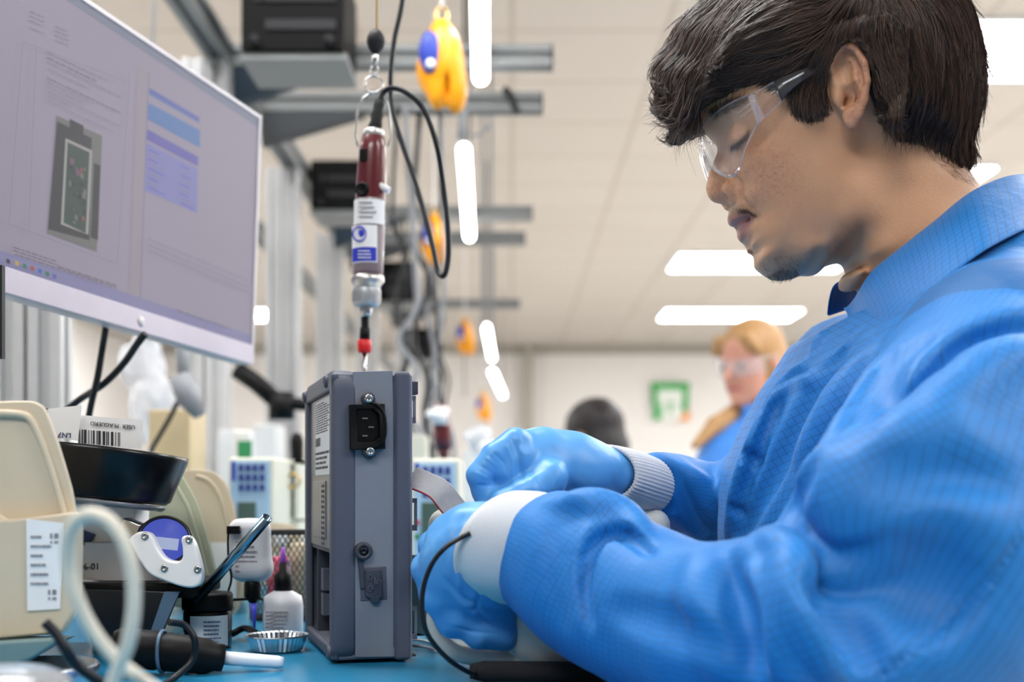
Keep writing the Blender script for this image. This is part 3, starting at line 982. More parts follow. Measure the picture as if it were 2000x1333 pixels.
def monitor():
    BR = P(493, 713, 1.485); TR = P(510, 228, 1.50); BL = P(0, 570, 1.075)
    U = (BL - BR).normalized()                      # to the left, towards us
    Vv = (TR - BR); Vv = (Vv - U * Vv.dot(U)).normalized()
    Nn = U.cross(Vv)                                # out of the screen?
    if Nn.dot(Vector((0, 0, CAMZ)) - BR) < 0: Nn = -Nn
    H_ = (TR - BR).length; W_ = H_ * 1.62
    def pt(s, t_, o=0): return BR + U * s + Vv * t_ + Nn * o
    def st(px, py):
        d = Vector(ray_((px, py))); o = Vector((0, 0, CAMZ)); k = (BR - o).dot(Nn) / d.dot(Nn); q = o + d * k - BR
        return q.dot(U), q.dot(Vv)
    t = thing('monitor', 'large silver monitor showing a document page on the left of the picture', 'monitor', pt(W_ / 2, 0))
    R = Matrix((U, Vv, Nn)).transposed()
    chin = st(200, 622)[1] - st(200, 627)[1] + .0205
    MB().box(pt(W_ / 2, H_ / 2, -.012), (W_, H_, .022), R).build('housing', M['silver'], t, bevel=.003)
    MB().box(pt(W_ / 2, H_ / 2, -.040), (W_ * .6, H_ * .5, .04), R).build('rear_cover', M['silver'], t, bevel=.01)
    b = .005
    mb = MB()
    mb.box(pt(W_ / 2, chin / 2, .0), (W_, chin, .004), R); mb.build('chin', M['chin'], t, bevel=.0008)
    mb = MB()
    mb.box(pt(W_ / 2, H_ - b / 2, 0), (W_, b, .004), R); mb.box(pt(b / 2, (H_ + chin) / 2, 0), (b, H_ - chin, .004), R); mb.box(pt(W_ - b / 2, (H_ + chin) / 2, 0), (b, H_ - chin, .004), R)
    mb.build('bezel', M['silver'], t, bevel=.0008)
    MB().box(pt(W_ / 2, (H_ + chin) / 2, -.001), (W_ - 2 * b, H_ - chin - b, .002), R).build('screen', emis('screen_page', (.635, .60, .68), .92), t)
    sc = [o for o in t.children if o.name.startswith('screen')][0]
    # ---- picture on the screen: windows, text rows, a photo of a board
    mats = [emis('screen_text', (.42, .39, .47), .9), emis('screen_bar_blue', (.34, .50, .74), .9), emis('screen_bar_violet', (.40, .38, .72), .9), emis('screen_photo_dark', (.17, .17, .18), .9),
            emis('screen_photo_grey', (.46, .46, .45), .9), emis('screen_margin', (.64, .60, .655), .9), emis('screen_taskbar', (.56, .55, .72), .9), emis('screen_text_soft', (.54, .51, .61), .9),
            emis('icon_yellow', (.80, .68, .30), .9), emis('icon_green', (.16, .50, .35), .9), emis('icon_blue', (.25, .42, .80), .9), emis('icon_red', (.68, .32, .30), .9),
            emis('screen_table', (.53, .53, .78), .9), emis('photo_green', (.20, .29, .25), .9), emis('photo_pale', (.66, .66, .64), .9), emis('screen_top', (.52, .54, .63), .9), emis('photo_pink', (.50, .35, .45), .9)]
    mb = MB()
    lay = [0]
    def quad(pts, mi, o=None):
        lay[0] += 1
        o = .00030 + .00001 * lay[0] if o is None else o
        mb.add([pt(*st(x, y), o) for x, y in pts], [(0, 1, 2, 3)], mi)
    S_ = lambda x: (x[0] / 1.852, x[1] / 1.852)
    def q1(mi, *p): quad([S_(a) for a in p], mi)
    # top strip of the window, page gap between the two windows
    q1(15, (160, -110), (936, 425), (934, 462), (150, -60))
    q1(5, (495, 235), (535, 262), (505, 1085), (465, 1060))
    q1(7, (535, 262), (539, 265), (508, 1087), (504, 1085))
    q1(6, (-20, 900), (915, 1215), (915, 1262), (-20, 960))
    # table on the right window
    q1(1, (540, 318), (720, 425), (720, 445), (540, 342)); q1(2, (540, 322), (720, 428), (720, 440), (540, 333))
    q1(1, (536, 372), (722, 472), (722, 535), (534, 432))
    q1(2, (532, 468), (716, 568), (715, 602), (530, 505))
    q1(12, (528, 515), (715, 612), (712, 772), (524, 690))
    r = random.Random(4)
    for k in range(9):
        y = 535 + k * 17; 
        for (a, b_) in ((535, 600), (650, 705)):
            w = r.uniform(.5, 1); x1 = a + (b_ - a) * w
            q1(7 if k % 2 else 2, (a, y + (a - 530) * .5), (x1, y + (x1 - 530) * .5), (x1, y + (x1 - 530) * .5 + 5), (a, y + (a - 530) * .5 + 5))
    # photo of the open unit
    q1(4, (203, 418), (368, 492), (348, 912), (168, 845))
    q1(3, (205, 440), (330, 500), (322, 870), (172, 830))
    q1(14, (235, 500), (332, 545), (318, 850), (218, 812)); q1(13, (243, 515), (322, 552), (308, 845), (228, 806))
    q1(3, (250, 430), (300, 455), (300, 492), (250, 465)); q1(3, (338, 590), (362, 600), (352, 870), (326, 860))
    for k in range(34):
        x = r.uniform(245, 300); y = r.uniform(560, 800); w = r.uniform(4, 14); h = r.uniform(4, 22)
        q1(r.choice([3, 4, 13, 14, 3, 11]) if k % 7 == 0 else r.choice([3, 13, 4]), (x, y), (x + w, y + w * .45), (x + w, y + h + w * .45), (x, y + h))
    q1(16, (248, 572), (264, 580), (264, 600), (248, 592)); q1(16, (272, 610), (285, 616), (284, 640), (271, 634))
    # text paragraphs
    def row(x0, y0, x1, slope, mi=7, th=4):
        x = x0
        while x < x1:
            w = min(r.uniform(8, 26), x1 - x)
            a = y0 + (x - x0) * slope; b_ = y0 + (x + w - x0) * slope
            q1(mi, (x, a), (x + w, b_), (x + w, b_ + th), (x, a + th)); x += w + 4
    for y in (38, 55, 72, 98): row(104, y, 158, .42, 7)
    for y in (92, 108, 124, 142): row(195, y, 246, .42, 7)
    for y, e in ((186, 382), (206, 345), (221, 438), (246, 320), (280, 432), (295, 330), (312, 300), (330, 435), (345, 250), (362, 405)): row(165, y, e, .48, 0 if y in (206, 280) else 7, 4)
    for y in (893, 905, 917): row(40, y, 415 if y > 905 else 200, .33, 0, 4)
    row(200, 962, 412, .33, 0, 5)
    for y in (862, 885, 905): row(527, y, 890, .42, 7, 4)
    row(632, 1122, 820, .35, 0, 4)
    # frame lines of the page
    for a, b_ in (((70, 150), (20, 810)), ((118, 170), (92, 830)), ((458, 262), (413, 955))):
        q1(7, a, (a[0] + 2, a[1] + 1), (b_[0] + 2, b_[1] + 1), b_)
    for a, b_ in (((20, 810), (413, 955)), ((70, 150), (458, 300))): q1(7, a, b_, (b_[0], b_[1] + 2), (a[0], a[1] + 2))
    for x, y, mi in ((18, 945, 3), (50, 952, 8), (78, 962, 9), (106, 970, 11), (133, 980, 10), (160, 991, 9), (186, 1000, 2)):
        q1(mi, (x - 7, y - 9), (x + 7, y - 4), (x + 7, y + 12), (x - 7, y + 7))
    q1(14, (33, 914), (40, 912), (46, 918), (38, 922))
    mb.build('screen_image', mats, sc)
    # round maker's mark on the chin
    s0, t0 = st(272, 628)
    MB().lathe([(0, .0), (.0058, .0), (.0058, .0004), (0, .0004)], pt(s0, t0, .002), Nn, n=28).build('maker_mark', M['silver'], t)
    text_obj('maker_mark_letters', 'hp', .0085, M['paper'], pt(s0, t0, .0027), -U, Vv, t)
    # arm behind
    MB().tube([pt(W_ * .45, H_ * .5, -.06), pt(W_ * .45, H_ * .5, -.12), pt(W_ * .25, H_ * .3, -.22)], .018, n=12).build('mount', M['black_plastic'], t)
    # leads hanging down
    c = MB().tube(vspline([P(208, 628, 1.262), P(205, 650, 1.262), P(200, 680, 1.27), P(190, 740, 1.27), P(176, 800, 1.28), P(160, 900, 1.3), P(150, 1000, 1.3)], 30), .0036, n=10).build('monitor_cable', M['cable']); tag(c, 'dark cable hanging straight down from under the monitor', 'cable', 'leads below the monitor')
    c = MB().tube(vspline([P(284, 652, 1.26), P(268, 672, 1.265), P(240, 712, 1.28), P(200, 752, 1.28), P(150, 785, 1.30), P(110, 830, 1.3), P(90, 950, 1.3)], 30), .0038, n=10).build('monitor_cable', M['cable']); tag(c, 'dark cable slanting down left below the monitor logo', 'cable', 'leads below the monitor')
    e = MB().box(P(2, 610, .95), (.004, .006, .072)).build('strip', M['box_slot']); tag(e, 'thin dark grey upright strip at the left edge under the monitor', 'strip')
monitor()

# ================================================================ hanging electric screwdrivers
M['maroon'] = mat('driver_maroon', (.36, .08, .11), .3, coat=.3)
M['clear'] = mat('clear_sleeve', (.93, .93, .95), .12, spec=.6, alpha=.28)
M['collar'] = mat('collar_grey', (.70, .72, .74), .35, metal=.3)
def lathe_px(name, prof, Y, m, parent, n=32):
    """profile rows (px centre x, px y, px radius) stacked on a slightly leaning axis"""
    vs = []; s = Y / FOC
    for cx, y, r in prof:
        c = P(cx, y, Y)
        for k in range(n):
            a = 2 * math.pi * k / n
            vs.append(c + Vector((math.cos(a), math.sin(a), 0)) * max(r * s, 1e-5))
    fs = [(i * n + k, i * n + (k + 1) % n, (i + 1) * n + (k + 1) % n, (i + 1) * n + k) for i in range(len(prof) - 1) for k in range(n)]
    mb = MB().add(vs, fs, 0, True)
    b = 0; L = (len(prof) - 1) * n
    mb.f.append([k for k in range(n)][::-1]); mb.m.append(0); mb.sm.append(False)
    mb.f.append([L + k for k in range(n)]); mb.m.append(0); mb.sm.append(False)
    return mb.build(name, m, parent)

def driver():
    Y = 1.25; s = Y / FOC
    t = thing('electric_screwdriver', 'maroon electric screwdriver hanging point down above the grey instrument', 'screwdriver', P(712, 725, Y), 0, 'hanging maroon screwdrivers')
    lathe_px('body', [(729, 262, 16), (729, 268, 22), (728, 290, 26), (727, 320, 28), (725, 360, 29), (723, 400, 29), (722, 450, 29), (720, 500, 29), (719, 540, 29), (719, 544, 27)], Y, M['maroon'], t)
    lathe_px('top_collar', [(730, 254, 19), (730, 257, 21), (729, 266, 22), (729, 269, 20)], Y, M['brushed'], t)
    lathe_px('strain_relief', [(742, 196, 8), (740, 205, 11), (738, 215, 10), (736, 226, 13), (735, 236, 11.5), (733, 246, 14), (731, 256, 12)], Y, M['black_rubber'], t)
    lathe_px('sleeve', [(723, 392, 30.5), (721, 440, 31), (719, 500, 31), (718, 536, 31)], Y, M['clear'], t)
    lathe_px('nose_cone', [(719, 538, 30), (718, 546, 33), (718, 552, 33), (717, 560, 27), (717, 566, 25)], Y, M['brushed'], t, n=12)
    lathe_px('clutch_ring', [(716, 563, 26), (716, 567, 28), (716, 594, 27), (715, 600, 22)], Y, M['collar'], t)
    kn = MB()
    for k in range(30):
        a = 2 * math.pi * k / 30; c = P(716, 580, Y) + Vector((math.cos(a), math.sin(a), 0)) * (27.6 * s)
        kn.box(c, (.0009, .0009, .012), Matrix.Rotation(a, 3, 'Z'))
    kn.build('knurling', M['brushed'], t)
    lathe_px('chuck', [(715, 598, 12), (715, 603, 13), (715, 614, 12), (714, 620, 9)], Y, M['steel'], t)
    lathe_px('bit_holder', [(713, 620, 8), (713, 640, 8), (713, 641, 10), (712, 668, 10)], Y, M['black_plastic'], t)
    lathe_px('red_ring', [(712, 664, 11), (712, 666, 13.5), (712, 685, 14), (712, 690, 11)], Y, M['red_plastic'], t)
    lathe_px('bit', [(712, 688, 5.2), (712, 730, 4.6), (712, 760, 4.2)], Y, M['steel'], t, n=6)
    # labels wrapped on the near side
    def wrap(name, cx, y0, y1, r, a0, a1, m, n=14):
        vs = []
        for y in (y0, y1):
            for i in range(n + 1):
                a = math.radians(a0 + (a1 - a0) * i / n)
                c = P(cx, y, Y)
                vs.append(c + Vector((math.sin(a), -math.cos(a), 0)) * (r * s))
        mb = MB().add(vs, [(i, i + 1, n + 2 + i, n + 1 + i) for i in range(n)], 0, True)
        return mb.build(name, m, t)
    wrap('label', 722, 396, 443, 32.2, -62, 70, M['paper'])
    wrap('label', 720, 446, 518, 32.2, -75, 38, M['paper'])
    wrap('blue_band', 720, 489, 516, 32.6, -68, 34, M['blue_label'])
    o = P(720, 464, Y - .0178)
    c = P(706, 464, Y); cc = Vector((c.x, Y - 31 * s, c.z))
    MB().tube([cc + Vector((math.cos(a) * .0066, -.0008 + .006 * abs(math.cos(a)) * .12, math.sin(a) * .0072)) for a in np.linspace(0, 2 * math.pi, 24)[:-1]], .0009, n=6, closed=True).build('round_symbol', M['blue_label'], t)
    MB().ball(cc + Vector((.002, -.0006, .001)), (.0032, .0008, .0038), n=12).build('symbol_fill', M['blue_label'], t)
    sc = MB(); a_ = P(704, 436, Y); a_.y = Y - 33.2 * s
    scribble(sc, a_, (1, 0, 0), (0, 0, 1), .018, .019, 4, seed=8, th=.35); sc.build('label_print', M['grey_ink'], t)
    sc = MB(); a_ = P(703, 513, Y); a_.y = Y - 33.6 * s
    scribble(sc, a_, (1, 0, 0), (0, 0, 1), .014, .010, 3, seed=9, th=.35); sc.build('label_print', M['paper'], t)
    b_ = P(711, 377, Y); b_.y = Y - 28 * s
    MB().lathe([(0, 0), (.0072, 0), (.0070, .0022), (.0052, .003), (.0045, .002), (0, .002)], b_, (-.35, -1, 0), n=24).build('button', M['black_plastic'], t)
    b_ = P(713, 310, Y); b_.y = Y - 26 * s
    MB().box(b_, (.0075, .004, .012), Matrix.Rotation(-.4, 3, 'Z')).build('switch', M['black_plastic'], t, bevel=.0006)
    b_ = P(751, 372, Y); b_.y = Y - 8 * s
    MB().tube([b_ + Vector((-.004, -.004, .003)), b_ + Vector((.006, -.006, -.003))], .0035, n=10).build('lever', M['paper'], t)
    # wire bail with ring
    w = [P(*q, Y) for q in [(699, 286), (695, 268), (696, 240), (700, 212), (708, 194), (722, 184), (736, 182), (748, 188), (757, 204), (761, 235), (762, 268), (758, 286)]]
    MB().tube(vspline(w, 50), .0011, n=8).build('bail', M['brass_pale'] if 'brass_pale' in M else M['steel'], t)
    MB().tube([P(730, 165, Y) + Vector((math.cos(a), .25 * math.sin(a), math.sin(a))) * .0092 for a in np.linspace(0, 2 * math.pi, 30)[:-1]], .0012, n=8, closed=True).build('bail_ring', M['steel'], t)
    # its own lead, looping right and back up
    w = [P(*q) for q in [(741, 200, Y), (750, 180, Y), (768, 172, Y - .005), (795, 182, Y - .01), (828, 215, Y - .01), (852, 280, Y - .01), (864, 350, Y), (874, 430, Y), (876, 500, Y), (868, 538, Y), (856, 530, Y + .01), (845, 480, Y + .02), (830, 420, Y + .03), (808, 345, Y + .04), (785, 280, Y + .05),
          (766, 210, Y + .06), (763, 150, Y + .06), (770, 80, Y + .06), (783, 20, Y + .06), (795, -60, Y + .06)]]
    MB().tube(vspline(w, 140), .0028, n=10).build('lead', M['cable'], t)
    # hanger cord and stopper of the balancer
    t2 = thing('hanger_cord', 'thin steel cord with dark ball stopper and hook holding the maroon screwdriver', 'cord', P(730, 150, Y))
    MB().tube([P(737, -500, Y), P(736, 60, Y)], .0010, n=8).build('cord', M['brass'], t2)
    lathe_px('ball_stopper', [(735, 58, 5), (734, 62, 11), (734, 72, 17), (734, 78, 18), (734, 82, 18.5), (734, 84, 18), (734, 94, 15), (733, 104, 7), (733, 106, 4)], Y, M['box_slot'], t2)
    lathe_px('swivel', [(733, 105, 5), (733, 108, 6.5), (732, 120, 6), (732, 126, 4)], Y, M['steel'], t2)
    MB().tube(vspline([P(*q, Y - .001) for q in [(732, 122), (738, 132), (735, 142), (726, 146), (723, 138), (727, 130)]], 24), .0010, n=8).build('hook', M['steel'], t2)
driver()

M['yellow'] = mat('balancer_yellow', (.93, .62, .03), .4, coat=.15)
def balancer(px, py, h_px, Y, label, zt):
    """rounded yellow tool balancer with blue badge, hook above and cord below"""
    s = Y / FOC; hh = h_px * s; c = P(px, py, Y)
    t = thing('tool_balancer', label, 'tool balancer', c, 0, 'yellow tool balancers')
    S = SDF(c - Vector((hh * .6, hh * .5, hh * .75)), c + Vector((hh * .6, hh * .5, hh * .75)), hh / 46)
    c = np.array(c)
    S.ell(c + [0.05 * hh, 0, .06 * hh], (.185 * hh, .18 * hh, .44 * hh), R=[[.985, 0, .17], [0, 1, 0], [-.17, 0, .985]], k=.0)
    S.ell(c + [-.08 * hh, .02 * hh, -.04 * hh], (.18 * hh, .16 * hh, .27 * hh), k=.08 * hh)
    S.ell(c + [.15 * hh, 0, -.27 * hh], (.115 * hh, .12 * hh, .22 * hh), k=.07 * hh)
    S.ell(c + [-.04 * hh, 0, -.28 * hh], (.105 * hh, .12 * hh, .17 * hh), k=.07 * hh)
    S.ell(c + [.065 * hh, -.15 * hh, -.30 * hh], (.025 * hh, .12 * hh, .20 * hh), k=.02 * hh, op='sub')
    S.mesh('housing', M['yellow'], t, xf=None)
    MB().ball(Vector(c) + Vector((-.11 * hh, -.14 * hh, .10 * hh)), (.115 * hh, .05 * hh, .22 * hh), n=20).build('blue_badge', M['badge'], t)
    MB().ball(Vector(c) + Vector((-.10 * hh, -.180 * hh, -.03 * hh)), (.05 * hh, .02 * hh, .05 * hh), n=16).build('badge_mark', M['paper'], t)
    a = Vector(c) + Vector((0, 0, .45 * hh))
    MB().tube([a + Vector((math.cos(q) * .06 * hh, 0, .07 * hh + math.sin(q) * .10 * hh)) for q in np.linspace(0, 2 * math.pi, 18)[:-1]], .014 * hh, n=8, closed=True).build('hook', M['brass'], t)
    MB().tube([a + Vector((0, 0, .16 * hh)), Vector((a.x, a.y, CEIL))], .018 * hh, n=6).build('strap', M['paper'] , t)
    MB().tube([Vector(c) + Vector((-.02 * hh, 0, -.45 * hh)), Vector(c) + Vector((-.01 * hh, 0, -1.6 * hh))], .012 * hh, n=6).build('cord', M['box_slot'], t)
M['badge'] = mat('badge_blue', (.12, .22, .62), .4)
balancer(862, 130, 188, 2.25, 'large yellow tool balancer with blue oval badge at top centre', CAMZ + .95)
balancer(848, 470, 105, 3.9, 'second yellow tool balancer, behind the looping black lead', CAMZ + .92)
balancer(908, 660, 72, 5.9, 'small blurred yellow balancer beside the slanted bar light', CAMZ + .93)
balancer(944, 796, 58, 8.5, 'smallest yellow balancer, low beside the farthest bar light', CAMZ + .93)
def Pn(px,py,Y): return np.array(P(px,py,Y))
# ================================================================ things on the left of the bench
def rect_label(name, o, x, y, w, h, m, parent, th=.0004):
    """thin sticker: o corner, x right, y up"""
    x = Vector(x).normalized(); y = Vector(y).normalized(); n = x.cross(y)
    mb = MB(); o = Vector(o)
    mb.prism([o, o + x * w, o + x * w + y * h, o + y * h], n * th)
    return mb.build(name, m, parent)

def bin_(label, bx, by, bz, rz, w, d, h, lab_seed, mt=None, tiltx=0.0):
    """beige stacking bin: high back, cut-down front, rolled rim; local x = width, y = depth (back at +y)"""
    mt = mt or M['beige']
    t = thing('storage_bin', label, 'bin', (bx, by, bz), 0, 'beige storage bins')
    R = Matrix.Rotation(rz, 3, 'Z') @ Matrix.Rotation(tiltx, 3, 'Y')
    O = Vector((bx, by, bz))
    L = lambda x, y, z: O + R @ Vector((x, y, z))
    th = .0035
    # side profile (y,z): low front wall, sloping shoulder, tall back
    side = [(0, 0), (d, 0), (d + .012, h), (d * .93, h), (d * .62, h * .985), (d * .52, h * .93), (d * .26, h * .50), (d * .20, h * .46), (-.012, h * .44)]
    side = [(y, z) for y, z in side]
    def rnd_poly(p, it=2):
        return [tuple(q) for q in chaikin(p, it, True)]
    sp = [(0, 0), (d, 0)] + [tuple(q) for q in chaikin([(d, 0), (d + .012, h), (d * .55, h), (d * .22, h * .45), (-.012, h * .44), (0, 0)], 3)][1:-1]
    shell = MB()
    for sx in (-1, 1):
        shell.prism([L(sx * w / 2 - (th if sx > 0 else 0), y, z) for y, z in sp], R @ Vector((th, 0, 0)))
    shell.hull8([L(-w / 2, d, 0), L(w / 2, d, 0), L(w / 2, d + .012, h), L(-w / 2, d + .012, h)], [L(-w / 2, d - th, 0), L(w / 2, d - th, 0), L(w / 2, d + .012 - th, h), L(-w / 2, d + .012 - th, h)])
    shell.hull8([L(-w / 2, 0, 0), L(w / 2, 0, 0), L(w / 2, -.012, h * .44), L(-w / 2, -.012, h * .44)], [L(-w / 2, th, 0), L(w / 2, th, 0), L(w / 2, -.012 + th, h * .44), L(-w / 2, -.012 + th, h * .44)])
    shell.hull8([L(-w / 2, 0, 0), L(w / 2, 0, 0), L(w / 2, d, 0), L(-w / 2, d, 0)], [L(-w / 2, 0, th), L(w / 2, 0, th), L(w / 2, d, th), L(-w / 2, d, th)])
    shell.build('shell', mt, t, bevel=.0008)
    rim = MB()
    for sx in (-1, 1):
        pts = [L(sx * w / 2, y, z) for y, z in sp[2:]]
        rim.tube(pts, .0032, n=8)
    rim.tube([L(-w / 2, d + .012, h), L(w / 2, d + .012, h)], .0032, n=8)
    rim.tube([L(-w / 2, -.012, h * .44), L(w / 2, -.012, h * .44)], .0036, n=8)
    rim.build('rim', mt, t)
    return t, L, R

def clutter():
    # big near bin at the left edge: we look at its right side wall
    t = thing('storage_bin', 'beige storage bin with white label at the left edge, nearest of the bins', 'bin', P(-60, 1235, .80), 0, 'beige storage bins')
    Y0 = .78
    def A(x, y, dY=0): return P(x, y, Y0 + dY)
    outl = [(-140, 1262), (118, 1238), (150, 1180), (152, 1000), (118, 880), (90, 800), (72, 786), (50, 782), (-140, 790)]
    outl = [tuple(q) for q in chaikin(outl, 2, True)]
    m = MB(); m.prism([A(x, y) for x, y in outl], (0, .004, 0)); m.build('side_wall', M['beige'], t, bevel=.0015)
    m = MB(); m.prism([A(x - 4, y, .11) for x, y in outl], (0, .004, 0)); m.build('side_wall', M['beige'], t, bevel=.0015)
    m = MB(); e = [A(x, y) for x, y in [(118, 1238), (152, 1180), (152, 1000), (118, 880), (90, 800)]]
    m.hull8([A(148, 1190), A(152, 1000), A(152, 1000, .11), A(148, 1190, .11)], [A(142, 1190), A(146, 1000), A(146, 1000, .11), A(142, 1190, .11)])
    m.hull8([A(-140, 1262), A(118, 1238), A(118, 1238, .11), A(-140, 1262, .11)], [A(-140, 1254), A(118, 1230), A(118, 1230, .11), A(-140, 1254, .11)])
    m.build('end_wall', M['beige'], t)
    m = MB(); m.tube([A(x, y, -.001) for x, y in chaikin([(-100, 812), (40, 806), (66, 822), (96, 900), (128, 1010)], 2)], .0026, n=8)
    m.tube([A(x, y, -.001) for x, y in chaikin([(-60, 1003), (0, 1010), (20, 1030), (30, 1240)], 2)], .0024, n=8); m.build('rib', M['beige'], t)
    m = MB(); m.prism([A(x, y, -.012) for x, y in [(-140, 1020), (20, 1015), (152, 1000), (150, 1185), (118, 1238), (-140, 1262)]], (0, .012, 0)); m.build('label_holder', M['beige'], t, bevel=.002)
    o = A(54, 1194, -.0125); w = A(128, 1190, -.0125); h = A(52, 1014, -.0125)
    lb = MB(); lb.prism([A(54, 1194, -.0125), A(118, 1190, -.0125), A(124, 1022, -.0125), A(52, 1014, -.0125)], (0, -.0005, 0)); lb.build('label', M['paper'], t)
    sc = MB(); scribble(sc, A(60, 1150, -.0134), (1, 0, 0), (0, 0, 1), .015, .035, 6, seed=4, th=.25, fill=.4)
    for x, y in ((100, 1040), (96, 1150)):
        for i in range(5):
            for j in range(5):
                if (i * 3 + j * 5 + i * j) % 3: sc.box(A(x + i * 4, y + j * 5, -.0134), (.0012, .0001, .0015))
    sc.build('label_print', M['grey_ink'], t)
    # teal tray under it
    b = MB().hull8([P(-120, 1262, .74), P(128, 1246, .74), P(150, 1242, .90), P(-100, 1246, .90)], [P(-120, 1330, .74), P(60, 1290, .74), P(110, 1262, .90), P(-100, 1262, .90)]).build('tray', M['dull_teal'], bevel=.002)
    tag(b, 'dull teal tray edge beneath the nearest beige bin', 'tray')
    # second and third bins behind
    for (outl, Y0, dd, nm, mt, lab) in [
        ([(200, 1160), (440, 1200), (395, 1000), (360, 935), (345, 918), (180, 918)], 1.12, .12, 'pale greenish beige bin behind the white display cradle', M['beige_green'], None),
        ([(330, 1192), (470, 1192), (496, 1140), (470, 1060), (450, 960), (425, 925), (400, 918), (330, 918)], 1.30, .12, 'beige bin with white label standing behind the steel tube', M['beige'], (412, 1060, 462, 1170)),
        ([(520, 1080), (596, 1100), (598, 1090), (580, 1035), (570, 1026), (500, 1020)], 1.48, .10, 'small tan bin just left of the grey instrument, behind the mesh cup', M['beige'], (535, 1034, 562, 1064))]:
        t = thing('storage_bin', nm, 'bin', P(outl[0][0] + 60, outl[0][1], Y0 + dd / 2), 0, 'beige storage bins')
        pl = [tuple(q) for q in chaikin(outl, 2, True)]
        for k in (0, 1):
            m = MB(); m.prism([P(x, y, Y0 + k * dd) for x, y in pl], (0, .003, 0)); m.build('side_wall', mt, t, bevel=.001)
        m = MB()
        N_ = len(pl)
        for i in range(N_):
            (x0, y0), (x1, y1) = pl[i], pl[(i + 1) % N_]
            if x1 > x0 + 0 and False: continue
            if min(y0, y1) < outl[3][1] - 2 and x0 < outl[2][0] - 60: continue
            m.add([P(x0, y0, Y0 + .001), P(x1, y1, Y0 + .001), P(x1, y1, Y0 + dd), P(x0, y0, Y0 + dd)], [(0, 1, 2, 3)])
        m.build('rim', mt, t, solid=.002)
        m = MB(); m.tube([P(x - 16, y + 12, Y0 - .001) for x, y in chaikin([q for q in outl[1:] if True][:-1], 2)], .002, n=6); m.build('rib', mt, t)
        if lab:
            x0, y0, x1, y1 = lab
            m = MB(); m.prism([P(x0, y1, Y0 - .002), P(x1, y1, Y0 - .002), P(x1, y0, Y0 - .002), P(x0, y0, Y0 - .002)], (0, -.0008, 0)); m.build('label', M['paper'], t)
    # ---- round black tub with paper slips, on a clear plate
    Y = 1.0; c = P(205, 880, Y)
    ax = Vector((.10, .05, 1)).normalized()
    t = thing('round_tub', 'glossy black round tub with slips standing in it, left of the instrument', 'tub', c - ax * .03)
    MB().lathe([(.0, -.040), (.052, -.040), (.056, -.037), (.066, -.004), (.0665, 0), (.064, 0), (.054, -.034), (0, -.036)], c, ax, n=64).build('bowl', M['black_gloss'], t)
    MB().lathe([(.020, -.0455), (.050, -.0455), (.053, -.043), (.053, -.041), (.02, -.041)], c, ax, n=48).build('clear_base', M['clear_plate'], t)
    def slip(label, q, Yq, mt, n=(0, .0005, 0)):
        o = MB().prism([P(x, y, Yq) for x, y in q], n).build('paper_slip', mt); tag(o, label, 'paper slip', 'paper slips in the black tub'); return o
    s1 = slip('white paper slip with upside-down barcode and USER name in the black tub', [(152, 868), (276, 878), (281, 822), (156, 811)], .985, M['paper'])
    # marks on the slip are upside down
    bb = MB(); r = random.Random(3); x = 154.0
    while x < 236:
        w = r.choice([1.2, 1.8, 3.2, 4.6]); y0 = 839 + (x - 154) * .08
        bb.prism([P(x, y0 + 27, .9845), P(x + w, y0 + 27, .9845), P(x + w, y0, .9845), P(x, y0, .9845)], (0, .0003, 0)); x += w + r.choice([1.5, 2.4, 4])
    bb.build('barcode', M['ink'], s1)
    text_obj('name_print', 'USER  M.AGUERO', .0046, M['ink'], P(220, 831, .9838), (-1, 0, .09), (-.09, 0, -1), s1)
    s2 = slip('blank pale slip behind the barcode slip, leaning left in the black tub', [(80, 850), (152, 862), (160, 792), (82, 800)], .975, M['paper'])
    text_obj('print', '20', .005, M['ink'], P(88, 802, .9743), (-1, 0, 0), (0, 0, -1), s2); text_obj('print', '10-', .004, M['blue_label'], P(98, 836, .9743), (-1, 0, .1), (-.1, 0, -1), s2); text_obj('print', 'LN7', .0060, M['navy'], P(126, 850, .9743), (-1, 0, .08), (-.08, 0, -1), s2)
    # ---- pile of boxes and slips under the tub
    o = MB().box(P(228, 1100, 1.03), (.086, .05, .036)).build('small_carton', M['carton_grey'], bevel=.0008); tag(o, 'grey white carton marked 06-01 under the black tub', 'box')
    text_obj('carton_print', '06-01', .0075, M['ink'], P(174, 1108, 1.0045), (1, 0, .02), (0, 0, 1), o); text_obj('carton_print', '8', .005, M['ink'], P(163, 1062, 1.0045), (1, 0, 0), (0, 0, 1), o)
    o = MB().box(P(205, 1030, 1.04), (.062, .04, .045), Matrix.Rotation(.05, 3, 'Y')).build('folded_card', M['paper'], bevel=.0005); tag(o, 'white folded card with dark blue corner, between tub and carton', 'card')
    MB().prism([P(150, 1032, 1.018), P(186, 1045, 1.018), P(172, 1068, 1.018), P(156, 1062, 1.018)], (0, .001, 0)).build('blue_corner', M['navy'], o)
    o = MB().box(P(230, 1146, 1.02), (.15, .09, .012)).build('flat_tray', M['black_plastic'], bevel=.002); tag(o, 'thin black tray holding the grey white carton', 'tray')
    o = MB().prism([P(150, 1130, .99), P(212, 1140, .99), P(214, 1150, .99), P(150, 1150, .99)], (0, .0006, 0)).build('paper_slip', M['paper']); tag(o, 'small white slip at the front of the thin black tray', 'paper slip')
    # black open bin with angular side
    t = thing('black_bin', 'black open bin with slanted blue grey flap under the display cradle', 'bin', P(300, 1245, .98))
    MB().hull8([P(150, 1150, .97), P(352, 1156, .97), P(352, 1156, 1.06), P(150, 1150, 1.06)], [P(180, 1262, .97), P(318, 1240, .97), P(318, 1240, 1.06), P(180, 1262, 1.06)]).build('body', M['navy_black'], t, bevel=.0015)
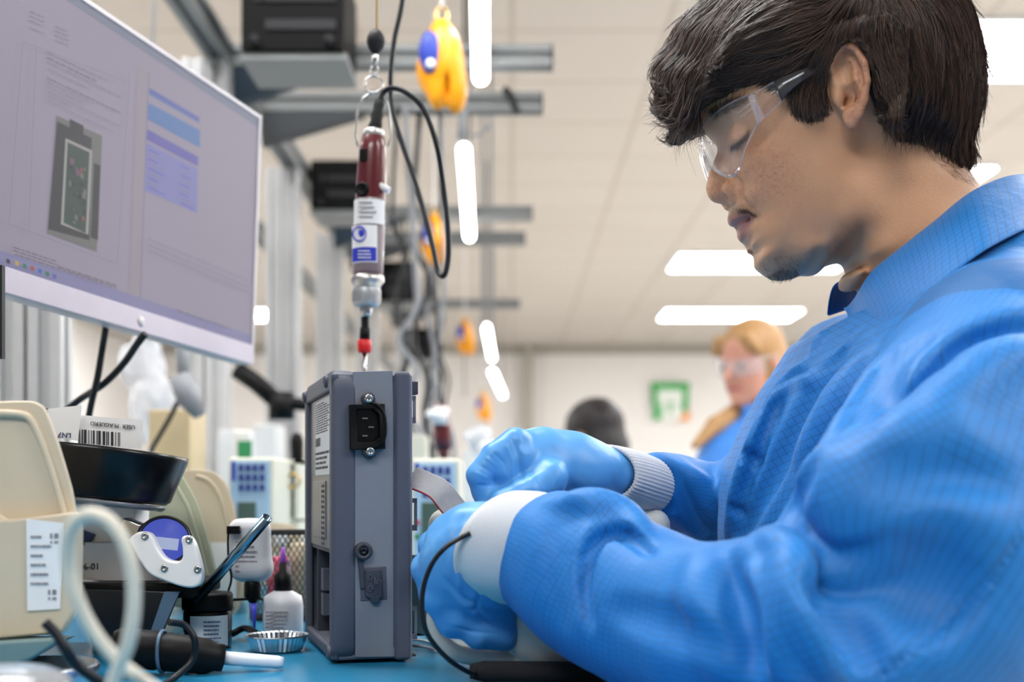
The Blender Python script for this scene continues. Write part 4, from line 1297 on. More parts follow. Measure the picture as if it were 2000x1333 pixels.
    MB().prism([P(322, 1156, .968), P(352, 1156, .968), P(318, 1232, .968), P(296, 1232, .968)], (0, -.002, 0)).build('flap', M['steel_blue'], t)
    # ---- white cradle with a round blue display
    Yc = .96; cc = P(330, 1070, Yc)
    t = thing('display_cradle', 'white screwed cradle holding a round watch-like gauge with blue display', 'gauge holder', P(330, 1150, Yc))
    k = 2.248
    def c2(X, Y_, dY=0): return P(X / k, 740 + Y_ / k, Yc + dY)
    out = [(560, 705), (600, 672), (640, 672), (668, 690), (690, 750), (730, 800), (800, 806), (800, 740), (790, 700), (815, 686), (845, 705), (870, 780), (888, 860), (880, 905), (850, 922), (800, 918), (720, 890), (650, 860), (610, 800), (575, 740)]
    out = [tuple(q) for q in chaikin(out, 2, True)]
    m = MB(); m.prism([c2(x, y, -.004) for x, y in out], (0, .012, 0)); m.build('bracket', M['white_gloss'], t, bevel=.0022, seg=3)
    for x, y in ((636, 692), (830, 708), (722, 833), (868, 838)):
        m = MB(); m.lathe([(0, 0), (.0030, 0), (.0028, .0012), (.0012, .0014), (.001, .0004), (0, .0004)], c2(x, y, -.004), (0, -1, 0), n=16); m.build('screw', M['steel'], t)
    ax = Vector((.30, -1, .50)).normalized(); gc = c2(722, 712, .013)
    MB().lathe([(0, -.020), (.019, -.020), (.0215, -.012), (.0225, -.002), (.0215, .001), (.0195, .0018), (.019, 0), (0, 0)], gc, ax, n=48).build('gauge_body', M['black_gloss'], t)
    MB().lathe([(.0186, .0006), (.0186, .0012), (0, .0014)], gc, ax, n=48).build('display', emis('display_blue', (.28, .36, .84), .9), t)
    u = Vector((1, 0, 0)); u = (u - ax * u.dot(ax)).normalized(); v = ax.cross(u)
    if v.z < 0: v = -v
    m = MB(); m.box(gc + ax * .0016 - v * .003, (.022, .010, .0004), Matrix((u, v, ax)).transposed()); m.build('display_readout', emis('display_pale', (.72, .78, .94), .9), t, bevel=.0001)
    MB().box(c2(580, 660, .02), (.016, .016, .014), Matrix.Rotation(.4, 3, 'Y')).build('knob', M['steel'], t, bevel=.002)
    # ---- steel tube sticking up to the right
    a = P(385, 1172, 1.00); b = P(522, 1012, .955)
    d = (b - a).normalized()
    o = MB().lathe([(.0042, 0), (.0042, (b - a).length), (.0034, (b - a).length), (.0034, (b - a).length - .02), (0, (b - a).length - .02)], a, d, n=28).build('steel_tube', M['blue_steel']); tag(o, 'bare steel tube slanting up to the right beside the display cradle', 'tube')
    # ---- black lidded jar with label
    c = P(405, 1262, 1.02); c.z = BENCH
    t = thing('jar', 'small black jar with white printed label in front of the beige bins', 'jar', c)
    MB().lathe([(0, 0), (.018, 0), (.0195, .002), (.0195, .030), (.018, .032), (0, .032)], c, n=40).build('body', M['black_gloss'], t)
    MB().lathe([(0, .032), (.0205, .032), (.0208, .034), (.0208, .044), (.0195, .046), (0, .046)], c, n=40).build('lid', M['black_plastic'], t)
    vs = []; n = 12
    for z in (.003, .028):
        for i in range(n + 1):
            an = math.radians(-30 + 100 * i / n); vs.append(c + Vector((math.sin(an) * .0198, -math.cos(an) * .0198, z)))
    lb = MB().add(vs, [(i, i + 1, n + 2 + i, n + 1 + i) for i in range(n)], 0, True).build('label', M['paper'], t)
    sc = MB(); scribble(sc, c + Vector((.002, -.0205, .005)), (1, .25, 0), (0, 0, 1), .014, .020, 6, seed=6, th=.4); sc.build('label_print', M['blue_ink'], t)
    # ---- squeeze bottle, foil dish, pouch, mesh cup
    Y = 1.10; c = P(553, 1240, Y); c.z = BENCH; s = Y / FOC
    t = thing('squeeze_bottle', 'cloudy squeeze bottle with black cap and purple tip beside the grey instrument', 'bottle', c)
    MB().lathe([(0, .0), (.016, 0), (.0178, .003), (.018, .028), (.0165, .036), (.008, .041), (.0075, .043)], c, n=36, sx=1.0).build('body', M['cloudy'], t)
    MB().lathe([(.0080, .040), (.0082, .055), (.0040, .058), (.0036, .066), (0, .066)], c, n=28).build('cap', M['black_plastic'], t)
    MB().lathe([(.0032, .065), (.0024, .074), (.0014, .080), (0, .080)], c, n=16).build('tip', M['purple'], t)
    sc = MB(); scribble(sc, c + Vector((-.012, -.0186, .005)), (1, 0, 0), (0, 0, 1), .023, .020, 6, seed=16, th=.4); sc.build('label_print', M['grey_ink'], t)
    c = P(541, 1240, 1.0); c.z = BENCH
    t = thing('foil_dish', 'shallow crimped foil dish on the blue mat beside the grey instrument', 'dish', c)
    vs = []; n = 72
    prof = [(.0, .0006), (.018, .0006), (.0195, .002), (.0235, .0125), (.0255, .0135), (.0258, .0125), (.0240, .012), (.0200, .0012), (.018, 0), (0, 0)]
    for r_, z in prof:
        for k_ in range(n):
            an = 2 * math.pi * k_ / n; q = 1 + (.02 * math.cos(an * 36) if .019 < r_ < .025 else 0)
            vs.append(c + Vector((math.cos(an) * r_ * q, math.sin(an) * r_ * q, z)))
    fs = [(i * n + k_, i * n + (k_ + 1) % n, (i + 1) * n + (k_ + 1) % n, (i + 1) * n + k_) for i in range(len(prof) - 1) for k_ in range(n)]
    MB().add(vs, fs, 0, False).build('pan', M['foil'], t)
    Y = 1.08
    t = thing('dispensing_pouch', 'soft white printed pouch hanging nozzle down on a wire stand', 'pouch', P(490, 1230, Y))
    S = SDF(P(440, 1150, Y) - Vector((0, .02, 0)), P(540, 1005, Y) + Vector((0, .02, 0)), .0011)
    a = np.array(P(468, 1035, Y)); b = np.array(P(508, 1035, Y)); a2 = np.array(P(474, 1110, Y)); b2 = np.array(P(508, 1110, Y))
    S.chain([a, b], .008, k=0); S.chain([a2, b2], .011, k=.0); S.cone(a, a2, .009, .011, k=.004); S.cone(b, b2, .009, .011, k=.004); S.cone((a + b) / 2, (a2 + b2) / 2, .009, .011, k=.006)
    S.mesh('bag', M['cloudy'], t)
    lathe_px('neck', [(493, 1130, 13), (493, 1142, 16), (493, 1166, 16), (493, 1170, 11), (494, 1178, 8)], Y, M['black_plastic'], t)
    lathe_px('needle', [(495, 1178, 7), (496, 1200, 5), (497, 1232, 1.5)], Y, M['needle_blue'], t)
    sc = MB(); o_ = P(466, 1120, Y); o_.y = Y - .0118; scribble(sc, o_, (1, 0, 0), (0, 0, 1), .019, .030, 7, seed=21, th=.4); sc.build('label_print', M['grey_ink'], t)
    w = vspline([P(*q, Y - .015) for q in [(470, 1040), (448, 1036), (446, 1090), (452, 1130), (444, 1165), (450, 1185)]], 30)
    MB().tube(w, .0010, n=6).build('wire', M['black_plastic'], t)
    MB().box(P(456, 1036, Y - .014), (.011, .004, .007)).build('clip', M['black_plastic'], t)
    MB().tube([P(450, 1186, Y - .015), P(455, 1172, Y - .01), P(510, 1170, Y), P(512, 1172, Y + .02)], .0013, n=6).build('stand', M['black_plastic'], t)
    MB().tube([P(450, 1172, Y), Vector((P(450, 1172, Y).x, Y, BENCH))], .0013, n=6).build('stand', M['black_plastic'], t)
    c = P(566, 1220, 1.26); c.z = BENCH
    t = thing('mesh_cup', 'black wire mesh cup with small coloured items behind the squeeze bottle', 'cup', c)
    mb = MB(); R_ = .040; Hc = .088; nn = 44
    for k_ in range(nn):
        a0 = 2 * math.pi * k_ / nn
        for sg in (1, -1):
            mb.tube([c + Vector((math.cos(a0 + sg * 1.3 * z) * R_, math.sin(a0 + sg * 1.3 * z) * R_, Hc * z)) for z in np.linspace(0, 1, 9)], .0005, n=3, cap=False)
    mb.build('mesh_wall', M['black_plastic'], t)
    MB().tube([c + Vector((math.cos(a_) * R_, math.sin(a_) * R_, Hc)) for a_ in np.linspace(0, 2 * math.pi, 49)[:-1]], .0016, n=8, closed=True).build('rim', M['black_plastic'], t)
    MB().lathe([(0, 0), (R_, 0), (R_, .002), (0, .002)], c, n=40).build('base', M['black_plastic'], t)
    for dx, dy, col, hh, nm, lb in ((-.012, 0, 'pink', .060, 'glue_stick', 'pink capped stick inside the mesh cup'), (.010, .010, 'beige', .074, 'roll', 'tan roll standing inside the mesh cup')):
        o = MB().lathe([(0, .003), (.011, .003), (.011, hh), (.009, hh + .003), (0, hh + .003)], c + Vector((dx, dy, 0)), n=20).build(nm, M[col]); tag(o, lb, 'stick' if nm != 'roll' else 'roll')
    # ---- black handles in front with white nozzle
    a = P(215, 1262, .86); b = P(436, 1286, .88)
    t = thing('dispenser_gun', 'black hand tool lying on the mat with a blunt white nozzle', 'hand tool', Vector((a.x, a.y, BENCH)))
    ax = (b - a); L_ = ax.length; ax.normalize()
    MB().lathe([(0, 0), (.010, .001), (.0135, .006), (.0140, L_ * .4), (.0125, L_ * .45), (.0140, L_ * .5), (.0125, L_ * .86), (.0100, L_ * .93), (.0098, L_), (.006, L_ + .001), (0, L_ + .001)], a, ax, n=36).build('handle', M['black_plastic'], t)
    MB().lathe([(.0050, 0), (.0048, .040), (.0040, .044), (0, .044)], b - ax * .0015, Vector((ax.x, ax.y, ax.z + .03)), n=24).build('nozzle', M['nozzle_white'], t)
    MB().tube([a + ax * (L_ * .46) + Vector((math.cos(q) * .0, math.cos(q) * .0145, math.sin(q) * .0145)) for q in np.linspace(0, 2 * math.pi, 24)[:-1]], .0014, n=6, closed=True).build('ring', M['steel_blue'], t)
    # second dark cable pair, foreground left
    for pts, r_, lb in [([(88, 1216, .66), (110, 1240, .66), (128, 1270, .66), (150, 1300, .665), (190, 1330, .67), (240, 1370, .68)], .0030, 'blurred dark cable end curling in the lower left foreground'),
                        ([(330, 1216, .84), (360, 1222, .85), (380, 1250, .85), (376, 1290, .85), (340, 1325, .84), (300, 1350, .82)], .0024, 'dark blue cable bowing over the black hand tool')]:
        o = MB().tube(vspline([P(*q) for q in pts], 40), r_, n=10).build('cable', M['cable']); tag(o, lb, 'cable', 'loose dark cables lower left')
    # big soft hose loop in the foreground
    w = [(205, 1400, .52), (222, 1330, .52), (252, 1250, .515), (262, 1160, .512), (250, 1080, .51), (215, 1020, .51), (168, 1006, .512), (136, 1040, .515), (134, 1110, .52), (155, 1180, .522), (190, 1245, .525), (240, 1300, .53), (300, 1345, .53), (380, 1400, .53)]
    o = MB().tube(vspline([P(*q) for q in w], 120), .0030, n=14).build('air_hose', M['hose']); tag(o, 'blurred translucent white hose making a loop in the lower left foreground', 'hose')
    o = MB().lathe([(.0, 0), (.034, 0), (.036, .002), (.040, .016), (.038, .018), (.033, .003), (0, .003)], Vector((P(70, 1310, .80).x, .80, BENCH)), n=60).build('foil_dish', M['foil']); tag(o, 'blurred blue tinted foil dish in the lower left corner', 'dish')
    o = MB().ball(P(20, 1345, .60), (.030, .03, .012), n=20).build('crumpled_wrap', M['clear_plate']); tag(o, 'clear crumpled wrap in the bottom left corner', 'wrap')
    # black cord resting behind foil dish
    o = MB().tube(vspline([P(*q) for q in [(452, 1240, 1.08), (480, 1228, 1.08), (510, 1244, 1.05), (540, 1262, 1.02)]], 20), .0030, n=8).build('black_tool', M['black_plastic']); tag(o, 'flat black tool lying between jar and foil dish', 'tool')

M['dull_teal'] = mat('dull_teal', (.42, .52, .52), .5)
M['beige_green'] = mat('beige_green', (.76, .77, .66), .4)
M['clear_plate'] = mat('clear_plate', (.85, .87, .90), .1, trans=.7)
M['carton_grey'] = mat('carton_grey', (.80, .80, .82), .6)
M['navy'] = mat('navy', (.16, .24, .42), .5)
M['navy_black'] = mat('navy_black', (.06, .09, .13), .3)
M['steel_blue'] = mat('steel_blue', (.33, .43, .52), .35)
M['blue_steel'] = mat('blue_steel', (.52, .62, .68), .22, metal=1)
M['white_gloss'] = mat('white_gloss', (.93, .93, .93), .22)
M['blue_ink'] = mat('blue_ink', (.25, .30, .45), .6)
M['cloudy'] = mat('cloudy_plastic', (.86, .86, .88), .35, alpha=.93)
M['purple'] = mat('purple', (.62, .30, .74), .4)
M['foil'] = mat('foil', (.80, .84, .88), .25, metal=.9)
M['needle_blue'] = mat('needle_blue', (.35, .36, .90), .3)
M['pink'] = mat('pink', (.90, .40, .50), .4)
M['nozzle_white'] = mat('nozzle_white', (.88, .89, .92), .3)
M['hose'] = mat('hose_white', (.86, .84, .78), .45, alpha=.96)
clutter()

# ================================================================ white unit under the hands, ribbon, cord
def work_area():
    M['unit_white'] = mat('unit_white', (.82, .82, .79), .45)
    M['unit_plate'] = mat('unit_plate', (.56, .62, .60), .35, metal=.4)
    M['handle_grey'] = mat('handle_grey', (.72, .74, .72), .35)
    t = thing('white_unit', 'off white instrument cover lying under both gloved hands', 'instrument cover', P(1100, 1250, 1.0))
    # main tray of the cover
    S = SDF((-.075, .835, BENCH), (.150, 1.17, CAMZ + .012), .0022)
    def rb(S, c, r, rad, k=.006):
        c = np.array(c); r = np.array(r)
        def fn(X, Y, Z):
            q = [np.abs(a - c[i]) - (r[i] - rad) for i, a in enumerate((X, Y, Z))]
            return np.sqrt(sum(np.maximum(a, 0) ** 2 for a in q)) + np.minimum(np.maximum(np.maximum(q[0], q[1]), q[2]), 0) - rad
        S.func(fn, c - r - .02, c + r + .02, k)
    rb(S, (.030, 1.06, CAMZ - .060), (.098, .080, .046), .014, 0)
    S.mesh('shell', M['unit_white'], t)
    MB().prism([P(1238, 1056, 1.02), P(1290, 1056, 1.02), P(1297, 1004, 1.02), P(1228, 998, 1.02)], (0, .05, 0)).build('upright_lip', M['unit_white'], t, bevel=.002)
    # smooth swelling grip nearest to us
    S = SDF((-.045, .78, BENCH - .002), (.085, .95, CAMZ - .06), .0016)
    S.chain([Pn(1010, 1195, .885), Pn(1045, 1235, .880), Pn(1090, 1258, .875), Pn(1150, 1262, .87)], [.020, .022, .020, .016], k=0, inner=.01)
    S.chain([Pn(1040, 1170, .905), Pn(1100, 1220, .90), Pn(1150, 1250, .89)], [.022, .020, .014], k=.012, inner=.01)
    S.d = np.maximum(S.d, (BENCH + .001 - (S.lo[2] + np.arange(S.n[2]) * S.h))[None, None, :].astype(np.float32))
    S.smooth(1)
    S.mesh('grip', M['unit_white'], t)
    # bail handle
    w = vspline([P(850, 1190, .90), P(850, 1222, .895), P(862, 1252, .89), P(890, 1276, .885), P(940, 1285, .88), P(1000, 1290, .875), P(1060, 1293, .872)], 40)
    MB().tube([Vector((q.x, q.y, max(q.z, BENCH + .0068))) for q in w], .0062, n=16).build('bail_handle', M['handle_grey'], t)
    MB().prism([P(803, 1085, 1.0), P(850, 1085, 1.0), P(850, 1245, 1.0), P(803, 1235, 1.0)], (0, .003, 0)).build('plate', M['unit_plate'], t)
    # ribbon cable
    M['ribbon'] = mat('ribbon_grey', (.66, .66, .68), .5)
    pts = [P(800, 930, .955), P(822, 940, .95), P(845, 950, .945), P(862, 962, .942), P(880, 985, .94), P(905, 1015, .935), P(930, 1040, .93)]
    pts = vspline(pts, 30)
    side = []
    for i, p in enumerate(pts):
        k = i / 29; side.append(Vector((.55, .55, .62)).lerp(Vector((.75, .5, .25)), k))
    mb = MB()
    for j in range(18):
        off = (j - 8.5) * .00125
        mb.tube([p + side[i].normalized() * off for i, p in enumerate(pts)], .00068, n=6, mi=1 if j == 0 else 0)
    M['ribbon_red'] = mat('ribbon_red', (.55, .05, .12), .5)
    tag(mb.build('ribbon_cable', [M['ribbon'], M['ribbon_red']]), 'grey ribbon cable with dark red edge, pinched by the gloved fingers', 'cable')
    # wrist strap cord on the near glove running to the woven sleeve
    w = [P(918, 1042, .808), P(898, 1052, .806), P(870, 1070, .80), P(845, 1100, .80), P(829, 1140, .80), P(824, 1185, .80), P(831, 1230, .80), P(850, 1262, .805), P(880, 1292, .81), P(912, 1312, .82), P(930, 1318, .83)]
    w = [Vector((q.x, q.y, max(q.z, BENCH + .002))) for q in w]
    tag(MB().tube(vspline(w, 60), .0017, n=10).build('wrist_cord', M['cable']), 'thin black wrist strap cord bowing down from the near cuff', 'cord')
    M['woven'] = mat('woven_black', (.10, .10, .11), .8, bump=1.0, bscale=900)
    a = P(918, 1306, .835); b = P(1440, 1330, .83); a.z = BENCH + .0075; b.z = BENCH + .0075
    w = [a + (b - a) * (i / 20) for i in range(21)]
    tag(MB().tube(w, [.0050] + [.0072] * 19 + [.005], n=18).build('woven_sleeve', M['woven']), 'black woven cable sleeve lying along the front of the blue mat', 'cable sleeve')
    # black stub at the device foot, white leads on the mat
    o = MB().tube([P(850, 1232, 1.02), P(810, 1234, 1.02), P(790, 1236, 1.02)], .004, n=8).build('plug', M['black_plastic']); tag(o, 'small black plug behind the foot of the grey instrument', 'plug')
    for k, (y0, y1) in enumerate(((1248, 1256), (1258, 1268))):
        w = [P(806, y0, 1.06 - k * .04), P(830, y0 + 2, 1.05 - k * .04), P(852, y1, 1.03 - k * .04)]
        for q in w: q.z = BENCH + .0018
        o = MB().tube(vspline(w, 12), .0014, n=6).build('white_lead', M['white_plastic']); tag(o, 'thin white lead on the mat by the instrument foot, %s' % ('farther one' if k == 0 else 'nearer one'), 'cable', 'white leads on the mat')
work_area()
# ================================================================ farther along the benches
M['cream'] = mat('instrument_cream', (.86, .85, .78), .45)
M['key_panel'] = mat('key_panel_blue', (.70, .82, .90), .45)
M['key'] = mat('key_navy', (.22, .28, .58), .45)
M['lcd'] = mat('lcd_green', (.32, .40, .36), .3)
M['grey_soft'] = mat('soft_grey', (.55, .56, .58), .5)
M['bag'] = mat('bag_clear', (.88, .89, .91), .25, alpha=.55)
M['box_white'] = mat('box_white', (.87, .87, .86), .5)
M['box_beige'] = mat('box_beige', (.84, .76, .60), .5)
M['green_lab'] = mat('green_label', (.20, .55, .35), .5)

def keypad(x0, y0, x1, y1, Y, label, second=False):
    t = thing('keypad_instrument', label, 'instrument', P((x0 + x1) / 2, y1, Y), 0, 'keypad instruments on the bench')
    a = P(x0, y1, Y); b = P(x1, y0, Y); w = b.x - a.x; h = b.z - a.z
    MB().box((a.x + w / 2, Y + .075, a.z + h / 2), (w, .15, h)).build('case', M['cream'], t, bevel=.004)
    MB().box((a.x + w / 2, Y - .001, a.z + h / 2), (w * .86, .004, h * .92)).build('front_panel', M['key_panel'], t, bevel=.001)
    for i in range(4):
        for j in range(3):
            MB().box((a.x + w * (.30 + .155 * i), Y - .004, a.z + h * (.88 - .115 * j)), (w * .10, .004, h * .075)).build('key', M['key'], t, bevel=.0008)
    MB().box((a.x + w * .42, Y - .004, a.z + h * (.33 if not second else .34)), (w * .40, .003, h * (.30 if not second else .44))).build('display', M['lcd'], t, bevel=.0005)
    MB().box((a.x + w * .13, Y - .004, a.z + h * .84), (w * .07, .003, h * .22)).build('side_mark', M['blue_label'], t)
    for k, mm in enumerate((M['red_plastic'], M['green_lab'])):
        MB().box((a.x + w * .13, Y - .004, a.z + h * (.36 - .14 * k)), (w * .08, .004, h * .05)).build('soft_key', mm, t)
    z0 = a.z
    MB().box((a.x + w / 2, Y + .075, (z0 + BENCH) / 2), (w * .9, .12, z0 - BENCH)).build('stand', M['cream'], t) if z0 - BENCH > .002 else None
keypad(446, 894, 534, 1062, 1.66, 'cream instrument with blue key panel left of the grey instrument')
keypad(803, 896, 897, 1092, 1.60, 'cream instrument with blue key panel seen between grey instrument and gloves', True)
def background():
    # open cream chassis next to the left keypad
    t = thing('open_chassis', 'open cream chassis with dark wiring right of the left keypad instrument', 'instrument', P(556, 1020, 1.78))
    a = P(534, 1020, 1.78); b = P(580, 898, 1.78)
    MB().box(((a.x + b.x) / 2, 1.86, b.z - .003), (b.x - a.x, .14, .006)).build('top', M['cream'], t)
    MB().box((b.x - .003, 1.86, (a.z + b.z) / 2), (.006, .14, b.z - a.z)).build('side', M['cream'], t)
    MB().box(((a.x + b.x) / 2, 1.86, a.z + .003 - .02), (b.x - a.x, .14, .04)).build('base', M['cream'], t)
    r = random.Random(8)
    mb = MB()
    for k in range(14):
        p = [Vector((r.uniform(a.x, b.x - .008), 1.80 + r.uniform(0, .05), r.uniform(a.z, b.z))) for _ in range(4)]
        mb.tube(vspline(p, 12), .0018, n=5)
    mb.build('wiring', M['cable'], t)
    MB().tube([P(572, 940, 1.77) + Vector((math.cos(q) * .010, 0, math.sin(q) * .010)) for q in np.linspace(0, 6.28, 20)[:-1]], .0018, n=6, closed=True).build('brass_ring', M['brass'], t)
    # black microphone-like handle left of the device
    t = thing('black_handle_tool', 'upright black rounded handle just left of the grey instrument', 'tool', P(580, 1000, 2.0))
    lathe_px('body', [(580, 846, 4), (580, 850, 10), (580, 862, 13), (581, 900, 12), (582, 960, 11), (583, 1030, 12), (583, 1090, 14)], 2.0, M['black_plastic'], t)
    o = MB().box((P(478, 880, 2.1).x, 2.1, (BENCH + P(478, 842, 2.1).z) / 2), (.030, .03, P(478, 842, 2.1).z - BENCH)).build('reagent_bottle', M['box_white'], bevel=.006); tag(o, 'pale bottle with green label behind the left keypad instrument', 'bottle')
    MB().box(P(478, 882, 2.083), (.024, .002, .035)).build('label', M['green_lab'], o)
    # monitor arm parts and cables in the left background
    t = thing('swing_bracket', 'black jointed support reaching right behind the instrument top', 'arm', P(460, 730, 2.3))
    MB().tube([P(462, 722, 2.3), P(500, 748, 2.3), P(548, 790, 2.3)], .017, n=12).build('upper_arm', M['black_plastic'], t)
    MB().tube([P(548, 786, 2.3), P(600, 792, 2.3), P(640, 800, 2.32)], .012, n=12).build('lower_arm', M['black_plastic'], t)
    MB().lathe([(0, -.03), (.024, -.03), (.024, .02), (0, .02)], P(550, 788, 2.3), n=20).build('joint', M['black_plastic'], t)
    t = thing('inspection_lamp', 'grey jointed lamp arm below the lower right corner of the monitor', 'lamp', P(360, 740, 1.9))
    MB().tube([P(352, 640, 1.9), P(356, 700, 1.9), P(362, 752, 1.9)], .010, n=10).build('stem', M['grey_soft'], t)
    MB().tube([P(350, 735, 1.9), P(368, 775, 1.9), P(390, 812, 1.9)], [.018, .020, .010], n=12).build('head', M['grey_soft'], t)
    MB().tube([P(352, 776, 1.9), P(330, 820, 1.9), P(296, 878, 1.9), Vector((P(280, 1000, 1.9).x, 1.9, BENCH))], .004, n=8).build('lower_rod', M['box_slot'], t)
    # wrapped goods
    r = random.Random(5)
    for (x0, y0, x1, y1, Y, lb) in [(225, 655, 335, 880, 2.3, 'tall crumpled clear plastic bag hanging behind the two monitor cables'), (900, 835, 992, 892, 2.6, 'white wrapped pack behind the far gloved hand'), (-20, 640, 62, 740, 2.0, 'greyish wrapped bundle at the left edge below the monitor')]:
        a = P(x0, y1, Y); b = P(x1, y0, Y); c = (a + b) / 2; w = b.x - a.x; h = b.z - a.z
        S = SDF((a.x - .02, Y - .07, a.z - .02), (b.x + .02, Y + .07, b.z + .02), max(w, h) / 60)
        for _ in range(9):
            S.ell(np.array(c) + [r.uniform(-.25, .25) * w, r.uniform(-.02, .02), r.uniform(-.3, .3) * h], (w * r.uniform(.15, .30), .035, h * r.uniform(.15, .28)), k=.015)
        o = S.mesh('plastic_bag' if Y > 2.2 and x0 < 500 else 'wrapped_pack', M['bag'] if x0 > 200 else M['grey_soft'], None, deform=lambda p: p + np.stack([vnoise(p, 60, 1), vnoise(p, 60, 2), vnoise(p, 60, 3)], 1) * .004)
        tag(o, lb, 'bag' if 'bag' in lb else 'pack')
        if x0 == 225: MB().tube([(c.x, Y, b.z - .03), (c.x + .02, Y, CAMZ + .92)], .003, n=6).build('tie_string', M['grey_soft'], o)
    # boxes standing on the far part of the bench
    for (x0, y0, x1, y1, Y, m, lb) in [(290, 800, 372, 905, 1.95, 'box_beige', 'blurred tan box behind the bins, under the grey lamp arm'), (425, 840, 462, 905, 2.45, 'box_white', 'slim white carton behind the left keypad instrument'),
                                     (495, 830, 540, 905, 2.5, 'box_white', 'white carton right of the green labelled bottle'),  (640, 880, 700, 960, 2.6, 'cream', 'cream box hidden mostly behind the grey instrument'),
                                     (905, 880, 960, 930, 2.9, 'box_white', 'small white carton under the wrapped pack behind the glove'), (800, 850, 832, 900, 2.4, 'cream', 'small cream box above the right keypad instrument'),
                                     (110, 880, 260, 960, 1.5, 'grey_soft', 'grey case low behind the round black tub'), (372, 895, 430, 960, 2.7, 'box_slot', 'dark grey case between the bins in the background')]:
        a = P(x0, y1, Y); b = P(x1, y0, Y); z0 = BENCH
        o = MB().box(((a.x + b.x) / 2, Y + .05, (z0 + b.z) / 2), (b.x - a.x, .10, b.z - z0)).build('carton', M[m], bevel=.003); tag(o, lb, 'box')
    # tangle of leads under the balancers
    for k in range(11):
        x = r.uniform(775, 862); Y = r.choice([2.95, 2.98, 4.15, 4.58])
        pts = [Vector((P(x, 430, Y).x, Y, CAMZ + .925))]
        for j, y in enumerate(range(430 if k % 3 else 540, 930, 62)):
            pts.append(P(x + r.uniform(-22, 22) + (j * 2), y, Y))
        o = MB().tube(vspline(pts, 40), r.choice([.004, .005, .007]), n=8).build('hanging_cable', M['cable'] if k % 3 else M['grey_soft'])
        tag(o, 'blurred cable in the tangle hanging behind the grey instrument', 'cable', 'hanging cable tangle')
    for k, (x0, x1, Y) in enumerate(((905, 900, 2.9), (942, 944, 4.6), (958, 960, 5.0))):
        o = MB().tube([Vector((P(x0, 250, Y).x, Y, CEIL if k else CAMZ + .90)), P(x1, 640 if k else 272, Y)], .009 if k == 0 else .006, n=8).build('hanging_strap', M['grey_soft']); tag(o, ['dark strap hanging left of the second bar light', 'grey strap hanging above the small yellow balancer', 'grey strap at the right of the small yellow balancer'][k], 'strap')
    # slings and clips on the arms
    o = MB().tube(vspline([P(*q, 2.95) for q in [(985, 172), (1000, 190), (1004, 205), (1012, 222)]], 12), .008, n=8).build('hook', M['box_slot']); tag(o, 'dark hook clipped to the second overhead cross arm', 'hook')
    o = MB().tube(vspline([P(*q, 3.2) for q in [(905, 250), (925, 265), (948, 255), (962, 225), (965, 200)]], 20), .004, n=8).build('cable', M['grey_soft']); tag(o, 'grey cable drooping from the second cross arm beside the balancer', 'cable')
    # two far screwdrivers
    for (px, py, Y, lb) in ((862, 790, 2.35, 'blurred maroon screwdriver hanging behind the top right of the grey instrument'),):
        t = thing('electric_screwdriver', lb, 'screwdriver', P(px, py, Y), 0, 'hanging maroon screwdrivers')
        lathe_px('body', [(px, py, 9), (px, py + 4, 16), (px + 2, py + 60, 18), (px + 4, py + 88, 16)], Y, M['maroon'], t)
        lathe_px('label', [(px - 2, py + 6, 14), (px - 1, py + 40, 14)], Y - .012, M['paper'], t)
        lathe_px('nose', [(px + 4, py + 86, 12), (px + 5, py + 104, 10), (px + 5, py + 106, 5), (px + 6, py + 140, 3)], Y, M['maroon'], t)
        MB().tube([P(px - 6, py + 22, Y - .02), P(px - 28, py + 18, Y - .03)], .007, n=8).build('lever', M['paper'], t)
        MB().tube([P(px, py, Y), P(px - 6, py - 120, Y), P(px - 14, 480, Y)], .003, n=6).build('cord', M['cable'], t)
background()

# ================================================================ two people further back
M['coat_plain'] = mat('coat_plain', (.20, .50, .84), .55, sheen=.2)
M['skin_fair'] = mat('skin_fair', (.80, .58, .50), .5, sss=.2)
M['skin_tan'] = mat('skin_tan', (.70, .48, .37), .5, sss=.2)
M['blond'] = mat('hair_blond', (.70, .54, .36), .5, scale=120, var=.25)
M['dark_hair'] = mat('hair_dark', (.15, .13, .14), .5, scale=120, var=.3)
M['lens'] = mat('lens_clear', (.85, .86, .90), .08, alpha=.18)
M['lip'] = mat('lip', (.70, .38, .38), .5)
M['eye_dark'] = mat('eye_dark', (.28, .22, .24), .4)

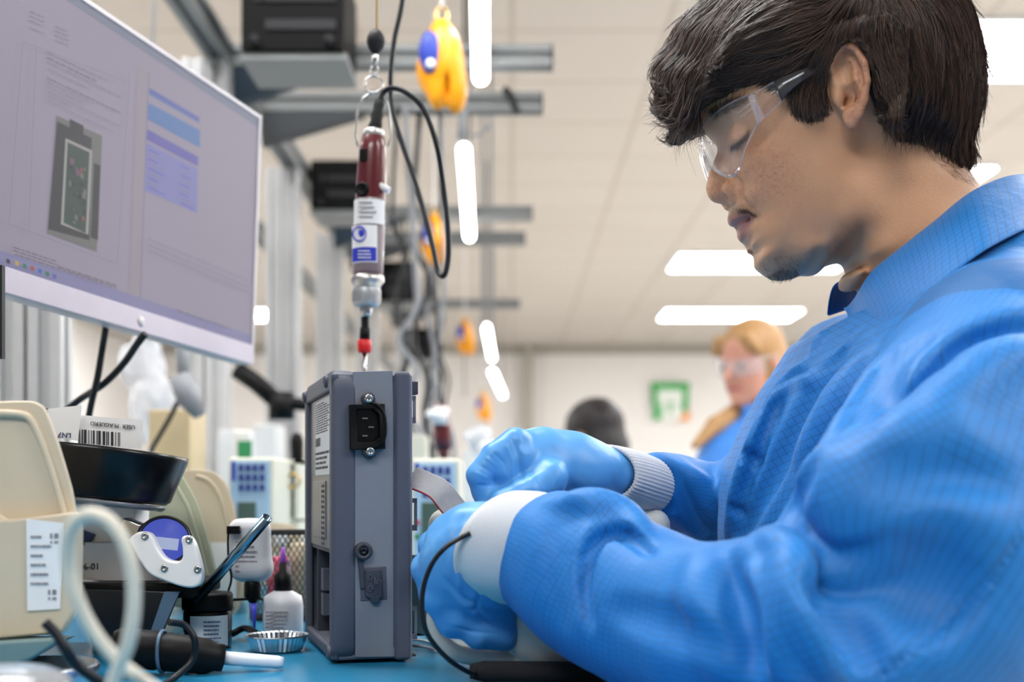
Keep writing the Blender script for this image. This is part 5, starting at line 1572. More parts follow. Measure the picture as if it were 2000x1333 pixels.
def bg_person(name_label, cpx, Y, fwd, hs, skin, hair, glasses, torso, hairstyle):
    c = np.array(P(*cpx, Y))
    F = np.array(fwd, float); F /= np.linalg.norm(F)
    Rr = np.cross(F, [0, 0, 1]); Rr /= np.linalg.norm(Rr); Uu = np.cross(Rr, F)
    def q(f, r, u): return c + (F * f + Rr * r + Uu * u) * hs
    R3 = np.array([F, Rr, Uu])
    t = thing('person', name_label, 'person', (c[0], c[1], 0))
    h = .0045
    S = SDF(c - .2 * hs - [.0, 0, .24 * hs], c + .2 * hs, h)
    S.ell(q(-.010, 0, .035), np.array([.092, .074, .085]) * hs, R3, k=0)
    S.ell(q(.030, 0, -.035), np.array([.062, .058, .075]) * hs, R3, k=.03)
    S.cone(q(.070, 0, -.085), q(.050, 0, -.075), .024 * hs, .035 * hs, k=.02)
    S.cone(q(-.02, 0, -.05), q(-.045, 0, -.19), .052 * hs, .056 * hs, k=.02)
    S.chain([q(.094, 0, .012), q(.112, 0, -.018)], [.008 * hs, .012 * hs], k=.008)
    for s in (1, -1):
        S.ell(q(.080, s * .031, .008), np.array([.012, .017, .010]) * hs, R3, k=.006, op='sub')
        S.ell(q(.072, s * .031, .006), np.array([.013, .013, .011]) * hs, R3, k=.002)
        S.ell(q(-.005, s * .076, -.005), np.array([.018, .008, .030]) * hs, R3, k=.004)
    S.smooth(1)
    S.mesh('body', skin, t)
    mb = MB()
    for s in (1, -1): mb.ball(Vector(q(.083, s * .031, .006)), .0085 * hs, n=12)
    mb.build('eyes', M['eye_dark'], t)
    MB().tube([q(.086, -.022, -.052), q(.094, 0, -.050), q(.086, .022, -.052)], .0055 * hs, n=8).build('lips', M['lip'], t)
    # hair
    S = SDF(c - .2 * hs - [.0, 0, .14 * hs], c + .2 * hs, h)
    S.ell(q(-.018, 0, .042), np.array([.096, .080, .086]) * hs, R3, k=0)
    if hairstyle == 'blond':
        S.ell(q(-.03, 0, -.01), np.array([.085, .083, .085]) * hs, R3, k=.02)
        for s in (1, -1): S.chain([q(.065, s * .050, .080), q(.058, s * .070, .048)], .013 * hs, k=.02)
        S.ell(q(.115, 0, -.03), np.array([.085, .066, .10]) * hs, R3, k=.012, op='sub')
    else:
        S.ell(q(-.04, 0, -.03), np.array([.070, .078, .075]) * hs, R3, k=.02)
        S.ell(q(.11, 0, -.035), np.array([.10, .10, .085]) * hs, R3, k=.012, op='sub')
        for s in (1, -1): S.ell(q(.0, s * .085, -.03), np.array([.03, .02, .04]) * hs, R3, k=.01, op='sub')
    S.smooth(1)
    S.mesh('hair', hair, t)
    if glasses:
        g = thing('safety_glasses', 'clear safety glasses worn by the blond woman', 'safety glasses', Vector(q(.1, 0, 0)))
        m = MB()
        N_ = 14; vs = []
        for k in range(N_ + 1):
            a = -1.25 + 2.5 * k / N_
            for u in (.026, -.020): vs.append(Vector(q(.012 + .092 * math.cos(a), .083 * math.sin(a), u)))
        m.add(vs, [(2 * k, 2 * k + 1, 2 * k + 3, 2 * k + 2) for k in range(N_)], 0, True)
        m.build('lens', M['lens'], g, solid=.002)
        for s in (1, -1): MB().tube([Vector(q(.045, s * .083, .020)), Vector(q(-.02, s * .088, .012))], .006 * hs, n=8).build('temple_arm', M['lens'], g)
    S = SDF(np.array([c[0] - .36, c[1] - .26, c[2] - .75]), np.array([c[0] + .40, c[1] + .26, c[2] - .08]), .008)
    torso(S, c)
    S.smooth(1)
    leg = MB()
    for s_ in (-.09, .09): leg.tube([c + [.05, s_, -.66], c + [.03, s_, -1.0], (c[0] + .05, c[1] + s_, .10)], [.085, .07, .05], n=14)
    leg.build('trousers', M['navy'], t)
    for s_ in (-.09, .09): MB().ball((c[0] + .01, c[1] + s_, .05), (.13, .045, .05), n=14).build('shoe', M['black_plastic'], t)
    S.mesh('coat', M['coat_plain'], t, deform=lambda p: p + np.stack([vnoise(p, 14, 1), vnoise(p, 14, 2), vnoise(p, 14, 3)], 1) * .008)
    return t, q, c

def torso_w(S, c):
    S.chain([c + [-.02, -.02, -.24], c + [.12, .06, -.24]], [.09, .09], k=0)
    S.chain([c + [-.09, -.06, -.27], c + [-.17, -.10, -.50], c + [-.12, -.16, -.70]], [.075, .070, .05], k=.05, inner=.02)
    S.chain([c + [.25, .08, -.27], c + [.31, .05, -.52], c + [.25, -.08, -.70]], [.07, .065, .05], k=.05, inner=.02)
    S.chain([c + [.06, .03, -.30], c + [.06, .03, -.72]], [.15, .16], k=.06)
    S.chain([c + [-.02, -.05, -.135], c + [.07, -.04, -.15], c + [.10, .05, -.13], c + [.02, .07, -.125]], .020, k=.02)
tw, qw, cw = bg_person('blond woman in blue coat and clear safety glasses looking down, behind the young man', (1468, 712), 3.35, (-.72, -.62, -.22), 1.0, M['skin_fair'], M['blond'], True, torso_w, 'blond')
S = SDF(cw + [-.30, -.20, -.40], cw + [.05, .15, -.02], .006)
S.chain([cw + [.05, .06, -.06], cw + [-.03, .02, -.13], cw + [-.11, -.07, -.170], cw + [-.17, -.11, -.225]], [.03, .03, .024, .012], k=0, inner=.01)
S.mesh('hair_tail', M['blond'], tw)
def torso_d(S, c):
    S.chain([c + [-.15, 0, -.30], c + [.15, 0, -.30]], [.08, .08], k=0)
    S.chain([c + [0, 0, -.32], c + [0, 0, -.70]], [.15, .15], k=.06)
    S.chain([c + [-.17, 0, -.30], c + [-.24, -.05, -.60]], [.07, .05], k=.05)
    S.chain([c + [.17, 0, -.30], c + [.24, -.05, -.60]], [.07, .05], k=.05)
bg_person('seated person with short dark hair turned away, head above the far glove', (1158, 862), 3.9, (-.72, .52, -.25), 1.05, M['skin_tan'], M['dark_hair'], False, torso_d, 'dark')
# ================================================================ the young man: head
YAW = math.radians(-3)
HO = np.array(P(1600, 300, 0.98))
HB = np.array([math.cos(YAW), math.sin(YAW), 0.0])        # towards the back of the head
HL = np.array([math.sin(YAW), -math.cos(YAW), 0.0])       # towards his left (our side)
HU = np.array([0, 0, 1.0])
def H(px, py, w=0.0):
    """photo pixel on the surface lying w metres left of his mid plane -> local (u, w, v)"""
    d = np.array([(px - 1000) / FOC, 1, (960 - py) / FOC]); C = np.array([0, 0, CAMZ])
    t = (w - (C - HO) @ HL) / (d @ HL)
    X = C + t * d - HO
    return np.array([X @ HB, w, X @ HU])
def Hw(q):
    q = np.asarray(q, float)
    return HO + q[..., 0:1] * HB + q[..., 1:2] * HL + q[..., 2:3] * HU
def Hl(x):
    x = np.asarray(x, float) - HO
    return np.stack([x @ HB, x @ HL, x @ HU], -1)
def hm(px, py, wmm):
    return H(px, py, wmm / 1000)

def make_head(parent):
    zeros = [(1378,130),(1403,60),(1455,5),(1540,-35),(1650,-50),(1760,-25),(1835,40),(1868,130),(1872,220),(1868,285),
             (1893,345),(1945,410),(2005,500),(2060,600),
             (1371,175),(1370,205),(1372,235),(1384,262),(1404,285),(1413,310),(1418,350),(1421,385),(1424,405),(1424,420),
             (1430,438),(1443,452),(1448,470),(1460,484),(1471,495),(1474,511),(1485,530),(1500,541),(1520,547),(1542,545),
             (1571,534),(1610,522),(1650,514),(1668,528),(1680,565),(1690,620),(1700,680)]
    ctl = [(1500,262,60),(1480,300,54),(1455,330,40),(1520,330,60),(1560,300,66),(1600,330,68),(1620,250,70),(1480,360,46),
           (1455,385,33),(1500,400,45),(1550,400,58),(1600,400,64),(1640,420,65),(1655,380,67),(1650,350,68),(1690,470,44),(1685,530,40),(1500,460,37),(1550,460,50),
           (1600,460,56),(1640,470,51),(1490,500,24),(1530,505,32),(1520,528,20),(1580,500,46),(1620,498,43),
           (1436,398,15),(1440,420,16),(1455,455,15),(1468,478,17),(1475,438,29),(1485,420,35),(1420,340,10),(1430,330,20),(1440,350,24),
           (1412,275,13),(1430,262,27),(1450,262,38),(1470,250,51),(1490,230,60),(1400,225,27),(1425,205,42),(1460,190,57),(1500,180,66),
           (1400,150,42),(1450,130,60),(1550,120,74),(1650,60,77),(1650,150,76),(1750,60,73),(1780,150,71),(1750,250,63),(1700,280,60),
           (1500,40,60),(1600,0,63),(1700,10,62),(1820,200,54),(1800,300,55),(1830,100,50),
           (1720,380,58),(1720,450,54),(1760,500,55),(1850,400,53),(1850,340,50),(1800,560,60),(1900,480,57),(1730,560,48),(1900,600,64),(1700,500,43)]
    pts = []; val = []
    c0 = hm(1650, 250, 0)
    zz = [hm(x, y, 0) for x, y in zeros]
    for z in zz: pts.append((z[0], z[2])); val.append(0)
    for x, y, w in ctl:
        q = hm(x, y, w); pts.append((q[0], q[2])); val.append((w / 1000) ** 2)
    # outside guards
    for x, y in [(1340,200),(1350,120),(1385,20),(1450,-50),(1650,-100),(1840,-30),(1905,80),(1915,200),(1930,330),(2040,430),(2110,560),
                 (1340,250),(1375,300),(1388,350),(1390,400),(1395,430),(1415,470),(1440,500),(1445,540),(1480,575),(1530,590),(1600,570),(1640,570),(1645,620),(1650,680)]:
        q = hm(x, y, 0); pts.append((q[0], q[2]))
        dm = min(math.hypot(q[0] - z[0], q[2] - z[2]) for z in zz)
        val.append(-dm * .06)
    f = rbf(np.array(pts) * 1000, np.array(val) * 1e6)
    h = 0.0013
    S = SDF(hm(1330, 680, 0)[[0, 1, 2]] * [1, 0, 1] + [0, -.09, 0], hm(2080, -90, 0) * [1, 0, 1] + [0, .103, 0], h)
    nu, nw, nv = S.n
    uu = (S.lo[0] + np.arange(nu) * h); vv = (S.lo[2] + np.arange(nv) * h)
    G = np.stack(np.meshgrid(uu, vv, indexing='ij'), -1).reshape(-1, 2) * 1000
    W2 = f(G).reshape(nu, nv) * 1e-6
    gu, gv = np.gradient(W2, h)
    g2 = (gu ** 2 + gv ** 2)[:, None, :]
    w = (S.lo[1] + np.arange(nw) * h)[None, :, None]
    F = w * w - W2[:, None, :]
    S.d = np.clip(F / np.sqrt(4 * w * w + g2 + 1e-5), -.05, .05).astype(np.float32)
    # nose
    def N(px, py, w, r): return hm(px, py, w), r / 1000
    S.chain([hm(1420,288,0), hm(1411,318,0), hm(1405,345,0), hm(1403,366,0), hm(1404,376,0)], [.0055,.0062,.0078,.0090,.0085], k=.008, inner=.004)
    S.chain([hm(1407,375,0), hm(1428,392,0)], [.0062,.0045], k=.005)
    for sgn in (1, -1):
        S.ell(hm(1430,374,13) * [1, sgn, 1], (.0078,.0066,.0092), k=.004)
        S.ell(hm(1414,386,12.0) * [1, sgn, 1], (.0050,.0040,.0030), k=.0015, op='sub')
        # crease behind the wing of the nose
        S.chain([hm(1439,343,22) * [1, sgn, 1], hm(1448,360,28) * [1, sgn, 1], hm(1450,380,28) * [1, sgn, 1], hm(1458,397,29) * [1, sgn, 1], hm(1473,410,34) * [1, sgn, 1]], [.0010,.0020,.0022,.0018,.0010], k=.004, op='sub')
    # lips: two rolls meeting in a line
    def roll(front, corner, r0, r1, k, n=9):
        a = hm(*front, 0); c = hm(*corner, 24)
        P_ = []
        for i in range(-n, n + 1):
            t = i / n
            s = abs(t) ** 2.2
            P_.append([a[0] + (c[0] - a[0]) * s, c[1] * t, a[2] + (c[2] - a[2]) * abs(t) ** 1.4])
        S.chain(P_, [r0 + (r1 - r0) * abs(i / n) ** 1.5 for i in range(-n, n + 1)], k=k)
    roll((1436,429), (1478,420), .0060, .0018, .0035)
    roll((1453,458), (1478,428), .0050, .0018, .0035)
    def rollsub(front, corner, r, n=9):
        a = hm(*front, 0); c = hm(*corner, 26)
        P_ = [[a[0] + (c[0] - a[0]) * abs(i / n) ** 2.2, c[1] * i / n, a[2] + (c[2] - a[2]) * abs(i / n) ** 1.4] for i in range(-n, n + 1)]
        S.chain(P_, r, k=.0022, op='sub')
    rollsub((1430,446), (1479,421), .0019)
    # under-lip hollow
    S.ell(hm(1458,488,0), (.003,.012,.003), k=.006, op='sub')
    for sgn in (1, -1):
        # eye ball with lids, brow ridge
        S.ell(hm(1452,271,31) * [1, sgn, 1], (.0125,.0125,.0115), k=.004)
        S.chain([hm(1424,289,22) * [1, sgn, 1], hm(1440,281,35) * [1, sgn, 1], hm(1464,258,44) * [1, sgn, 1]], [.0011]*3, k=.0015, op='sub')
        S.chain([hm(1400,225,20) * [1, sgn, 1], hm(1418,212,34) * [1, sgn, 1], hm(1450,195,52) * [1, sgn, 1]], [.002,.004,.002], k=.006)
    # ear
    def E(*a): return [hm(x, y, w) for x, y, w in a]
    for sgn in (1, -1):
        sg = np.array([1, sgn, 1])
        S.ell(hm(1652,165,73) * sg, (.010,.010,.024), k=.006)
        ang = math.radians(24)     # plate turns outwards towards the back
        R = np.array([[math.cos(ang), math.sin(ang) * sgn, 0], [-math.sin(ang) * sgn, math.cos(ang), 0], [0, 0, 1]])
        S.ell(hm(1663,150,82) * sg, (.0140,.0030,.0270), R=R, k=.003)
        S.chain([p * sg for p in E((1652,172,80),(1636,160,79),(1625,132,79),(1626,104,82),(1645,87,86),(1669,93,90),(1688,122,93),(1693,158,92),(1688,195,89),(1680,222,86))],
                [.0018,.0026,.003,.0032,.0034,.0034,.0034,.0030,.0028,.003], k=.0035, inner=.002)
        S.chain([p * sg for p in E((1652,112,84),(1667,128,86),(1674,158,88),(1672,190,87),(1664,207,85))], [.002,.0026,.003,.003,.003], k=.005, inner=.002)
        S.chain([p * sg for p in E((1642,100,85),(1662,106,88),(1680,135,91),(1684,165,91))], [.0012,.0016,.0016,.0012], k=.003, op='sub')
        S.ell(hm(1655,185,88) * sg, (.0080,.013,.0100), k=.003, op='sub')
        S.ell(hm(1645,138,86) * sg, (.0068,.0065,.010), k=.004, op='sub')
        S.ell(hm(1652,196,78) * sg, (.0035,.008,.0045), k=.002, op='sub')
        S.ell(hm(1638,191,77) * sg, (.0040,.0045,.0062), k=.004)
        S.ell(hm(1663,231,82) * sg, (.0062,.0038,.0080), k=.005)
    S.smooth(1)
    p, q = S.polys()
    o = raw_mesh('body', Hw(p), q, [M['skin']], parent, flip=True)
    # colour masks, mirrored to both sides
    pm = p.copy(); pm[:, 1] = np.abs(pm[:, 1])
    X = px_of(Hw(pm))
    lip = soft_in(X, [(1420,424),(1436,419),(1460,416),(1477,419),(1471,432),(1462,446),(1455,464),(1449,478),(1443,470),(1440,452),(1424,444)], 5)
    lip *= (pm[:, 1] < .03)
    tash = soft_in(X, [(1420,405),(1432,400),(1452,402),(1470,408),(1482,421),(1478,425),(1464,414),(1444,415),(1424,420)], 8)
    chin = soft_in(X, [(1478,515),(1500,510),(1530,500),(1560,505),(1570,528),(1545,550),(1515,555),(1488,545)], 26)
    soul = soft_in(X, [(1450,474),(1462,480),(1474,492),(1468,500),(1455,490)], 8) * .5
    nape = soft_in(X, [(1800,275),(1870,270),(1900,300),(1905,360),(1860,350),(1820,310)], 40) * .6
    brow = soft_in(X, [(1385,222),(1400,212),(1425,198),(1452,190),(1462,196),(1440,206),(1412,220),(1392,232)], 7) * .9
    face_dark = np.clip(np.maximum.reduce([tash * .8, chin * .5, soul, nape, brow]), 0, 1)
    lip_shade = soft_in(X, [(1430,444),(1442,446),(1460,430),(1480,417),(1482,422),(1464,436),(1446,453),(1432,450)], 3) * (pm[:, 1] < .035) * .55  # shade in the crease between the lips, painted as a dark line
    lash = soft_in(X, [(1424,286),(1440,276),(1464,254),(1467,258),(1446,282),(1430,291)], 4) * (pm[:, 1] < .06)
    red = np.maximum(soft_in(X, [(1440,290),(1500,270),(1545,320),(1530,380),(1470,390),(1445,350)], 60) * .8, soft_in(X, [(1380,340),(1440,350),(1445,395),(1385,395)], 20) * .55)
    red = np.maximum(red, soft_in(X, [(1612,80),(1660,75),(1705,110),(1705,210),(1680,255),(1650,250),(1670,150)], 16) * .9)
    set_attr(o, 'lip', lip); set_attr(o, 'face_dark', np.maximum.reduce([face_dark, lash, lip_shade])); set_attr(o, 'red', red)
    return o, S

def skin_material():
    m, nt, b = newmat('skin')
    N = nt.nodes.new; L = nt.links.new
    def attr(n):
        a = N('ShaderNodeAttribute'); a.attribute_name = n; return a.outputs['Fac']
    tc = N('ShaderNodeTexCoord')
    def noise(s, d=3):
        n = N('ShaderNodeTexNoise'); n.inputs['Scale'].default_value = s; n.inputs['Detail'].default_value = d
        L(tc.outputs['Object'], n.inputs['Vector']); return n.outputs['Fac']
    def mixc(a, bcol, fac):
        x = N('ShaderNodeMix'); x.data_type = 'RGBA'
        if isinstance(a, tuple): x.inputs['A'].default_value = (*s2l(a), 1)
        else: L(a, x.inputs['A'])
        if isinstance(bcol, tuple): x.inputs['B'].default_value = (*s2l(bcol), 1)
        else: L(bcol, x.inputs['B'])
        L(fac, x.inputs['Factor']); return x.outputs['Result']
    def math_(op, a, b_=None, clamp=False):
        x = N('ShaderNodeMath'); x.operation = op; x.use_clamp = clamp
        for i, q in enumerate((a, b_)):
            if q is None: continue
            if isinstance(q, (int, float)): x.inputs[i].default_value = q
            else: L(q, x.inputs[i])
        return x.outputs[0]
    base = mixc((.83, .64, .50), (.77, .585, .45), noise(35))
    # blotchy red cheek
    spots = math_('MULTIPLY', math_('SUBTRACT', noise(260, 2), .46), 5, True)
    c = mixc(base, (.70, .43, .37), math_('MULTIPLY', attr('red'), math_('ADD', math_('MULTIPLY', spots, .45), .25)))
    dots = math_('MULTIPLY', math_('SUBTRACT', noise(520, 1), .66), 14, True)
    c = mixc(c, (.45, .25, .2), math_('MULTIPLY', dots, math_('MULTIPLY', attr('red'), .55)))
    c = mixc(c, (.60, .38, .38), math_('MULTIPLY', attr('lip'), .9))
    hairs = math_('MULTIPLY', math_('SUBTRACT', noise(900, 1), .38), 5, True)
    c = mixc(c, (.16, .13, .13), math_('MULTIPLY', attr('face_dark'), math_('ADD', math_('MULTIPLY', hairs, .35), .5)))  # dark hair colour, which also paints the shade between the lips
    L(c, b.inputs['Base Color'])
    b.inputs['Roughness'].default_value = .48
    b.inputs['Specular IOR Level'].default_value = .4
    b.inputs['Subsurface Weight'].default_value = .25
    b.inputs['Subsurface Radius'].default_value = (1, .35, .2)
    b.inputs['Subsurface Scale'].default_value = .003
    bp = N('ShaderNodeBump'); bp.inputs['Strength'].default_value = .35; bp.inputs['Distance'].default_value = .0008
    hsum = math_('ADD', noise(700, 3), math_('MULTIPLY', noise(220, 2), math_('ADD', math_('MULTIPLY', attr('red'), 2.2), .4)))
    L(hsum, bp.inputs['Height']); L(bp.outputs['Normal'], b.inputs['Normal'])
    return m
M['skin'] = skin_material()

# ---------------------------------------------------------------- hair
def hair_material(name, c0, c1):
    m, nt, b = newmat(name)
    N = nt.nodes.new; L = nt.links.new
    a = N('ShaderNodeAttribute'); a.attribute_name = 'rnd'
    x = N('ShaderNodeMix'); x.data_type = 'RGBA'
    x.inputs['A'].default_value = (*s2l(c0), 1); x.inputs['B'].default_value = (*s2l(c1), 1)
    L(a.outputs['Fac'], x.inputs['Factor']); L(x.outputs['Result'], b.inputs['Base Color'])
    b.inputs['Roughness'].default_value = .38
    b.inputs['Specular IOR Level'].default_value = .55
    return m

def strands_mesh(paths, radii, rn):
    """paths (S,K,3), radii (S,K) -> triangular tubes"""
    S_, K, _ = paths.shape
    T = np.gradient(paths, axis=1); T /= np.linalg.norm(T, axis=2, keepdims=True) + 1e-9
    ref = np.array([.3, -1, .2]); U = np.cross(T, ref); U /= np.linalg.norm(U, axis=2, keepdims=True) + 1e-9
    W = np.cross(T, U)
    vs = np.stack([paths + (U * math.cos(a) + W * math.sin(a)) * radii[..., None] for a in (0, 2.094, 4.189)], 2)
    base = (np.arange(S_) * K * 3)[:, None, None]
    i = (np.arange(K - 1) * 3)[None, :, None]
    k = np.arange(3)[None, None, :]; l = (k + 1) % 3
    q = np.stack([base + i + k, base + i + l, base + i + 3 + l, base + i + 3 + k], -1).reshape(-1, 4)
    return vs.reshape(-1, 3), q, np.repeat(rn, K * 3)

def grow(S, roots, dirf, K, step, rs, follow=1.0, lift=None, noise_amp=.25, seed=3, normal_pull=1.0, dep=None):
    """march strands over the surface of sdf S (local coordinates)"""
    n = len(roots)
    p = roots.copy(); out = [p.copy()]
    nz = rs.randn(n, 3) * noise_amp
    d = dirf(p, 0.0)
    for i in range(1, K):
        t = i / (K - 1)
        nd = dirf(p, t) + nz + np.stack([vnoise(p, 60, seed + j) for j in range(3)], 1) * noise_amp * 1.5
        d = d * .45 + nd * .55
        g = S.grad(p)
        sd = S.sample(p)
        dt = d - (d * g).sum(1, keepdims=True) * g * follow
        dt /= np.linalg.norm(dt, axis=1, keepdims=True) + 1e-9
        target = dep if dep is not None else np.zeros(n)
        if lift is not None: target = target + lift * t * t
        corr = np.clip(target - sd, -.0025, .0025)
        p = p + dt * step[:, None] + g * (corr * normal_pull)[:, None]
        out.append(p.copy())
    return np.stack(out, 1)

HAIR_ZERO = [(1400,0),(1367,40),(1345,90),(1326,140),(1306,185),(1300,225),(1318,255),(1345,262),(1368,240),(1374,200)]
def make_hair(parent, HS):
    h = .0018
    lo = hm(1230, 420, 0) * [1, 0, 1] + [0, -.115, 0]; hi = hm(1960, -150, 0) * [1, 0, 1] + [0, .115, 0]
    S = SDF(lo, hi, h)
    # resample the head
    nx, ny, nz = S.n
    gx, gy, gz = [S.lo[i] + np.arange(S.n[i]) * h for i in range(3)]
    G = np.stack(np.meshgrid(gx, gy, gz, indexing='ij'), -1).reshape(-1, 3)
    hd = np.empty(len(G), np.float32)
    for i in range(0, len(G), 400000):
        g = G[i:i + 400000]
        inside = np.all((g > HS.lo) & (g < HS.lo + (HS.n - 1) * HS.h), 1)
        v = np.full(len(g), .05); v[inside] = HS.sample(g[inside])
        hd[i:i + 400000] = v
    gm = G.copy(); gm[:, 1] = np.abs(gm[:, 1])
    X = px_of(Hw(gm))
    # thickness of the hair over the skull, in mm, by place
    tp = [(1372,200,0),(1403,186,0),(1430,174,0),(1460,166,0),(1490,163,1),(1520,172,1),(1538,195,-1),(1560,200,5),(1580,228,1),(1600,222,1),(1608,180,2),(1618,120,5),(1650,68,5),(1700,100,5),
          (1716,180,4),(1735,235,3),(1760,262,2),(1800,268,2),(1850,278,4),(1893,305,5),(1900,340,-3),(1800,320,-7),(1700,260,-8),(1640,250,-8),(1560,270,-8),(1500,215,-9),(1460,200,-8),(1430,210,-9),(1520,235,-9),
          (1380,250,-9),(1600,300,-15),
          (1360,150,14),(1380,90,19),(1405,30,20),(1450,-10,19),(1550,-50,18),(1650,-70,18),(1760,-40,19),(1850,30,19),(1890,120,17),(1900,220,15),(1895,270,10),
          (1450,120,11),(1500,90,14),(1560,140,7),(1530,140,7),(1560,60,18),(1640,30,15),(1700,40,17),(1780,100,17),(1820,180,17),(1770,190,14),(1740,120,11),(1850,230,14),(1580,190,5),(1400,130,15),(1430,60,20),(1800,0,19),(1620,-20,19)]
    f = rbf(np.array([(a, b) for a, b, c in tp]), np.array([c for a, b, c in tp]))
    th = np.clip(f(X), -25, 22) / 1000
    cut = np.clip((X[:, 1] - 345) / 60, 0, 1) * .03
    S.d = (hd - th + cut).reshape(nx, ny, nz).astype(np.float32)
    # fringe falling forward over the brow
    for w0, w1, pts, r in [
        (0, 0, [(1440,10),(1385,80),(1348,150),(1330,215)], [.020,.022,.020,.008]),
        (22, 24, [(1440,20),(1390,95),(1352,160),(1340,222)], [.020,.021,.017,.008]),
        (40, 36, [(1470,30),(1420,100),(1372,160),(1352,205)], [.018,.019,.014,.006]),
        (52, 44, [(1500,60),(1450,120),(1400,160),(1375,190)], [.016,.015,.011,.005]),
        (10, 10, [(1370,150),(1335,180),(1312,205)], [.014,.010,.005])]:
        for sg in (1, -1):
            P_ = [hm(x, y, w0 + (w1 - w0) * i / (len(pts) - 1)) * [1, sg, 1] for i, (x, y) in enumerate(pts)]
            S.chain(P_, r, k=.010, inner=.006)
    # keep the ear free
    for sg in (1, -1):
        S.ell(hm(1663,165,88) * [1, sg, 1], (.0165,.020,.034), k=.004, op='sub')
    S.smooth(1)
    rs = np.random.RandomState(11)
    p, q = S.polys()
    # ---- flow of the hair (photo-plane directions)
    fl = [(1500,30,-1,.35),(1420,70,-.85,.6),(1360,130,-.6,.85),(1330,190,-.7,.65),(1310,220,-1,.25),(1345,215,-.35,1),(1370,180,-.5,.9),(1600,40,-.95,.4),(1580,110,-.7,.75),(1530,130,-.85,.6),
          (1575,180,-.1,1),(1590,215,.35,.9),(1640,50,-.35,1),(1610,90,-.5,1),(1700,30,-.05,1),(1720,110,.35,1),(1760,80,.15,1),(1800,40,.25,1),(1830,120,.35,.9),(1880,150,.1,1),(1850,230,.0,1),
          (1780,200,.0,1),(1725,180,.25,1),(1880,280,.05,1),(1440,140,-.9,.45),(1480,130,-.9,.5),(1400,180,-.9,.35),(1550,-30,-1,.25),(1650,-60,-.6,.5),(1750,-50,.3,.9),(1850,0,.7,.9),(1890,60,.3,1),(1770,250,-.1,1)]
    fx = rbf(np.array([(a, b) for a, b, c, d in fl]), np.array([c for a, b, c, d in fl]))
    fy = rbf(np.array([(a, b) for a, b, c, d in fl]), np.array([d for a, b, c, d in fl]))
    def dirf(pp, t):
        m = pp.copy(); m[:, 1] = np.abs(m[:, 1])
        x = px_of(Hw(m))
        a = fx(x); b = fy(x)
        n_ = np.hypot(a, b) + 1e-6
        d = np.stack([a / n_, np.zeros(len(a)), -b / n_], 1)
        # front hair parts outwards a little
        return d
    # clump guides
    nf = len(q)
    cen = p[q].mean(1)
    area_w = np.linalg.norm(np.cross(p[q[:, 1]] - p[q[:, 0]], p[q[:, 2]] - p[q[:, 0]]), axis=1)
    near = np.where(cen[:, 1] > -.02, 1.0, .25)
    Xc = px_of(Hw(cen)); near *= np.where(Xc[:, 1] < -60, .2, 1)
    g0 = S.grad(cen)
    vis = ((Hw(cen) - np.array([0, 0, CAMZ])) * (g0[:, 0:1] * HB + g0[:, 1:2] * HL + g0[:, 2:3] * HU)).sum(1) < .05
    head_near = np.where(vis, 1, .3)
    # skip faces that touch the skin underneath
    hdist = HS.sample(np.clip(cen, HS.lo, HS.lo + (HS.n - 1) * HS.h))
    wgt = area_w * near * head_near * (hdist > .0012)
    NG = 2600
    idx = rs.choice(nf, NG, p=wgt / wgt.sum())
    roots = cen[idx]
    K = 10
    lenf = rs.uniform(.035, .075, NG)
    Xr = px_of(Hw(roots))
    short = np.clip((Xr[:, 1] - 150) / 120, 0, 1) * (Xr[:, 0] > 1480)
    lenf *= 1 - .55 * short
    lift = np.where(rs.rand(NG) < .10, rs.uniform(.002, .008, NG), rs.uniform(-.0005, .0015, NG))
    front = (Xr[:, 0] < 1400)
    lift = np.where(front & (rs.rand(NG) < .35), rs.uniform(.002, .012, NG), lift)
    dep = rs.uniform(-.0012, .0008, NG)
    G_ = grow(S, roots, dirf, K, lenf / (K - 1), rs, noise_amp=.11, lift=lift, dep=dep)
    M_ = 8
    rep = np.repeat(G_, M_, 0)
    n = len(rep)
    off = rs.randn(n, 1, 3) * .0011
    tt = np.linspace(0, 1, K)[None, :, None]
    conv = 1 - .75 * tt ** 1.3
    wav = np.stack([vnoise(rep.reshape(-1, 3) + np.repeat(rs.rand(n, 3), K, 0) * .3, 160, 20 + j) for j in range(3)], 1).reshape(n, K, 3) * .0008
    paths = rep + off * conv + wav * (tt > 0)
    # stray hairs
    NS = 700
    idx = rs.choice(nf, NS, p=wgt / wgt.sum())
    st = grow(S, cen[idx], dirf, K, rs.uniform(.02, .05, NS) / (K - 1), rs, noise_amp=.5, lift=rs.uniform(.002, .010, NS), seed=40)
    # spiky fringe ends and sideburn and nape fringe hairs
    def tuft(n, spots, dirs, ln, sp, curl):
        a = []
        for _ in range(n):
            k = rs.randint(len(spots))
            x, y, w = spots[k]; dx, dy = dirs[k]
            r0 = hm(x + rs.randn() * sp, y + rs.randn() * sp, w + rs.randn() * 6)
            L_ = rs.uniform(*ln); b_ = rs.randn() * .25; c_ = rs.randn() * curl
            d = np.array([dx, rs.randn() * .25, -dy]); d /= np.linalg.norm(d)
            side = np.array([d[2], 0, -d[0]])
            t = np.linspace(0, 1, K)[:, None]
            a.append(r0 + d * L_ * t + side * (b_ * t + c_ * t * t) * L_)
        return np.array(a)
    fr = tuft(900, [(1345,150,10),(1335,180,14),(1330,200,22),(1345,215,28),(1352,230,12),(1340,235,20),(1325,215,5),(1360,220,30)],
              [(-.75,.1),(-1,.25),(-.8,.6),(-.6,.9),(-.25,1),(-.8,.7),(-1,-.1),(-.05,1)], (.010, .026), 8, .45)
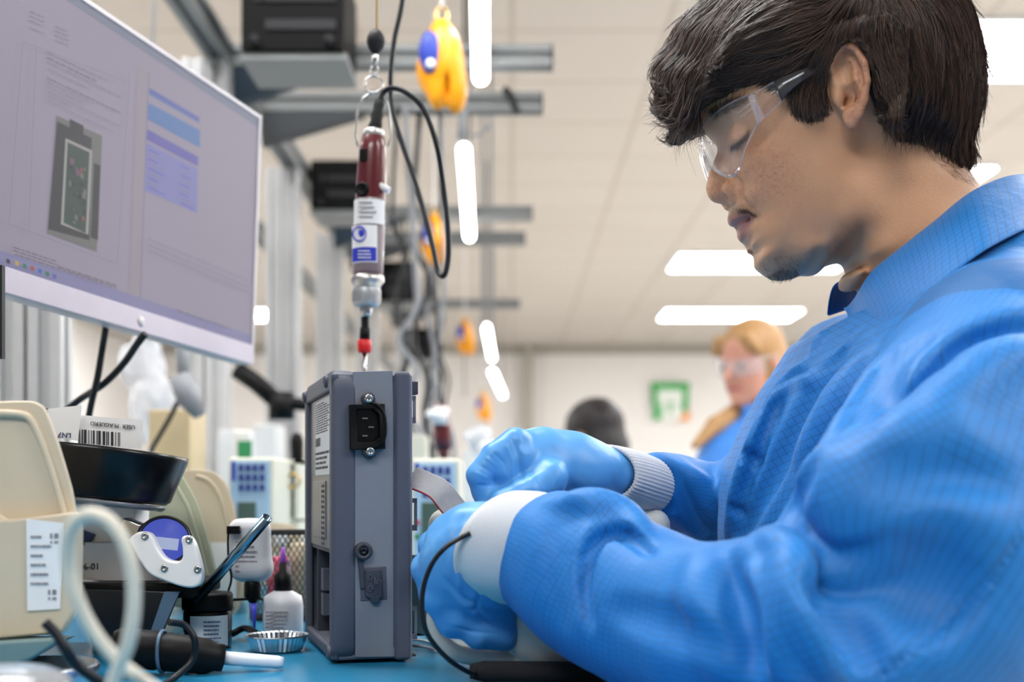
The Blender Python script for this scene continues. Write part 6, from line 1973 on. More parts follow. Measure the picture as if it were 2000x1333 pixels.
    sb = tuft(420, [(1560,190,70),(1572,205,71),(1585,212,72),(1595,200,73),(1545,180,69)], [(.15,1),(.3,1),(.5,.9),(.45,.9),(.0,1)], (.008, .017), 5, .25)
    nk = tuft(700, [(1740,240,62),(1765,250,60),(1800,258,55),(1830,265,48),(1855,270,40),(1880,288,22),(1890,300,8)], [(.0,1),(-.05,1),(-.1,1),(-.1,1),(0,1),(.02,1),(.05,1)], (.006, .018), 9, .2)
    tmp = tuft(300, [(1400,152,44),(1430,146,52),(1465,138,58),(1500,140,62)], [(-.9,.45),(-.9,.5),(-.8,.6),(-.6,.9)], (.010,.022), 7, .3)
    allp = np.concatenate([paths, st, fr, sb, nk, tmp])
    NN = len(allp)
    rad0 = np.concatenate([rs.uniform(.00016, .00030, n), np.full(NS, .00010), np.full(len(fr), .00015), np.full(len(sb) + len(nk) + len(tmp), .00012)])
    rad = rad0[:, None] * np.array([1, 1, 1, 1, .95, .9, .8, .65, .45, .12])[None]
    # strands stop at the hair line
    mm = allp.reshape(-1, 3).copy(); mm[:, 1] = np.abs(mm[:, 1]); xx = px_of(Hw(mm)); tv_ = f(xx).reshape(NN, K)
    out_ = (tv_ < -3.0) & (xx[:, 0].reshape(NN, K) > 1384)
    out_ |= ((((xx[:, 0] - 1662) / 41) ** 2 + ((xx[:, 1] - 168) / 84) ** 2) < 1).reshape(NN, K)
    trunc = np.cumsum(out_, 1) > 0
    trunc[n + NS + len(fr) + len(sb):] &= False
    rad = np.where(trunc, 1e-6, rad)
    first = np.argmax(trunc, 1)
    for i_ in np.where(trunc.any(1))[0]:
        k_ = max(first[i_] - 1, 0); allp[i_, k_ + 1:] = allp[i_, k_] + (allp[i_, k_ + 1:] - allp[i_, k_]) * .02
    rn = np.concatenate([np.repeat(rs.rand(NG), M_) * .7 + rs.rand(n) * .3, rs.rand(NN - n)])
    sv, sq, sr = strands_mesh(allp, rad, rn)
    # body of the hair, combed into grooves along the flow
    vmask = HS.sample(np.clip(p, HS.lo, HS.lo + (HS.n - 1) * HS.h))
    gr = S.grad(p)
    p2 = p - gr * .0012
    V_ = np.concatenate([p2, sv]); Q_ = np.concatenate([q, sq + len(p2)])
    o = raw_mesh('hair', Hw(V_), Q_, [M['hair_base'], M['hair']], parent, flip=True)
    mi = np.zeros(len(o.data.polygons), np.int32)
    if len(mi) == len(Q_): mi[len(q):] = 1
    o.data.polygons.foreach_set('material_index', mi)
    set_attr(o, 'rnd', np.concatenate([np.zeros(len(p2)), sr]))
    return o, S

def make_face_hair(parent, HS):
    rs = np.random.RandomState(5)
    A = []
    def patch(n, poly, wmid, dirfn, ln, K=5, r=.00008, both=True):
        poly = np.array(poly, float); lo = poly.min(0); hi = poly.max(0); pts = []
        while len(pts) < n:
            c = rs.uniform(lo, hi, (n * 3, 2)); c = c[in_poly(c, poly)]
            pts += list(c)
        pts = np.array(pts[:n])
        C = Hl(np.array([[0, 0, CAMZ]]))[0]
        D = np.stack([(pts[:, 0] - 1000) / FOC, np.ones(n), (960 - pts[:, 1]) / FOC], 1)
        Dl = np.stack([D @ HB, D @ HL, D @ HU], 1)
        hp = HS.hit(C, Dl, .80, 1.05, 500)
        ok = ~np.isnan(hp[:, 0]); hp = hp[ok]; pts = pts[ok]
        g = HS.grad(hp)
        m = len(hp); L_ = rs.uniform(*ln, m)
        dd = np.array([dirfn(x, y) for x, y in pts]); d = np.stack([dd[:, 0], np.zeros(m), -dd[:, 1]], 1) + rs.randn(m, 3) * .18
        d = d - (d * g).sum(1, keepdims=True) * g * .8 + g * .35
        d /= np.linalg.norm(d, axis=1, keepdims=True)
        t = np.linspace(0, 1, K)[None, :, None]
        P_ = hp[:, None] + d[:, None] * L_[:, None, None] * t - g[:, None] * (L_[:, None, None] * .25 * t * t) - g[:, None] * .0004
        rad = np.full((len(P_), K), r) * np.linspace(1, .3, K)[None]
        A.append((P_, rad))
    patch(420, [(1386,222),(1402,210),(1426,197),(1454,190),(1462,197),(1440,207),(1414,220),(1395,232)], 0, lambda x, y: (.8, -.45), (.004, .008), r=.00013)
    patch(160, [(1424,287),(1440,277),(1464,254),(1467,258),(1446,282),(1430,291)], 0, lambda x, y: (-.45, .9), (.004, .008), r=.00014)
    patch(520, [(1424,404),(1440,402),(1458,405),(1478,418),(1474,422),(1458,413),(1440,413),(1425,419)], 0, lambda x, y: (.2, 1), (.002, .005), r=.00009)
    patch(260, [(1480,520),(1500,504),(1535,494),(1566,505),(1572,530),(1545,549),(1515,555),(1490,542)], 0, lambda x, y: (.1, 1), (.002, .005), r=.00008)
    patch(420, [(1496,538),(1520,528),(1556,526),(1562,536),(1545,549),(1515,555)], 0, lambda x, y: (.1, 1), (.002, .006), r=.00010)
    patch(60, [(1452,478),(1464,484),(1472,492),(1462,492)], 0, lambda x, y: (-.2, 1), (.002, .005), r=.00009)
    patch(500, [(1790,265),(1870,275),(1898,310),(1905,360),(1860,345),(1815,305)], 0, lambda x, y: (.75, .5), (.004, .010), r=.00007)
    vs, qs, rr = [], [], []
    b = 0
    for P_, rad in A:
        v, q, r_ = strands_mesh(P_, rad, rs.rand(len(P_)) * .4)
        vs.append(v); qs.append(q + b); rr.append(r_); b += len(v)
    o = raw_mesh('facial_hair', Hw(np.concatenate(vs)), np.concatenate(qs), [M['hair']], parent, flip=True)
    set_attr(o, 'rnd', np.concatenate(rr))
    return o
M['hair'] = hair_material('hair', (.12, .09, .085), (.38, .285, .24))
M['hair_base'] = mat('hair_base', (.12, .095, .09), .55)
# ================================================================ the young man: coat, cuffs, gloves
CAMP = np.array([0, 0, CAMZ])
def ray(px, py):
    return np.array([(px - 1000) / FOC, 1, (960 - py) / FOC])
def Pn(px, py, Y): return np.array(P(px, py, Y))

def resample2(pts, n):
    pts = np.array(spline(pts, 60))
    L = np.r_[0, np.cumsum(np.linalg.norm(np.diff(pts, axis=0), axis=1))]
    t = np.linspace(0, L[-1], n)
    return np.stack([np.interp(t, L, pts[:, i]) for i in range(pts.shape[1])], 1)

def fold(S, pts, r, out, k=.012, op='add', t0=.5, t1=1.3, taper=True, n=None, rmin=.35):
    k = k * .55; out = out * 1.6
    """a ridge (add) or crease (sub) following photo polyline pts on the present surface of S"""
    L = sum(math.hypot(pts[i + 1][0] - pts[i][0], pts[i + 1][1] - pts[i][1]) for i in range(len(pts) - 1))
    n = n or max(6, int(L / 14))
    q = resample2(pts, n)
    D = np.array([ray(x, y) for x, y in q])
    hp = S.hit(CAMP, D, t0, t1, 400)
    ok = ~np.isnan(hp[:, 0])
    if ok.sum() < 3: return
    hp = hp[ok]
    dp = np.abs(np.diff(hp[:, 1]))
    cuts = [0] + [i + 1 for i in np.where(dp > .022)[0]] + [len(hp)]
    a, b = max(zip(cuts[:-1], cuts[1:]), key=lambda ab: ab[1] - ab[0])      # stay on one side of a step in depth
    hp = hp[a:b]; m = len(hp)
    if m < 3: return
    g = S.grad(hp)
    s = np.sin(np.linspace(.12, math.pi - .12, m)) ** .6 if taper else np.ones(m)
    rr = r * (rmin + (1 - rmin) * s); oo = out * s
    if op == 'add': c = hp - g * (rr - oo)[:, None]
    else: c = hp + g * (rr - oo)[:, None]
    S.chain(list(c), list(rr), k=k, op=op, inner=.004)

ARM_N = [(.355,.80,1.05+.085,.078), None]
def build_coat(parent):
    h = .0026
    S = SDF((-.03, .54, CAMZ - .40), (.62, 1.30, CAMZ + .29), h)
    Z = lambda dz: CAMZ + dz
    # torso as a stack of oval sections
    zs = np.array([-.42, -.20, -.13, -.08, -.04, 0, .03, .06, .09, .12, .15, .18, .21, .25, .30])
    fr = np.array([.215, .200, .190, .172, .166, .166, .176, .188, .205, .228, .250, .272, .292, .325, .36])
    bk = np.array([.52, .54, .54, .54, .54, .545, .55, .55, .55, .545, .535, .52, .50, .47, .44])
    hw = np.array([.21, .205, .205, .205, .205, .205, .205, .205, .200, .180, .154, .124, .098, .062, .050])
    nx, ny, nz = S.n
    x = (S.lo[0] + np.arange(nx) * h)[:, None, None]; y = (S.lo[1] + np.arange(ny) * h)[None, :, None]
    zz = S.lo[2] + np.arange(nz) * h - CAMZ
    def ip(a):
        v = np.interp(zz, zs, a)
        v = np.convolve(np.pad(v, 8, mode='edge'), np.ones(17) / 17, 'valid'); return v[None, None, :]
    f_, b_, w_ = ip(fr), ip(bk), ip(hw)
    c_ = (f_ + b_) / 2; a_ = (b_ - f_) / 2
    ex = 2.3
    rr = (np.abs((x - c_) / a_) ** ex + np.abs((y - .975) / w_) ** ex) ** (1 / ex)
    S.d = np.clip((rr - 1) * np.minimum(a_, w_) * .9, -.06, .06).astype(np.float32)
    # opening for the neck
    S.d = np.maximum(S.d, ((S.lo[2] + np.arange(nz) * h)[None, None, :] - CAMZ - .138 - (x - .27) * .48) * .85 + 0 * y).astype(np.float32)
    # shoulders
    S.chain([Pn(1965, 705, .815), (.42, .90, Z(.105)), (.41, 1.05, Z(.105)), (.355, 1.14, Z(.065))], [.062, .055, .055, .066], k=.045, inner=.02)
    # near arm
    near = [(1975, 745, .80, .070), (1895, 900, .755, .082), (1830, 1080, .715, .084), (1735, 1245, .70, .072), (1600, 1260, .705, .066),
            (1440, 1245, .725, .054), (1320, 1218, .765, .051), (1200, 1158, .80, .050), (1120, 1105, .822, .048), (1062, 1080, .836, .040)]
    c = np.array([(*Pn(a, b, Y), r) for a, b, Y, r in near]); c = np.array(spline(c, 28))
    NEAR = c.copy()
    S.chain(list(c[:, :3]), list(c[:, 3]), k=.020, inner=.006)
    ta = Pn(1062, 1080, .836) - Pn(1160, 1120, .810); ta /= np.linalg.norm(ta); ta = ta + np.array([0, .25, .16]); ta /= np.linalg.norm(ta)
    def cutter(c0, ta, R):
        def fn(X, Y, Z): return np.maximum(-((X - c0[0]) * ta[0] + (Y - c0[1]) * ta[1] + (Z - c0[2]) * ta[2]), np.sqrt((X - c0[0]) ** 2 + (Y - c0[1]) ** 2 + (Z - c0[2]) ** 2) - R)
        S.func(fn, c0 - R - .01, c0 + R + .01, .003, 'sub')
    cutter(Pn(1042, 1078, .838), ta, .075)
    # far arm
    far = [(1670, 760, 1.14, .07), (1600, 950, 1.13, .065), (1500, 1030, 1.11, .056), (1400, 1000, 1.08, .040), (1320, 968, 1.04, .034), (1262, 950, 1.01, .0245)]
    c = np.array([(*Pn(a, b, Y), r) for a, b, Y, r in far]); c = np.array(spline(c, 18)); FAR = c.copy()
    S.chain(list(c[:, :3]), list(c[:, 3]), k=.02, inner=.006)
    S.cone(Pn(1262, 950, 1.01) - [.0, 0, 0], Pn(1238, 942, 1.0), .019, .019, k=.0, op='sub')
    # ---- folds: sleeve and torso meet
    fold(S, [(2060, 628), (1985, 632), (1896, 662), (1821, 735), (1762, 802), (1687, 865), (1640, 905)], .010, .012, k=.016, op='sub')
    fold(S, [(2040, 690), (1960, 705), (1870, 765), (1790, 835), (1700, 905), (1610, 955), (1552, 1005)], .020, .007, k=.020)
    fold(S, [(1722, 740), (1717, 800), (1695, 850), (1660, 890)], .012, .007, k=.02, op='sub')
    fold(S, [(1700, 730), (1680, 800), (1640, 870), (1590, 930), (1550, 985)], .014, .006, k=.016)
    fold(S, [(1800, 660), (1740, 710), (1680, 790), (1640, 850)], .010, .004, k=.016, op='sub')
    # elbow drapes
    fold(S, [(1560, 1000), (1575, 1050), (1600, 1085), (1640, 1098), (1690, 1085), (1760, 1050)], .014, .014, k=.014, op='sub')
    fold(S, [(1545, 1000), (1562, 1060), (1595, 1108), (1640, 1130), (1700, 1122), (1790, 1095)], .011, .009, k=.010)
    fold(S, [(1690, 962), (1760, 945), (1840, 940), (1920, 950)], .020, .008, k=.03, op='sub')
    fold(S, [(1600, 965), (1680, 925), (1780, 900), (1900, 880)], .022, .006, k=.03)
    fold(S, [(1650, 1000), (1740, 1000), (1850, 1000), (1950, 1020)], .022, .006, k=.03)
    fold(S, [(1700, 1150), (1780, 1165), (1840, 1200)], .020, .009, k=.03, op='sub')
    fold(S, [(1850, 1040), (1840, 1110), (1880, 1150)], .018, .006, k=.03, op='sub')
    fold(S, [(1480, 1075), (1500, 1130), (1520, 1180), (1530, 1215)], .009, .013, k=.010, op='sub')
    fold(S, [(1500, 1050), (1535, 1095), (1560, 1160), (1590, 1230), (1640, 1315)], .013, .012, k=.012)
    fold(S, [(1470, 1070), (1470, 1130), (1490, 1200), (1530, 1280), (1560, 1340)], .013, .008, k=.014)
    fold(S, [(1425, 1098), (1420, 1150), (1440, 1220), (1470, 1300)], .012, .009, k=.016, op='sub')
    fold(S, [(1600, 1140), (1640, 1200), (1700, 1290)], .014, .008, k=.02, op='sub')
    fold(S, [(1370, 1095), (1360, 1150), (1380, 1230), (1410, 1310)], .014, .005, k=.018)
    # forearm, roll next to the cuff
    fold(S, [(1085, 985), (1150, 985), (1205, 998), (1236, 1020), (1250, 1060)], .013, .006, k=.010)
    fold(S, [(1275, 1085), (1235, 1048), (1190, 1036), (1158, 1060), (1140, 1110), (1138, 1170), (1150, 1230)], .0055, .0065, k=.006, op='sub')
    fold(S, [(1110, 1000), (1090, 1060), (1085, 1130), (1100, 1210)], .012, .002, k=.016, op='sub')
    fold(S, [(1210, 1190), (1300, 1220), (1400, 1270)], .010, .004, k=.02, op='sub')
    # front of the coat
    fold(S, [(1640, 700), (1580, 780), (1530, 870), (1480, 970), (1440, 1060)], .012, .007, k=.018, op='sub')
    fold(S, [(1690, 690), (1640, 760), (1590, 850), (1540, 940), (1500, 1020)], .012, .005, k=.018)
    fold(S, [(1600, 820), (1570, 900), (1530, 990), (1490, 1050)], .008, .005, k=.012, op='sub')
    fold(S, [(1580, 700), (1520, 770), (1490, 850), (1450, 950), (1420, 1050)], .009, .006, k=.008)
    fold(S, [(1530, 760), (1500, 830), (1475, 900), (1440, 990)], .005, .004, k=.006, op='sub')
    for (a, b) in [((1450,880),(1490,905)), ((1415,985),(1460,1005))]:
        fold(S, [a, ((a[0] + b[0]) / 2, (a[1] + b[1]) / 2 + 4), b], .004, .003, k=.005, op='sub', n=6)
    # front opening running down from the collar
    fold(S, [(1676, 648), (1640, 690), (1590, 722), (1540, 742), (1500, 768)], .0035, .0028, k=.003, op='sub')
    fold(S, [(1668, 662), (1632, 702), (1585, 735), (1540, 755), (1500, 785)], .006, .0022, k=.006)
    fold(S, [(1655, 580), (1620, 640), (1585, 690)], .006, .003, k=.006)
    fold(S, [(1740, 690), (1700, 735), (1660, 800)], .006, .0025, k=.01, op='sub')
    # far sleeve gathers at the cuff
    for i in range(9):
        a = i / 8
        fold(S, [(1248 + 34 * a, 896 + 96 * a), (1275 + 20 * a, 905 + 88 * a), (1310 + 15 * a, 920 + 78 * a)], .0022, .0022, k=.003, op='sub', n=6, t1=1.2)
    fold(S, [(1300, 905), (1340, 950), (1370, 1010), (1390, 1060)], .012, .006, k=.015, op='sub')
    fold(S, [(1345, 920), (1370, 960), (1390, 1020)], .010, .005, k=.012)
    # shoulder seam puckers on the lower sleeve
    # rest on the bench, not in it
    S.func(lambda X, Y, Z: np.maximum(X - .160, Z - BENCH - .001) + 0 * Y, S.lo, (.2, 1.3, BENCH + .03), .004, 'sub')
    S.smooth(1)
    p, q = S.polys()
    g = S.grad(p)
    X = px_of(p)
    facing = np.clip(-((p - CAMP) * g).sum(1) / np.linalg.norm(p - CAMP, axis=1) * 2.5, 0, 1)
    # stitched seam with puckers
    def seam(poly, amp, w, pitch):
        d, t = seg_dist(X, poly)
        L = sum(math.hypot(poly[i + 1][0] - poly[i][0], poly[i + 1][1] - poly[i][1]) for i in range(len(poly) - 1))
        prof = np.exp(-(d / w) ** 2)
        return (-amp * np.exp(-(d / (w * .35)) ** 2) + amp * .8 * np.sin(t * L / pitch * 2 * math.pi + d * .15) * prof) * facing
    disp = seam([(2040, 1020), (2000, 1057), (1918, 1152), (1821, 1234), (1747, 1300), (1700, 1345)], .0013, 22, 21)
    disp += seam([(2040, 600), (1896, 575), (1800, 640), (1740, 700)], .0004, 10, 16) * 0
    # broad soft wrinkles and fine crinkle
    u = np.stack([p[:, 0] * .9 + p[:, 2] * .4, p[:, 1], p[:, 2] * .9 - p[:, 0] * .4], 1)
    disp += vnoise(u * [1.0, .6, .45], 26, 1) * .0022 + vnoise(u * [1, .7, .4], 60, 2) * .0009 + vnoise(u * [1, .8, .6], 150, 3) * .00025
    p = p + g * disp[:, None]
    o = raw_mesh('coat', p, q, [M['coat']], parent, flip=False)
    # weave coordinates: sleeves run along the arm, body follows the lean of the back
    def along(C):
        best = np.full(len(p), 9.); gu = np.zeros(len(p)); gv = np.zeros(len(p)); acc = 0
        for i in range(len(C) - 1):
            a, b = C[i, :3], C[i + 1, :3]; ab = b - a; L = np.linalg.norm(ab); t = np.clip((p - a) @ ab / L ** 2, 0, 1)
            dv = p - a - t[:, None] * ab; d = np.linalg.norm(dv, axis=1) - (C[i, 3] + (C[i + 1, 3] - C[i, 3]) * t)
            T = ab / L; U = np.cross(T, [0, 1, 0]); U /= np.linalg.norm(U); W = np.cross(T, U)
            m = d < best
            best[m] = d[m]; gu[m] = (acc + t * L)[m]
            gv[m] = (np.arctan2(dv @ U, dv @ W) * .065)[m]
            acc += L
        return best, gu, gv
    bn, gun, gvn = along(NEAR); bf, guf, gvf = along(FAR)
    ang = math.radians(28)
    tu = p[:, 0] * math.cos(ang) + p[:, 2] * math.sin(ang) + 0 * p[:, 1]; tv = -p[:, 0] * math.sin(ang) + p[:, 2] * math.cos(ang)
    front = (np.abs(g[:, 0]) > .75)
    tu = np.where(front, p[:, 1] * 1.0, tu)
    bt = np.full(len(p), .012)
    sel = np.argmin(np.stack([bt, bn, bf]), 0)
    tv = np.where(np.abs(g[:, 2]) > .8, p[:, 1] * .9, tv)
    gu = np.choose(sel, [tu, gun, guf]); gv = np.choose(sel, [tv, gvn, gvf])
    set_vec(o, 'weave', np.stack([gu, gv, sel * .37], 1))
    return o, S, NEAR, FAR

def cloth_material(name, rgb, grid=True):
    m, nt, b = newmat(name)
    N = nt.nodes.new; L = nt.links.new
    a = N('ShaderNodeAttribute'); a.attribute_name = 'weave'
    sp = N('ShaderNodeSeparateXYZ'); L(a.outputs['Vector'], sp.inputs[0])
    def math_(op, a_, b_=None, clamp=False):
        x = N('ShaderNodeMath'); x.operation = op; x.use_clamp = clamp
        for i, q in enumerate((a_, b_)):
            if q is None: continue
            if isinstance(q, (int, float)): x.inputs[i].default_value = q
            else: L(q, x.inputs[i])
        return x.outputs[0]
    def line(s, pitch, w):
        f = math_('FRACT', math_('DIVIDE', s, pitch))
        dd = math_('ABSOLUTE', math_('SUBTRACT', f, .5))
        return math_('MULTIPLY', math_('SUBTRACT', dd, .5 - w), 1 / w * 1.2, True)
    tc = N('ShaderNodeTexCoord')
    no = N('ShaderNodeTexNoise'); no.inputs['Scale'].default_value = 30; L(tc.outputs['Object'], no.inputs['Vector'])
    base = N('ShaderNodeMix'); base.data_type = 'RGBA'
    lin = s2l(rgb)
    base.inputs['A'].default_value = (*[c * .95 for c in lin], 1); base.inputs['B'].default_value = (*[c * 1.05 for c in lin], 1)
    L(no.outputs['Fac'], base.inputs['Factor'])
    g = math_('MAXIMUM', math_('MULTIPLY', line(sp.outputs[0], .0052, .085), .9), math_('MULTIPLY', line(sp.outputs[1], .0052, .085), .9))
    mx = N('ShaderNodeMix'); mx.data_type = 'RGBA'
    L(math_('MULTIPLY', g, .62), mx.inputs['Factor'])
    L(base.outputs['Result'], mx.inputs['A']); mx.inputs['B'].default_value = (*[c * .30 for c in lin], 1)
    L(mx.outputs['Result'], b.inputs['Base Color'])
    b.inputs['Roughness'].default_value = .53
    b.inputs['Specular IOR Level'].default_value = .32
    b.inputs['Sheen Weight'].default_value = .08; b.inputs['Sheen Roughness'].default_value = .4
    n2 = N('ShaderNodeTexNoise'); n2.inputs['Scale'].default_value = 1400; L(tc.outputs['Object'], n2.inputs['Vector'])
    n3 = N('ShaderNodeTexNoise'); n3.inputs['Scale'].default_value = 90; n3.inputs['Detail'].default_value = 4; L(tc.outputs['Object'], n3.inputs['Vector'])
    bp = N('ShaderNodeBump'); bp.inputs['Strength'].default_value = .5; bp.inputs['Distance'].default_value = .0008
    L(math_('ADD', math_('MULTIPLY', n2.outputs['Fac'], .25), math_('MULTIPLY', n3.outputs['Fac'], 1.5)), bp.inputs['Height']); L(bp.outputs['Normal'], b.inputs['Normal'])
    return m
M['coat'] = cloth_material('coat', (.115, .465, .765))
M['glove'] = mat('glove', (.33, .60, .84), .38, spec=.45, var=.03, bump=.12, bscale=160, sss=.1)
M['knit'] = mat('knit', (.80, .81, .83), .9, spec=.1, bump=.4, bscale=1500, sheen=.3)

def make_collar(parent):
    top = [(1676,612,.945),(1688,578,.925),(1716,530,.905),(1770,484,.898),(1835,432,.900),(1905,374,.915),(1985,343,.945),(2060,350,1.0),(1995,385,1.06),(1860,430,1.07),(1740,500,1.05),(1690,535,1.02),(1668,548,1.0)]
    bot = [(1664,630,.905),(1708,688,.868),(1752,640,.842),(1790,600,.832),(1845,552,.822),(1925,492,.824),(2010,448,.86),(2110,440,1.0),(2010,470,1.12),(1880,520,1.15),(1760,570,1.12),(1680,600,1.08),(1625,618,1.03)]
    n = 72
    def lin(pts):
        q = np.array([Pn(*a) for a in pts]); t = np.linspace(0, len(q) - 1, n)
        return np.stack([np.interp(t, np.arange(len(q)), q[:, i]) for i in range(3)], 1)
    T = np.array(spline([Pn(*a) for a in top], n)); B = lin(bot) * .7 + np.array(spline([Pn(*a) for a in bot], n)) * .3
    K = 12
    vs = []
    for j in range(K):
        t = j / (K - 1)
        mid = T * (1 - t) + B * t
        c = np.array([.40, .98, CAMZ + .2])
        outw = mid - c; outw[:, 2] = 0; outw /= np.linalg.norm(outw, axis=1, keepdims=True)
        b = .004 + .007 * math.sin(math.pi * t ** .55)
        up = np.array([0, 0, .006]) * math.sin(math.pi * t)
        vs.append(mid + outw * b + up)
    # inner band going down inside
    inner = T - [0, 0, .028]; c = np.array([.40, .98, CAMZ + .2]); ow = T - c; ow[:, 2] = 0; ow /= np.linalg.norm(ow, axis=1, keepdims=True)
    vs = [inner - ow * .004, T - ow * .002 - [0, 0, .010]] + vs
    V_ = np.stack(vs, 0)
    KK = len(vs)
    nz = vnoise(V_.reshape(-1, 3), 45, 9).reshape(KK, n)
    V_ = V_ + np.array([.3, -1, .3])[None, None] * (nz * .0016)[..., None]
    q = [(j * n + i, j * n + i + 1, (j + 1) * n + i + 1, (j + 1) * n + i) for j in range(KK - 1) for i in range(n - 1)]
    o = raw_mesh('collar', V_.reshape(-1, 3), np.array(q), [M['coat']], parent)
    u = np.repeat(np.linspace(0, .34, n)[None], KK, 0); v = np.repeat((np.arange(KK) * .0085)[:, None], n, 1)
    set_vec(o, 'weave', np.stack([u.ravel(), v.ravel(), 0 * u.ravel()], 1))
    s = o.modifiers.new('solid', 'SOLIDIFY'); s.thickness = .0016; s.offset = 0
    s = o.modifiers.new('sub', 'SUBSURF'); s.levels = 1; s.render_levels = 1
    return o

def placket(parent, S):
    """front edge band of the coat with its stitched lines"""
    o = None
    return o

def tube_cuff(name, rings, parent, ribs=0, n=200, amp=.0005):
    """rings: (centre, axis-x vector, axis-y vector) ellipse frames; closed roll at both ends"""
    vs = []
    for c, ax, ay in rings:
        c = np.array(c); ax = np.array(ax); ay = np.array(ay)
        for k in range(n):
            a = 2 * math.pi * k / n
            rr = 1 + (amp / .025) * (math.cos(a * ribs) if ribs else 0)
            vs.append(c + (ax * math.cos(a) + ay * math.sin(a)) * rr)
    R = len(rings)
    q = [(j * n + i, j * n + (i + 1) % n, (j + 1) * n + (i + 1) % n, (j + 1) * n + i) for j in range(R - 1) for i in range(n)]
    o = raw_mesh(name, np.array(vs), np.array(q), [M['knit']], parent)
    return o

def make_cuffs(parent):
    Z = CAMZ
    # near cuff: short knitted tube, turned out, its mouth showing the edge
    def frames(c0, c1, r0, r1, tilt0, tilt1, n=9, roll=.0025, yaw=.35):
        out = []
        c0 = np.array(c0); c1 = np.array(c1)
        T = (c1 - c0); T /= np.linalg.norm(T)
        def fr(c, r, tilt):
            up = np.array([0, 0, 1.]); u = up - T * (up @ T); u /= np.linalg.norm(u); w = np.cross(T, u)
            return (c, (u + T * tilt[0]) * r[0], (w + T * tilt[1]) * r[1])
        out.append(fr(c0 + T * .010, (r0[0] - .004, r0[1] - .004), tilt0))
        out.append(fr(c0 + T * .001, (r0[0] - .0035, r0[1] - .0035), tilt0))
        out.append(fr(c0 - T * .0008, (r0[0] - .0018, r0[1] - .0018), tilt0))
        for i in range(n):
            t = i / (n - 1)
            bul = math.sin(math.pi * t) * .0015
            out.append(fr(c0 * (1 - t) + c1 * t, (r0[0] * (1 - t) + r1[0] * t + bul, r0[1] * (1 - t) + r1[1] * t + bul), tuple(np.array(tilt0) * (1 - t) + np.array(tilt1) * t)))
        return out
    tube_cuff('cuff', frames(Pn(988, 1064, .843), Pn(1052, 1078, .838), (.0388, .0375), (.0392, .038), (.17, -.66), (.2, -.25)), parent)
    tube_cuff('cuff', frames(Pn(1182, 925, .972), Pn(1262, 950, 1.008), (.0225, .027), (.0238, .027), (-.15, .3), (-.1, .1)), parent, ribs=50, amp=.00045)
    tube_cuff('cuff', frames(Pn(1162, 918, .965), Pn(1190, 928, .975), (.0200, .0235), (.0205, .0235), (-.45, .3), (-.3, .1)), parent, ribs=64, amp=.0003) if False else None

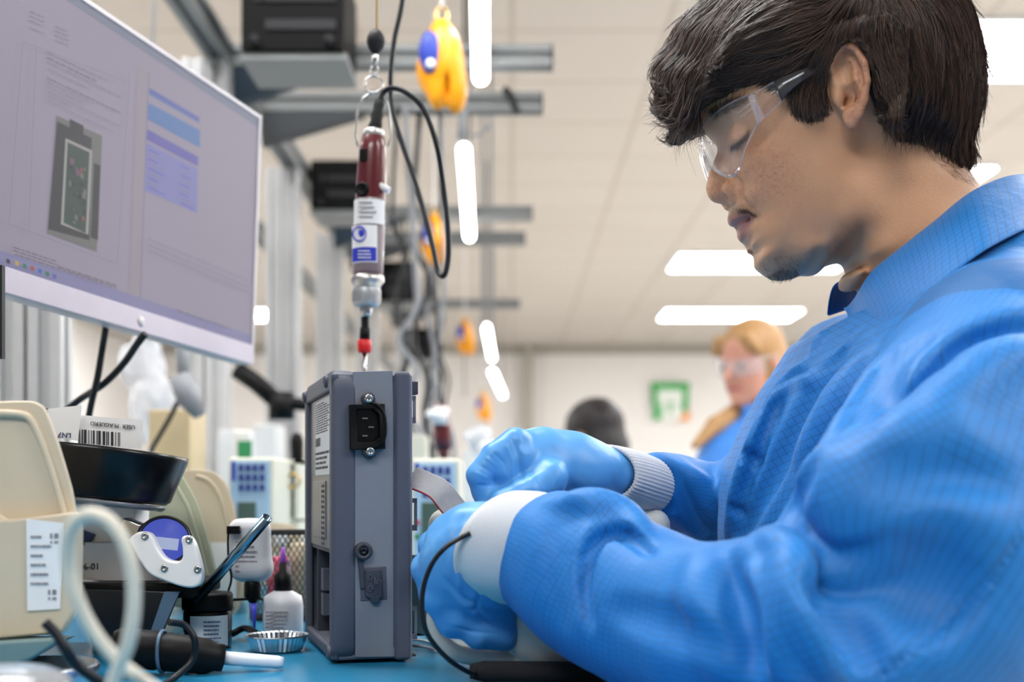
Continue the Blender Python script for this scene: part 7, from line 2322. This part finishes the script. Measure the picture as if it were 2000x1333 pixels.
def make_gloves(parent):
    h = .0011
    # ---- left hand (near): back of the hand to us, fingers closed downwards round the plastic grip
    lo = Pn(790, 1300, .80); hi = Pn(1080, 930, .80)
    S = SDF((-.085, .775, CAMZ - .126), (.030, .925, CAMZ + .006), h)
    def C(pts, r, k=.006, inner=.004, op='add'):
        S.chain([Pn(*a) for a in pts], [x / 1000 for x in r] if hasattr(r, '__len__') else r / 1000, k=k, inner=inner, op=op)
    C([(1030, 1072, .842), (985, 1070, .846), (935, 1078, .852)], [26, 27, 29], k=.0)
    C([(930, 1060, .850), (895, 1062, .862)], [23, 19], k=.02)
    C([(925, 1085, .845), (880, 1092, .845)], [25, 20], k=.02)
    C([(945, 1112, .856), (895, 1140, .852)], [24, 18], k=.02)
    C([(955, 1145, .864), (930, 1180, .860)], [18, 16], k=.02)
    # fingers: knuckle, first joint, second joint, tip
    C([(890, 1052, .868), (850, 1068, .878), (848, 1118, .892), (885, 1150, .898)], [13, 11.5, 10, 9], k=.005)
    C([(872, 1088, .850), (838, 1112, .858), (852, 1166, .868), (905, 1192, .880)], [13, 11.8, 11, 9.5], k=.0035)
    C([(880, 1128, .846), (858, 1166, .850), (886, 1216, .858), (942, 1222, .870)], [13, 11.8, 11, 9.5], k=.0035)
    C([(905, 1165, .854), (898, 1206, .852), (934, 1238, .856), (982, 1246, .866)], [12, 11, 10.5, 9], k=.0035)
    C([(930, 1120, .856), (905, 1150, .862), (935, 1190, .868)], [25, 22, 18], k=.012)
    # thumb from the side of the palm, tucked over the far side
    C([(960, 1020, .868), (905, 1025, .885), (868, 1050, .900), (850, 1085, .912)], [14, 12, 10, 8.5], k=.010)
    # heel of the hand
    C([(955, 1140, .868), (972, 1185, .866), (980, 1225, .866)], [16, 13, 10], k=.014)
    S.smooth(1)
    def wr(S, p, lines, amp, seed, X):
        g = S.grad(p); d = np.zeros(len(p))
        for poly, a, w in lines:
            dd, t = seg_dist(X, poly); d += a * np.exp(-(dd / w) ** 2) * np.sin(np.pi * np.clip(t, .02, .98)) ** .5
        d += vnoise(p * [1, 1, 1], 55, seed) * amp + vnoise(p * [.6, 1, 1], 160, seed + 1) * amp * .45
        return p + g * d[:, None]
    p, q = S.polys(); X = px_of(p)
    A = .0011
    lines = [([(905, 1000), (880, 1060), (868, 1110)], -A, 5), ([(925, 1010), (905, 1080), (895, 1150), (905, 1200)], A, 6), ([(860, 1120), (905, 1170), (960, 1190)], -A, 5),
             ([(870, 1150), (920, 1195), (975, 1205)], A, 5), ([(940, 1150), (930, 1190), (960, 1225)], -A * 1.3, 5), ([(890, 1060), (880, 1110), (890, 1150)], -A * .7, 4),
             ([(930, 1120), (945, 1160), (975, 1185)], A, 6), ([(845, 1060), (850, 1110), (870, 1170)], A * .8, 5), ([(880, 1225), (920, 1235), (970, 1238)], -A, 4), ([(900, 1030), (940, 1020), (975, 1000)], A * .6, 6)]
    p = wr(S, p, lines, .0009, 4, X)
    o = raw_mesh('glove', p, q, [M['glove']], parent)
    # ---- right hand (far): index finger bent down over the ribbon
    S = SDF((-.050, .88, CAMZ - .045), (.100, 1.02, CAMZ + .060), h)
    C([(1010, 873, .935), (1060, 881, .945), (1120, 896, .958), (1200, 927, .978)], [13, 18, 20, 19], k=.0)
    C([(1015, 883, .955), (1070, 891, .965), (1130, 909, .970)], [13, 18, 19], k=.012)
    C([(1035, 906, .930), (1090, 916, .940), (1150, 932, .955)], [12, 15, 17], k=.016)
    C([(1035, 906, .975), (1100, 916, .975)], [12, 16], k=.012)
    # index: knuckle, joint, end pointing down
    C([(1006, 863, .925), (966, 891, .918), (936, 929, .915), (944, 959, .918), (952, 987, .922)], [10.5, 10.3, 9.6, 8.8, 7.2], k=.006, inner=.002)
    C([(1018, 896, .922), (985, 919, .920), (985, 952, .926), (975, 982, .935)], [11, 9.5, 9, 8], k=.005)
    C([(1030, 896, .955), (990, 916, .950), (985, 952, .952), (975, 977, .948)], [10, 9.5, 9, 8], k=.005)
    C([(1040, 916, .930), (1018, 942, .932), (1015, 972, .938)], [11, 9.5, 8.5], k=.005)
    C([(1060, 932, .935), (1050, 962, .940), (1045, 987, .945)], [12, 10, 9], k=.006)
    # thumb from the side of the palm towards the index end
    C([(1075, 937, .918), (1030, 962, .908), (985, 982, .905), (955, 1002, .912)], [13, 10.5, 9.5, 8], k=.010)
    S.smooth(1)
    p, q = S.polys(); X = px_of(p)
    lines = [([(1000, 852), (1012, 890), (1020, 940)], -A * 1.1, 4), ([(1012, 850), (1024, 890), (1030, 935)], A, 5), ([(985, 862), (1000, 900), (1005, 950)], A * .9, 4),
             ([(960, 880), (985, 905), (990, 925)], -A * .7, 3), ([(948, 893), (972, 912)], A * .6, 3), ([(935, 908), (962, 925)], -A * .6, 3), ([(925, 922), (955, 936)], A * .6, 3), ([(930, 948), (962, 950)], -A * .7, 3),
             ([(1040, 960), (1038, 940), (1045, 925)], A * .7, 3), ([(1060, 965), (1055, 942), (1060, 930)], A * .7, 3), ([(1085, 968), (1082, 945), (1088, 932)], A * .7, 3), ([(1110, 970), (1112, 948)], A * .6, 3), ([(1140, 972), (1142, 950)], A * .6, 3)]
    p = wr(S, p, lines, .0006, 14, X)
    raw_mesh('glove', p, q, [M['glove']], parent)
# ================================================================ safety glasses of the young man
def glass_mat():
    m, nt, b = newmat('goggle_clear')
    N = nt.nodes.new; L = nt.links.new
    out = nt.nodes['Material Output']
    tr = N('ShaderNodeBsdfTransparent'); tr.inputs['Color'].default_value = (.975, .98, .985, 1)
    gl = N('ShaderNodeBsdfGlossy'); gl.inputs['Roughness'].default_value = .03
    lw = N('ShaderNodeLayerWeight'); lw.inputs['Blend'].default_value = .35; fr = N('ShaderNodeMath'); fr.operation = 'MULTIPLY_ADD'; fr.inputs[1].default_value = .55; fr.inputs[2].default_value = .02; pw = N('ShaderNodeMath'); pw.operation = 'POWER'; pw.inputs[1].default_value = 2.2; L(lw.outputs['Facing'], pw.inputs[0]); L(pw.outputs[0], fr.inputs[0])
    df = N('ShaderNodeBsdfDiffuse'); df.inputs['Color'].default_value = (.8, .8, .86, 1)
    tc = N('ShaderNodeTexCoord'); no = N('ShaderNodeTexNoise'); no.inputs['Scale'].default_value = 60; L(tc.outputs['Object'], no.inputs['Vector'])
    mr = N('ShaderNodeMapRange'); mr.inputs['To Min'].default_value = .01; mr.inputs['To Max'].default_value = .035; L(no.outputs['Fac'], mr.inputs['Value'])
    mx = N('ShaderNodeMixShader'); L(mr.outputs['Result'], mx.inputs[0]); L(tr.outputs[0], mx.inputs[1]); L(df.outputs[0], mx.inputs[2])
    m2 = N('ShaderNodeMixShader'); L(fr.outputs[0], m2.inputs[0]); L(mx.outputs[0], m2.inputs[1]); L(gl.outputs[0], m2.inputs[2])
    L(m2.outputs[0], out.inputs['Surface'])
    return m
M['goggle'] = glass_mat()
M['goggle_edge'] = mat('goggle_edge', (.86, .86, .92), .12, alpha=.20, spec=.8)
M['goggle_dark'] = mat('goggle_dark', (.25, .25, .26), .3, alpha=.93)
def goggles():
    t = thing('safety_glasses', 'clear wraparound safety glasses worn by the young man in front', 'safety glasses', Vector(Hw(hm(1371, 270, 0)[None])[0]))
    st_ = [(0, (1371,256), (1376,302)), (12, (1373,248), (1384,320)), (24, (1381,238), (1402,337)), (36, (1395,224), (1426,346)), (48, (1414,209), (1442,333)), (58, (1438,196), (1456,290)), (66, (1466,185), (1477,246)), (70, (1474, 182), (1484, 240))]
    top = [hm(*a, w) for w, a, b in st_]; bot = [hm(*b, w) for w, a, b in st_]
    top = [q * [1, -1, 1] for q in top[:0:-1]] + top; bot = [q * [1, -1, 1] for q in bot[:0:-1]] + bot
    n = 73; T = np.array(spline(top, n)); B = np.array(spline(bot, n)); K = 14
    vs = []
    for j in range(K):
        k = j / (K - 1); m = T * (1 - k) + B * k
        bul = math.sin(math.pi * k) * .0025
        d = m - np.array([.0, 0, m[0][2]]); nrm = np.stack([-np.cos(m[:, 1] / .07 * 1.2), np.sin(m[:, 1] / .07 * 1.2), 0 * m[:, 0]], 1)
        vs.append(m + nrm * bul)
    V_ = np.concatenate(vs)
    q = [(j * n + i, j * n + i + 1, (j + 1) * n + i + 1, (j + 1) * n + i) for j in range(K - 1) for i in range(n - 1)]
    o = raw_mesh('lens', Hw(V_), np.array(q), [M['goggle']], t)
    s = o.modifiers.new('solid', 'SOLIDIFY'); s.thickness = .0018; s.offset = 0
    # polished rim
    loop = list(T) + list(B[::-1])
    MB().tube([Vector(x) for x in Hw(np.array(loop))], .0008, n=6, closed=True).build('rim', M['goggle_edge'], t)
    # nose piece
    for s in (1, -1):
        MB().tube([Vector(Hw((hm(*a, w) * [1, s, 1])[None])[0]) for a, w in (((1376,300), 3), ((1388,318), 7), ((1400,334), 12), ((1414,340), 17))], .0016, n=8).build('nose_pad', M['goggle_edge'], t)
    for s in (1, -1):
        sg = np.array([1, s, 1])
        def G(x, y, w): return Vector(Hw((hm(x, y, w) * sg)[None])[0])
        # hinge block
        m = MB(); m.hull8([G(1460, 190, 65), G(1472, 182, 69), G(1494, 230, 70), G(1480, 243, 67)], [G(1460, 190, 71), G(1472, 182, 74), G(1494, 230, 75), G(1480, 243, 72)]); m.build('hinge', M['goggle_edge'], t, bevel=.0008)
        for k in range(2):
            MB().tube([G(1440 + 6 * k, 222 - 2 * k + 9 * k, 63 + 2 * k), G(1468 + 4 * k, 200 + 10 * k, 71)], .0005, n=6).build('hinge_rib', M['goggle_edge'], t)
        # arm: clear near the hinge, dark at the ear
        tp = [(1472,183,71), (1500,167,76), (1530,151,80), (1560,139,83), (1578,133,83), (1610,126,79), (1640,124,76)]
        bt = [(1494,229,72), (1518,206,77), (1540,182,80), (1560,164,83), (1580,151,83), (1612,138,79), (1641,134,76)]
        NN = 40
        A = np.array(spline([hm(*a) * sg for a in tp], NN)); Bv = np.array(spline([hm(*a) * sg for a in bt], NN))
        k0 = 9
        for nm, i0, i1, mm in (('temple_arm', 0, k0, M['goggle']), ('temple_tip', k0, NN - 1, M['goggle_dark'])):
            vs = np.concatenate([A[i0:i1 + 1], Bv[i0:i1 + 1]]); c = i1 - i0 + 1
            q = [(i, i + 1, c + i + 1, c + i) for i in range(c - 1)]
            o = raw_mesh(nm, Hw(vs), np.array(q), [mm], t); sm = o.modifiers.new('solid', 'SOLIDIFY'); sm.thickness = .0022; sm.offset = 0
        MB().tube([Vector(x) for x in Hw(A[:k0 + 1])], .0007, n=6).build('arm_edge', M['goggle_edge'], t)
        MB().tube([Vector(x) for x in Hw(Bv[:k0 + 1])], .0007, n=6).build('arm_edge', M['goggle_edge'], t)
    # moulded lettering on the near arm
    m = MB(); a = Vector(Hw(hm(1529, 168, 80.5)[None])[0]); b = Vector(Hw(hm(1572, 145, 84.2)[None])[0])
    x = (b - a); up = Vector((-.35, 0, 1)); scribble(m, a, x, (up - x.normalized() * up.dot(x.normalized())), x.length, .0022, 1, seed=2, lift=.0012, wordlen=(.012, .05), th=.6)
    m.build('lettering', M['paper'], t)
# ================================================================ put the young man together
man = thing('person', 'young dark-haired man in blue gridded coat and blue gloves, working in front', 'person', (.40, .98, 0))
man_body, HS = make_head(man)
man_hair, HRS = make_hair(man, HS)
make_face_hair(man, HS)
man_coat, CS, NEAR, FAR = build_coat(man)
make_collar(man); make_cuffs(man); make_gloves(man)
goggles()
bpy.data.objects.remove(HAIR_TMP) if 'HAIR_TMP' in globals() else None
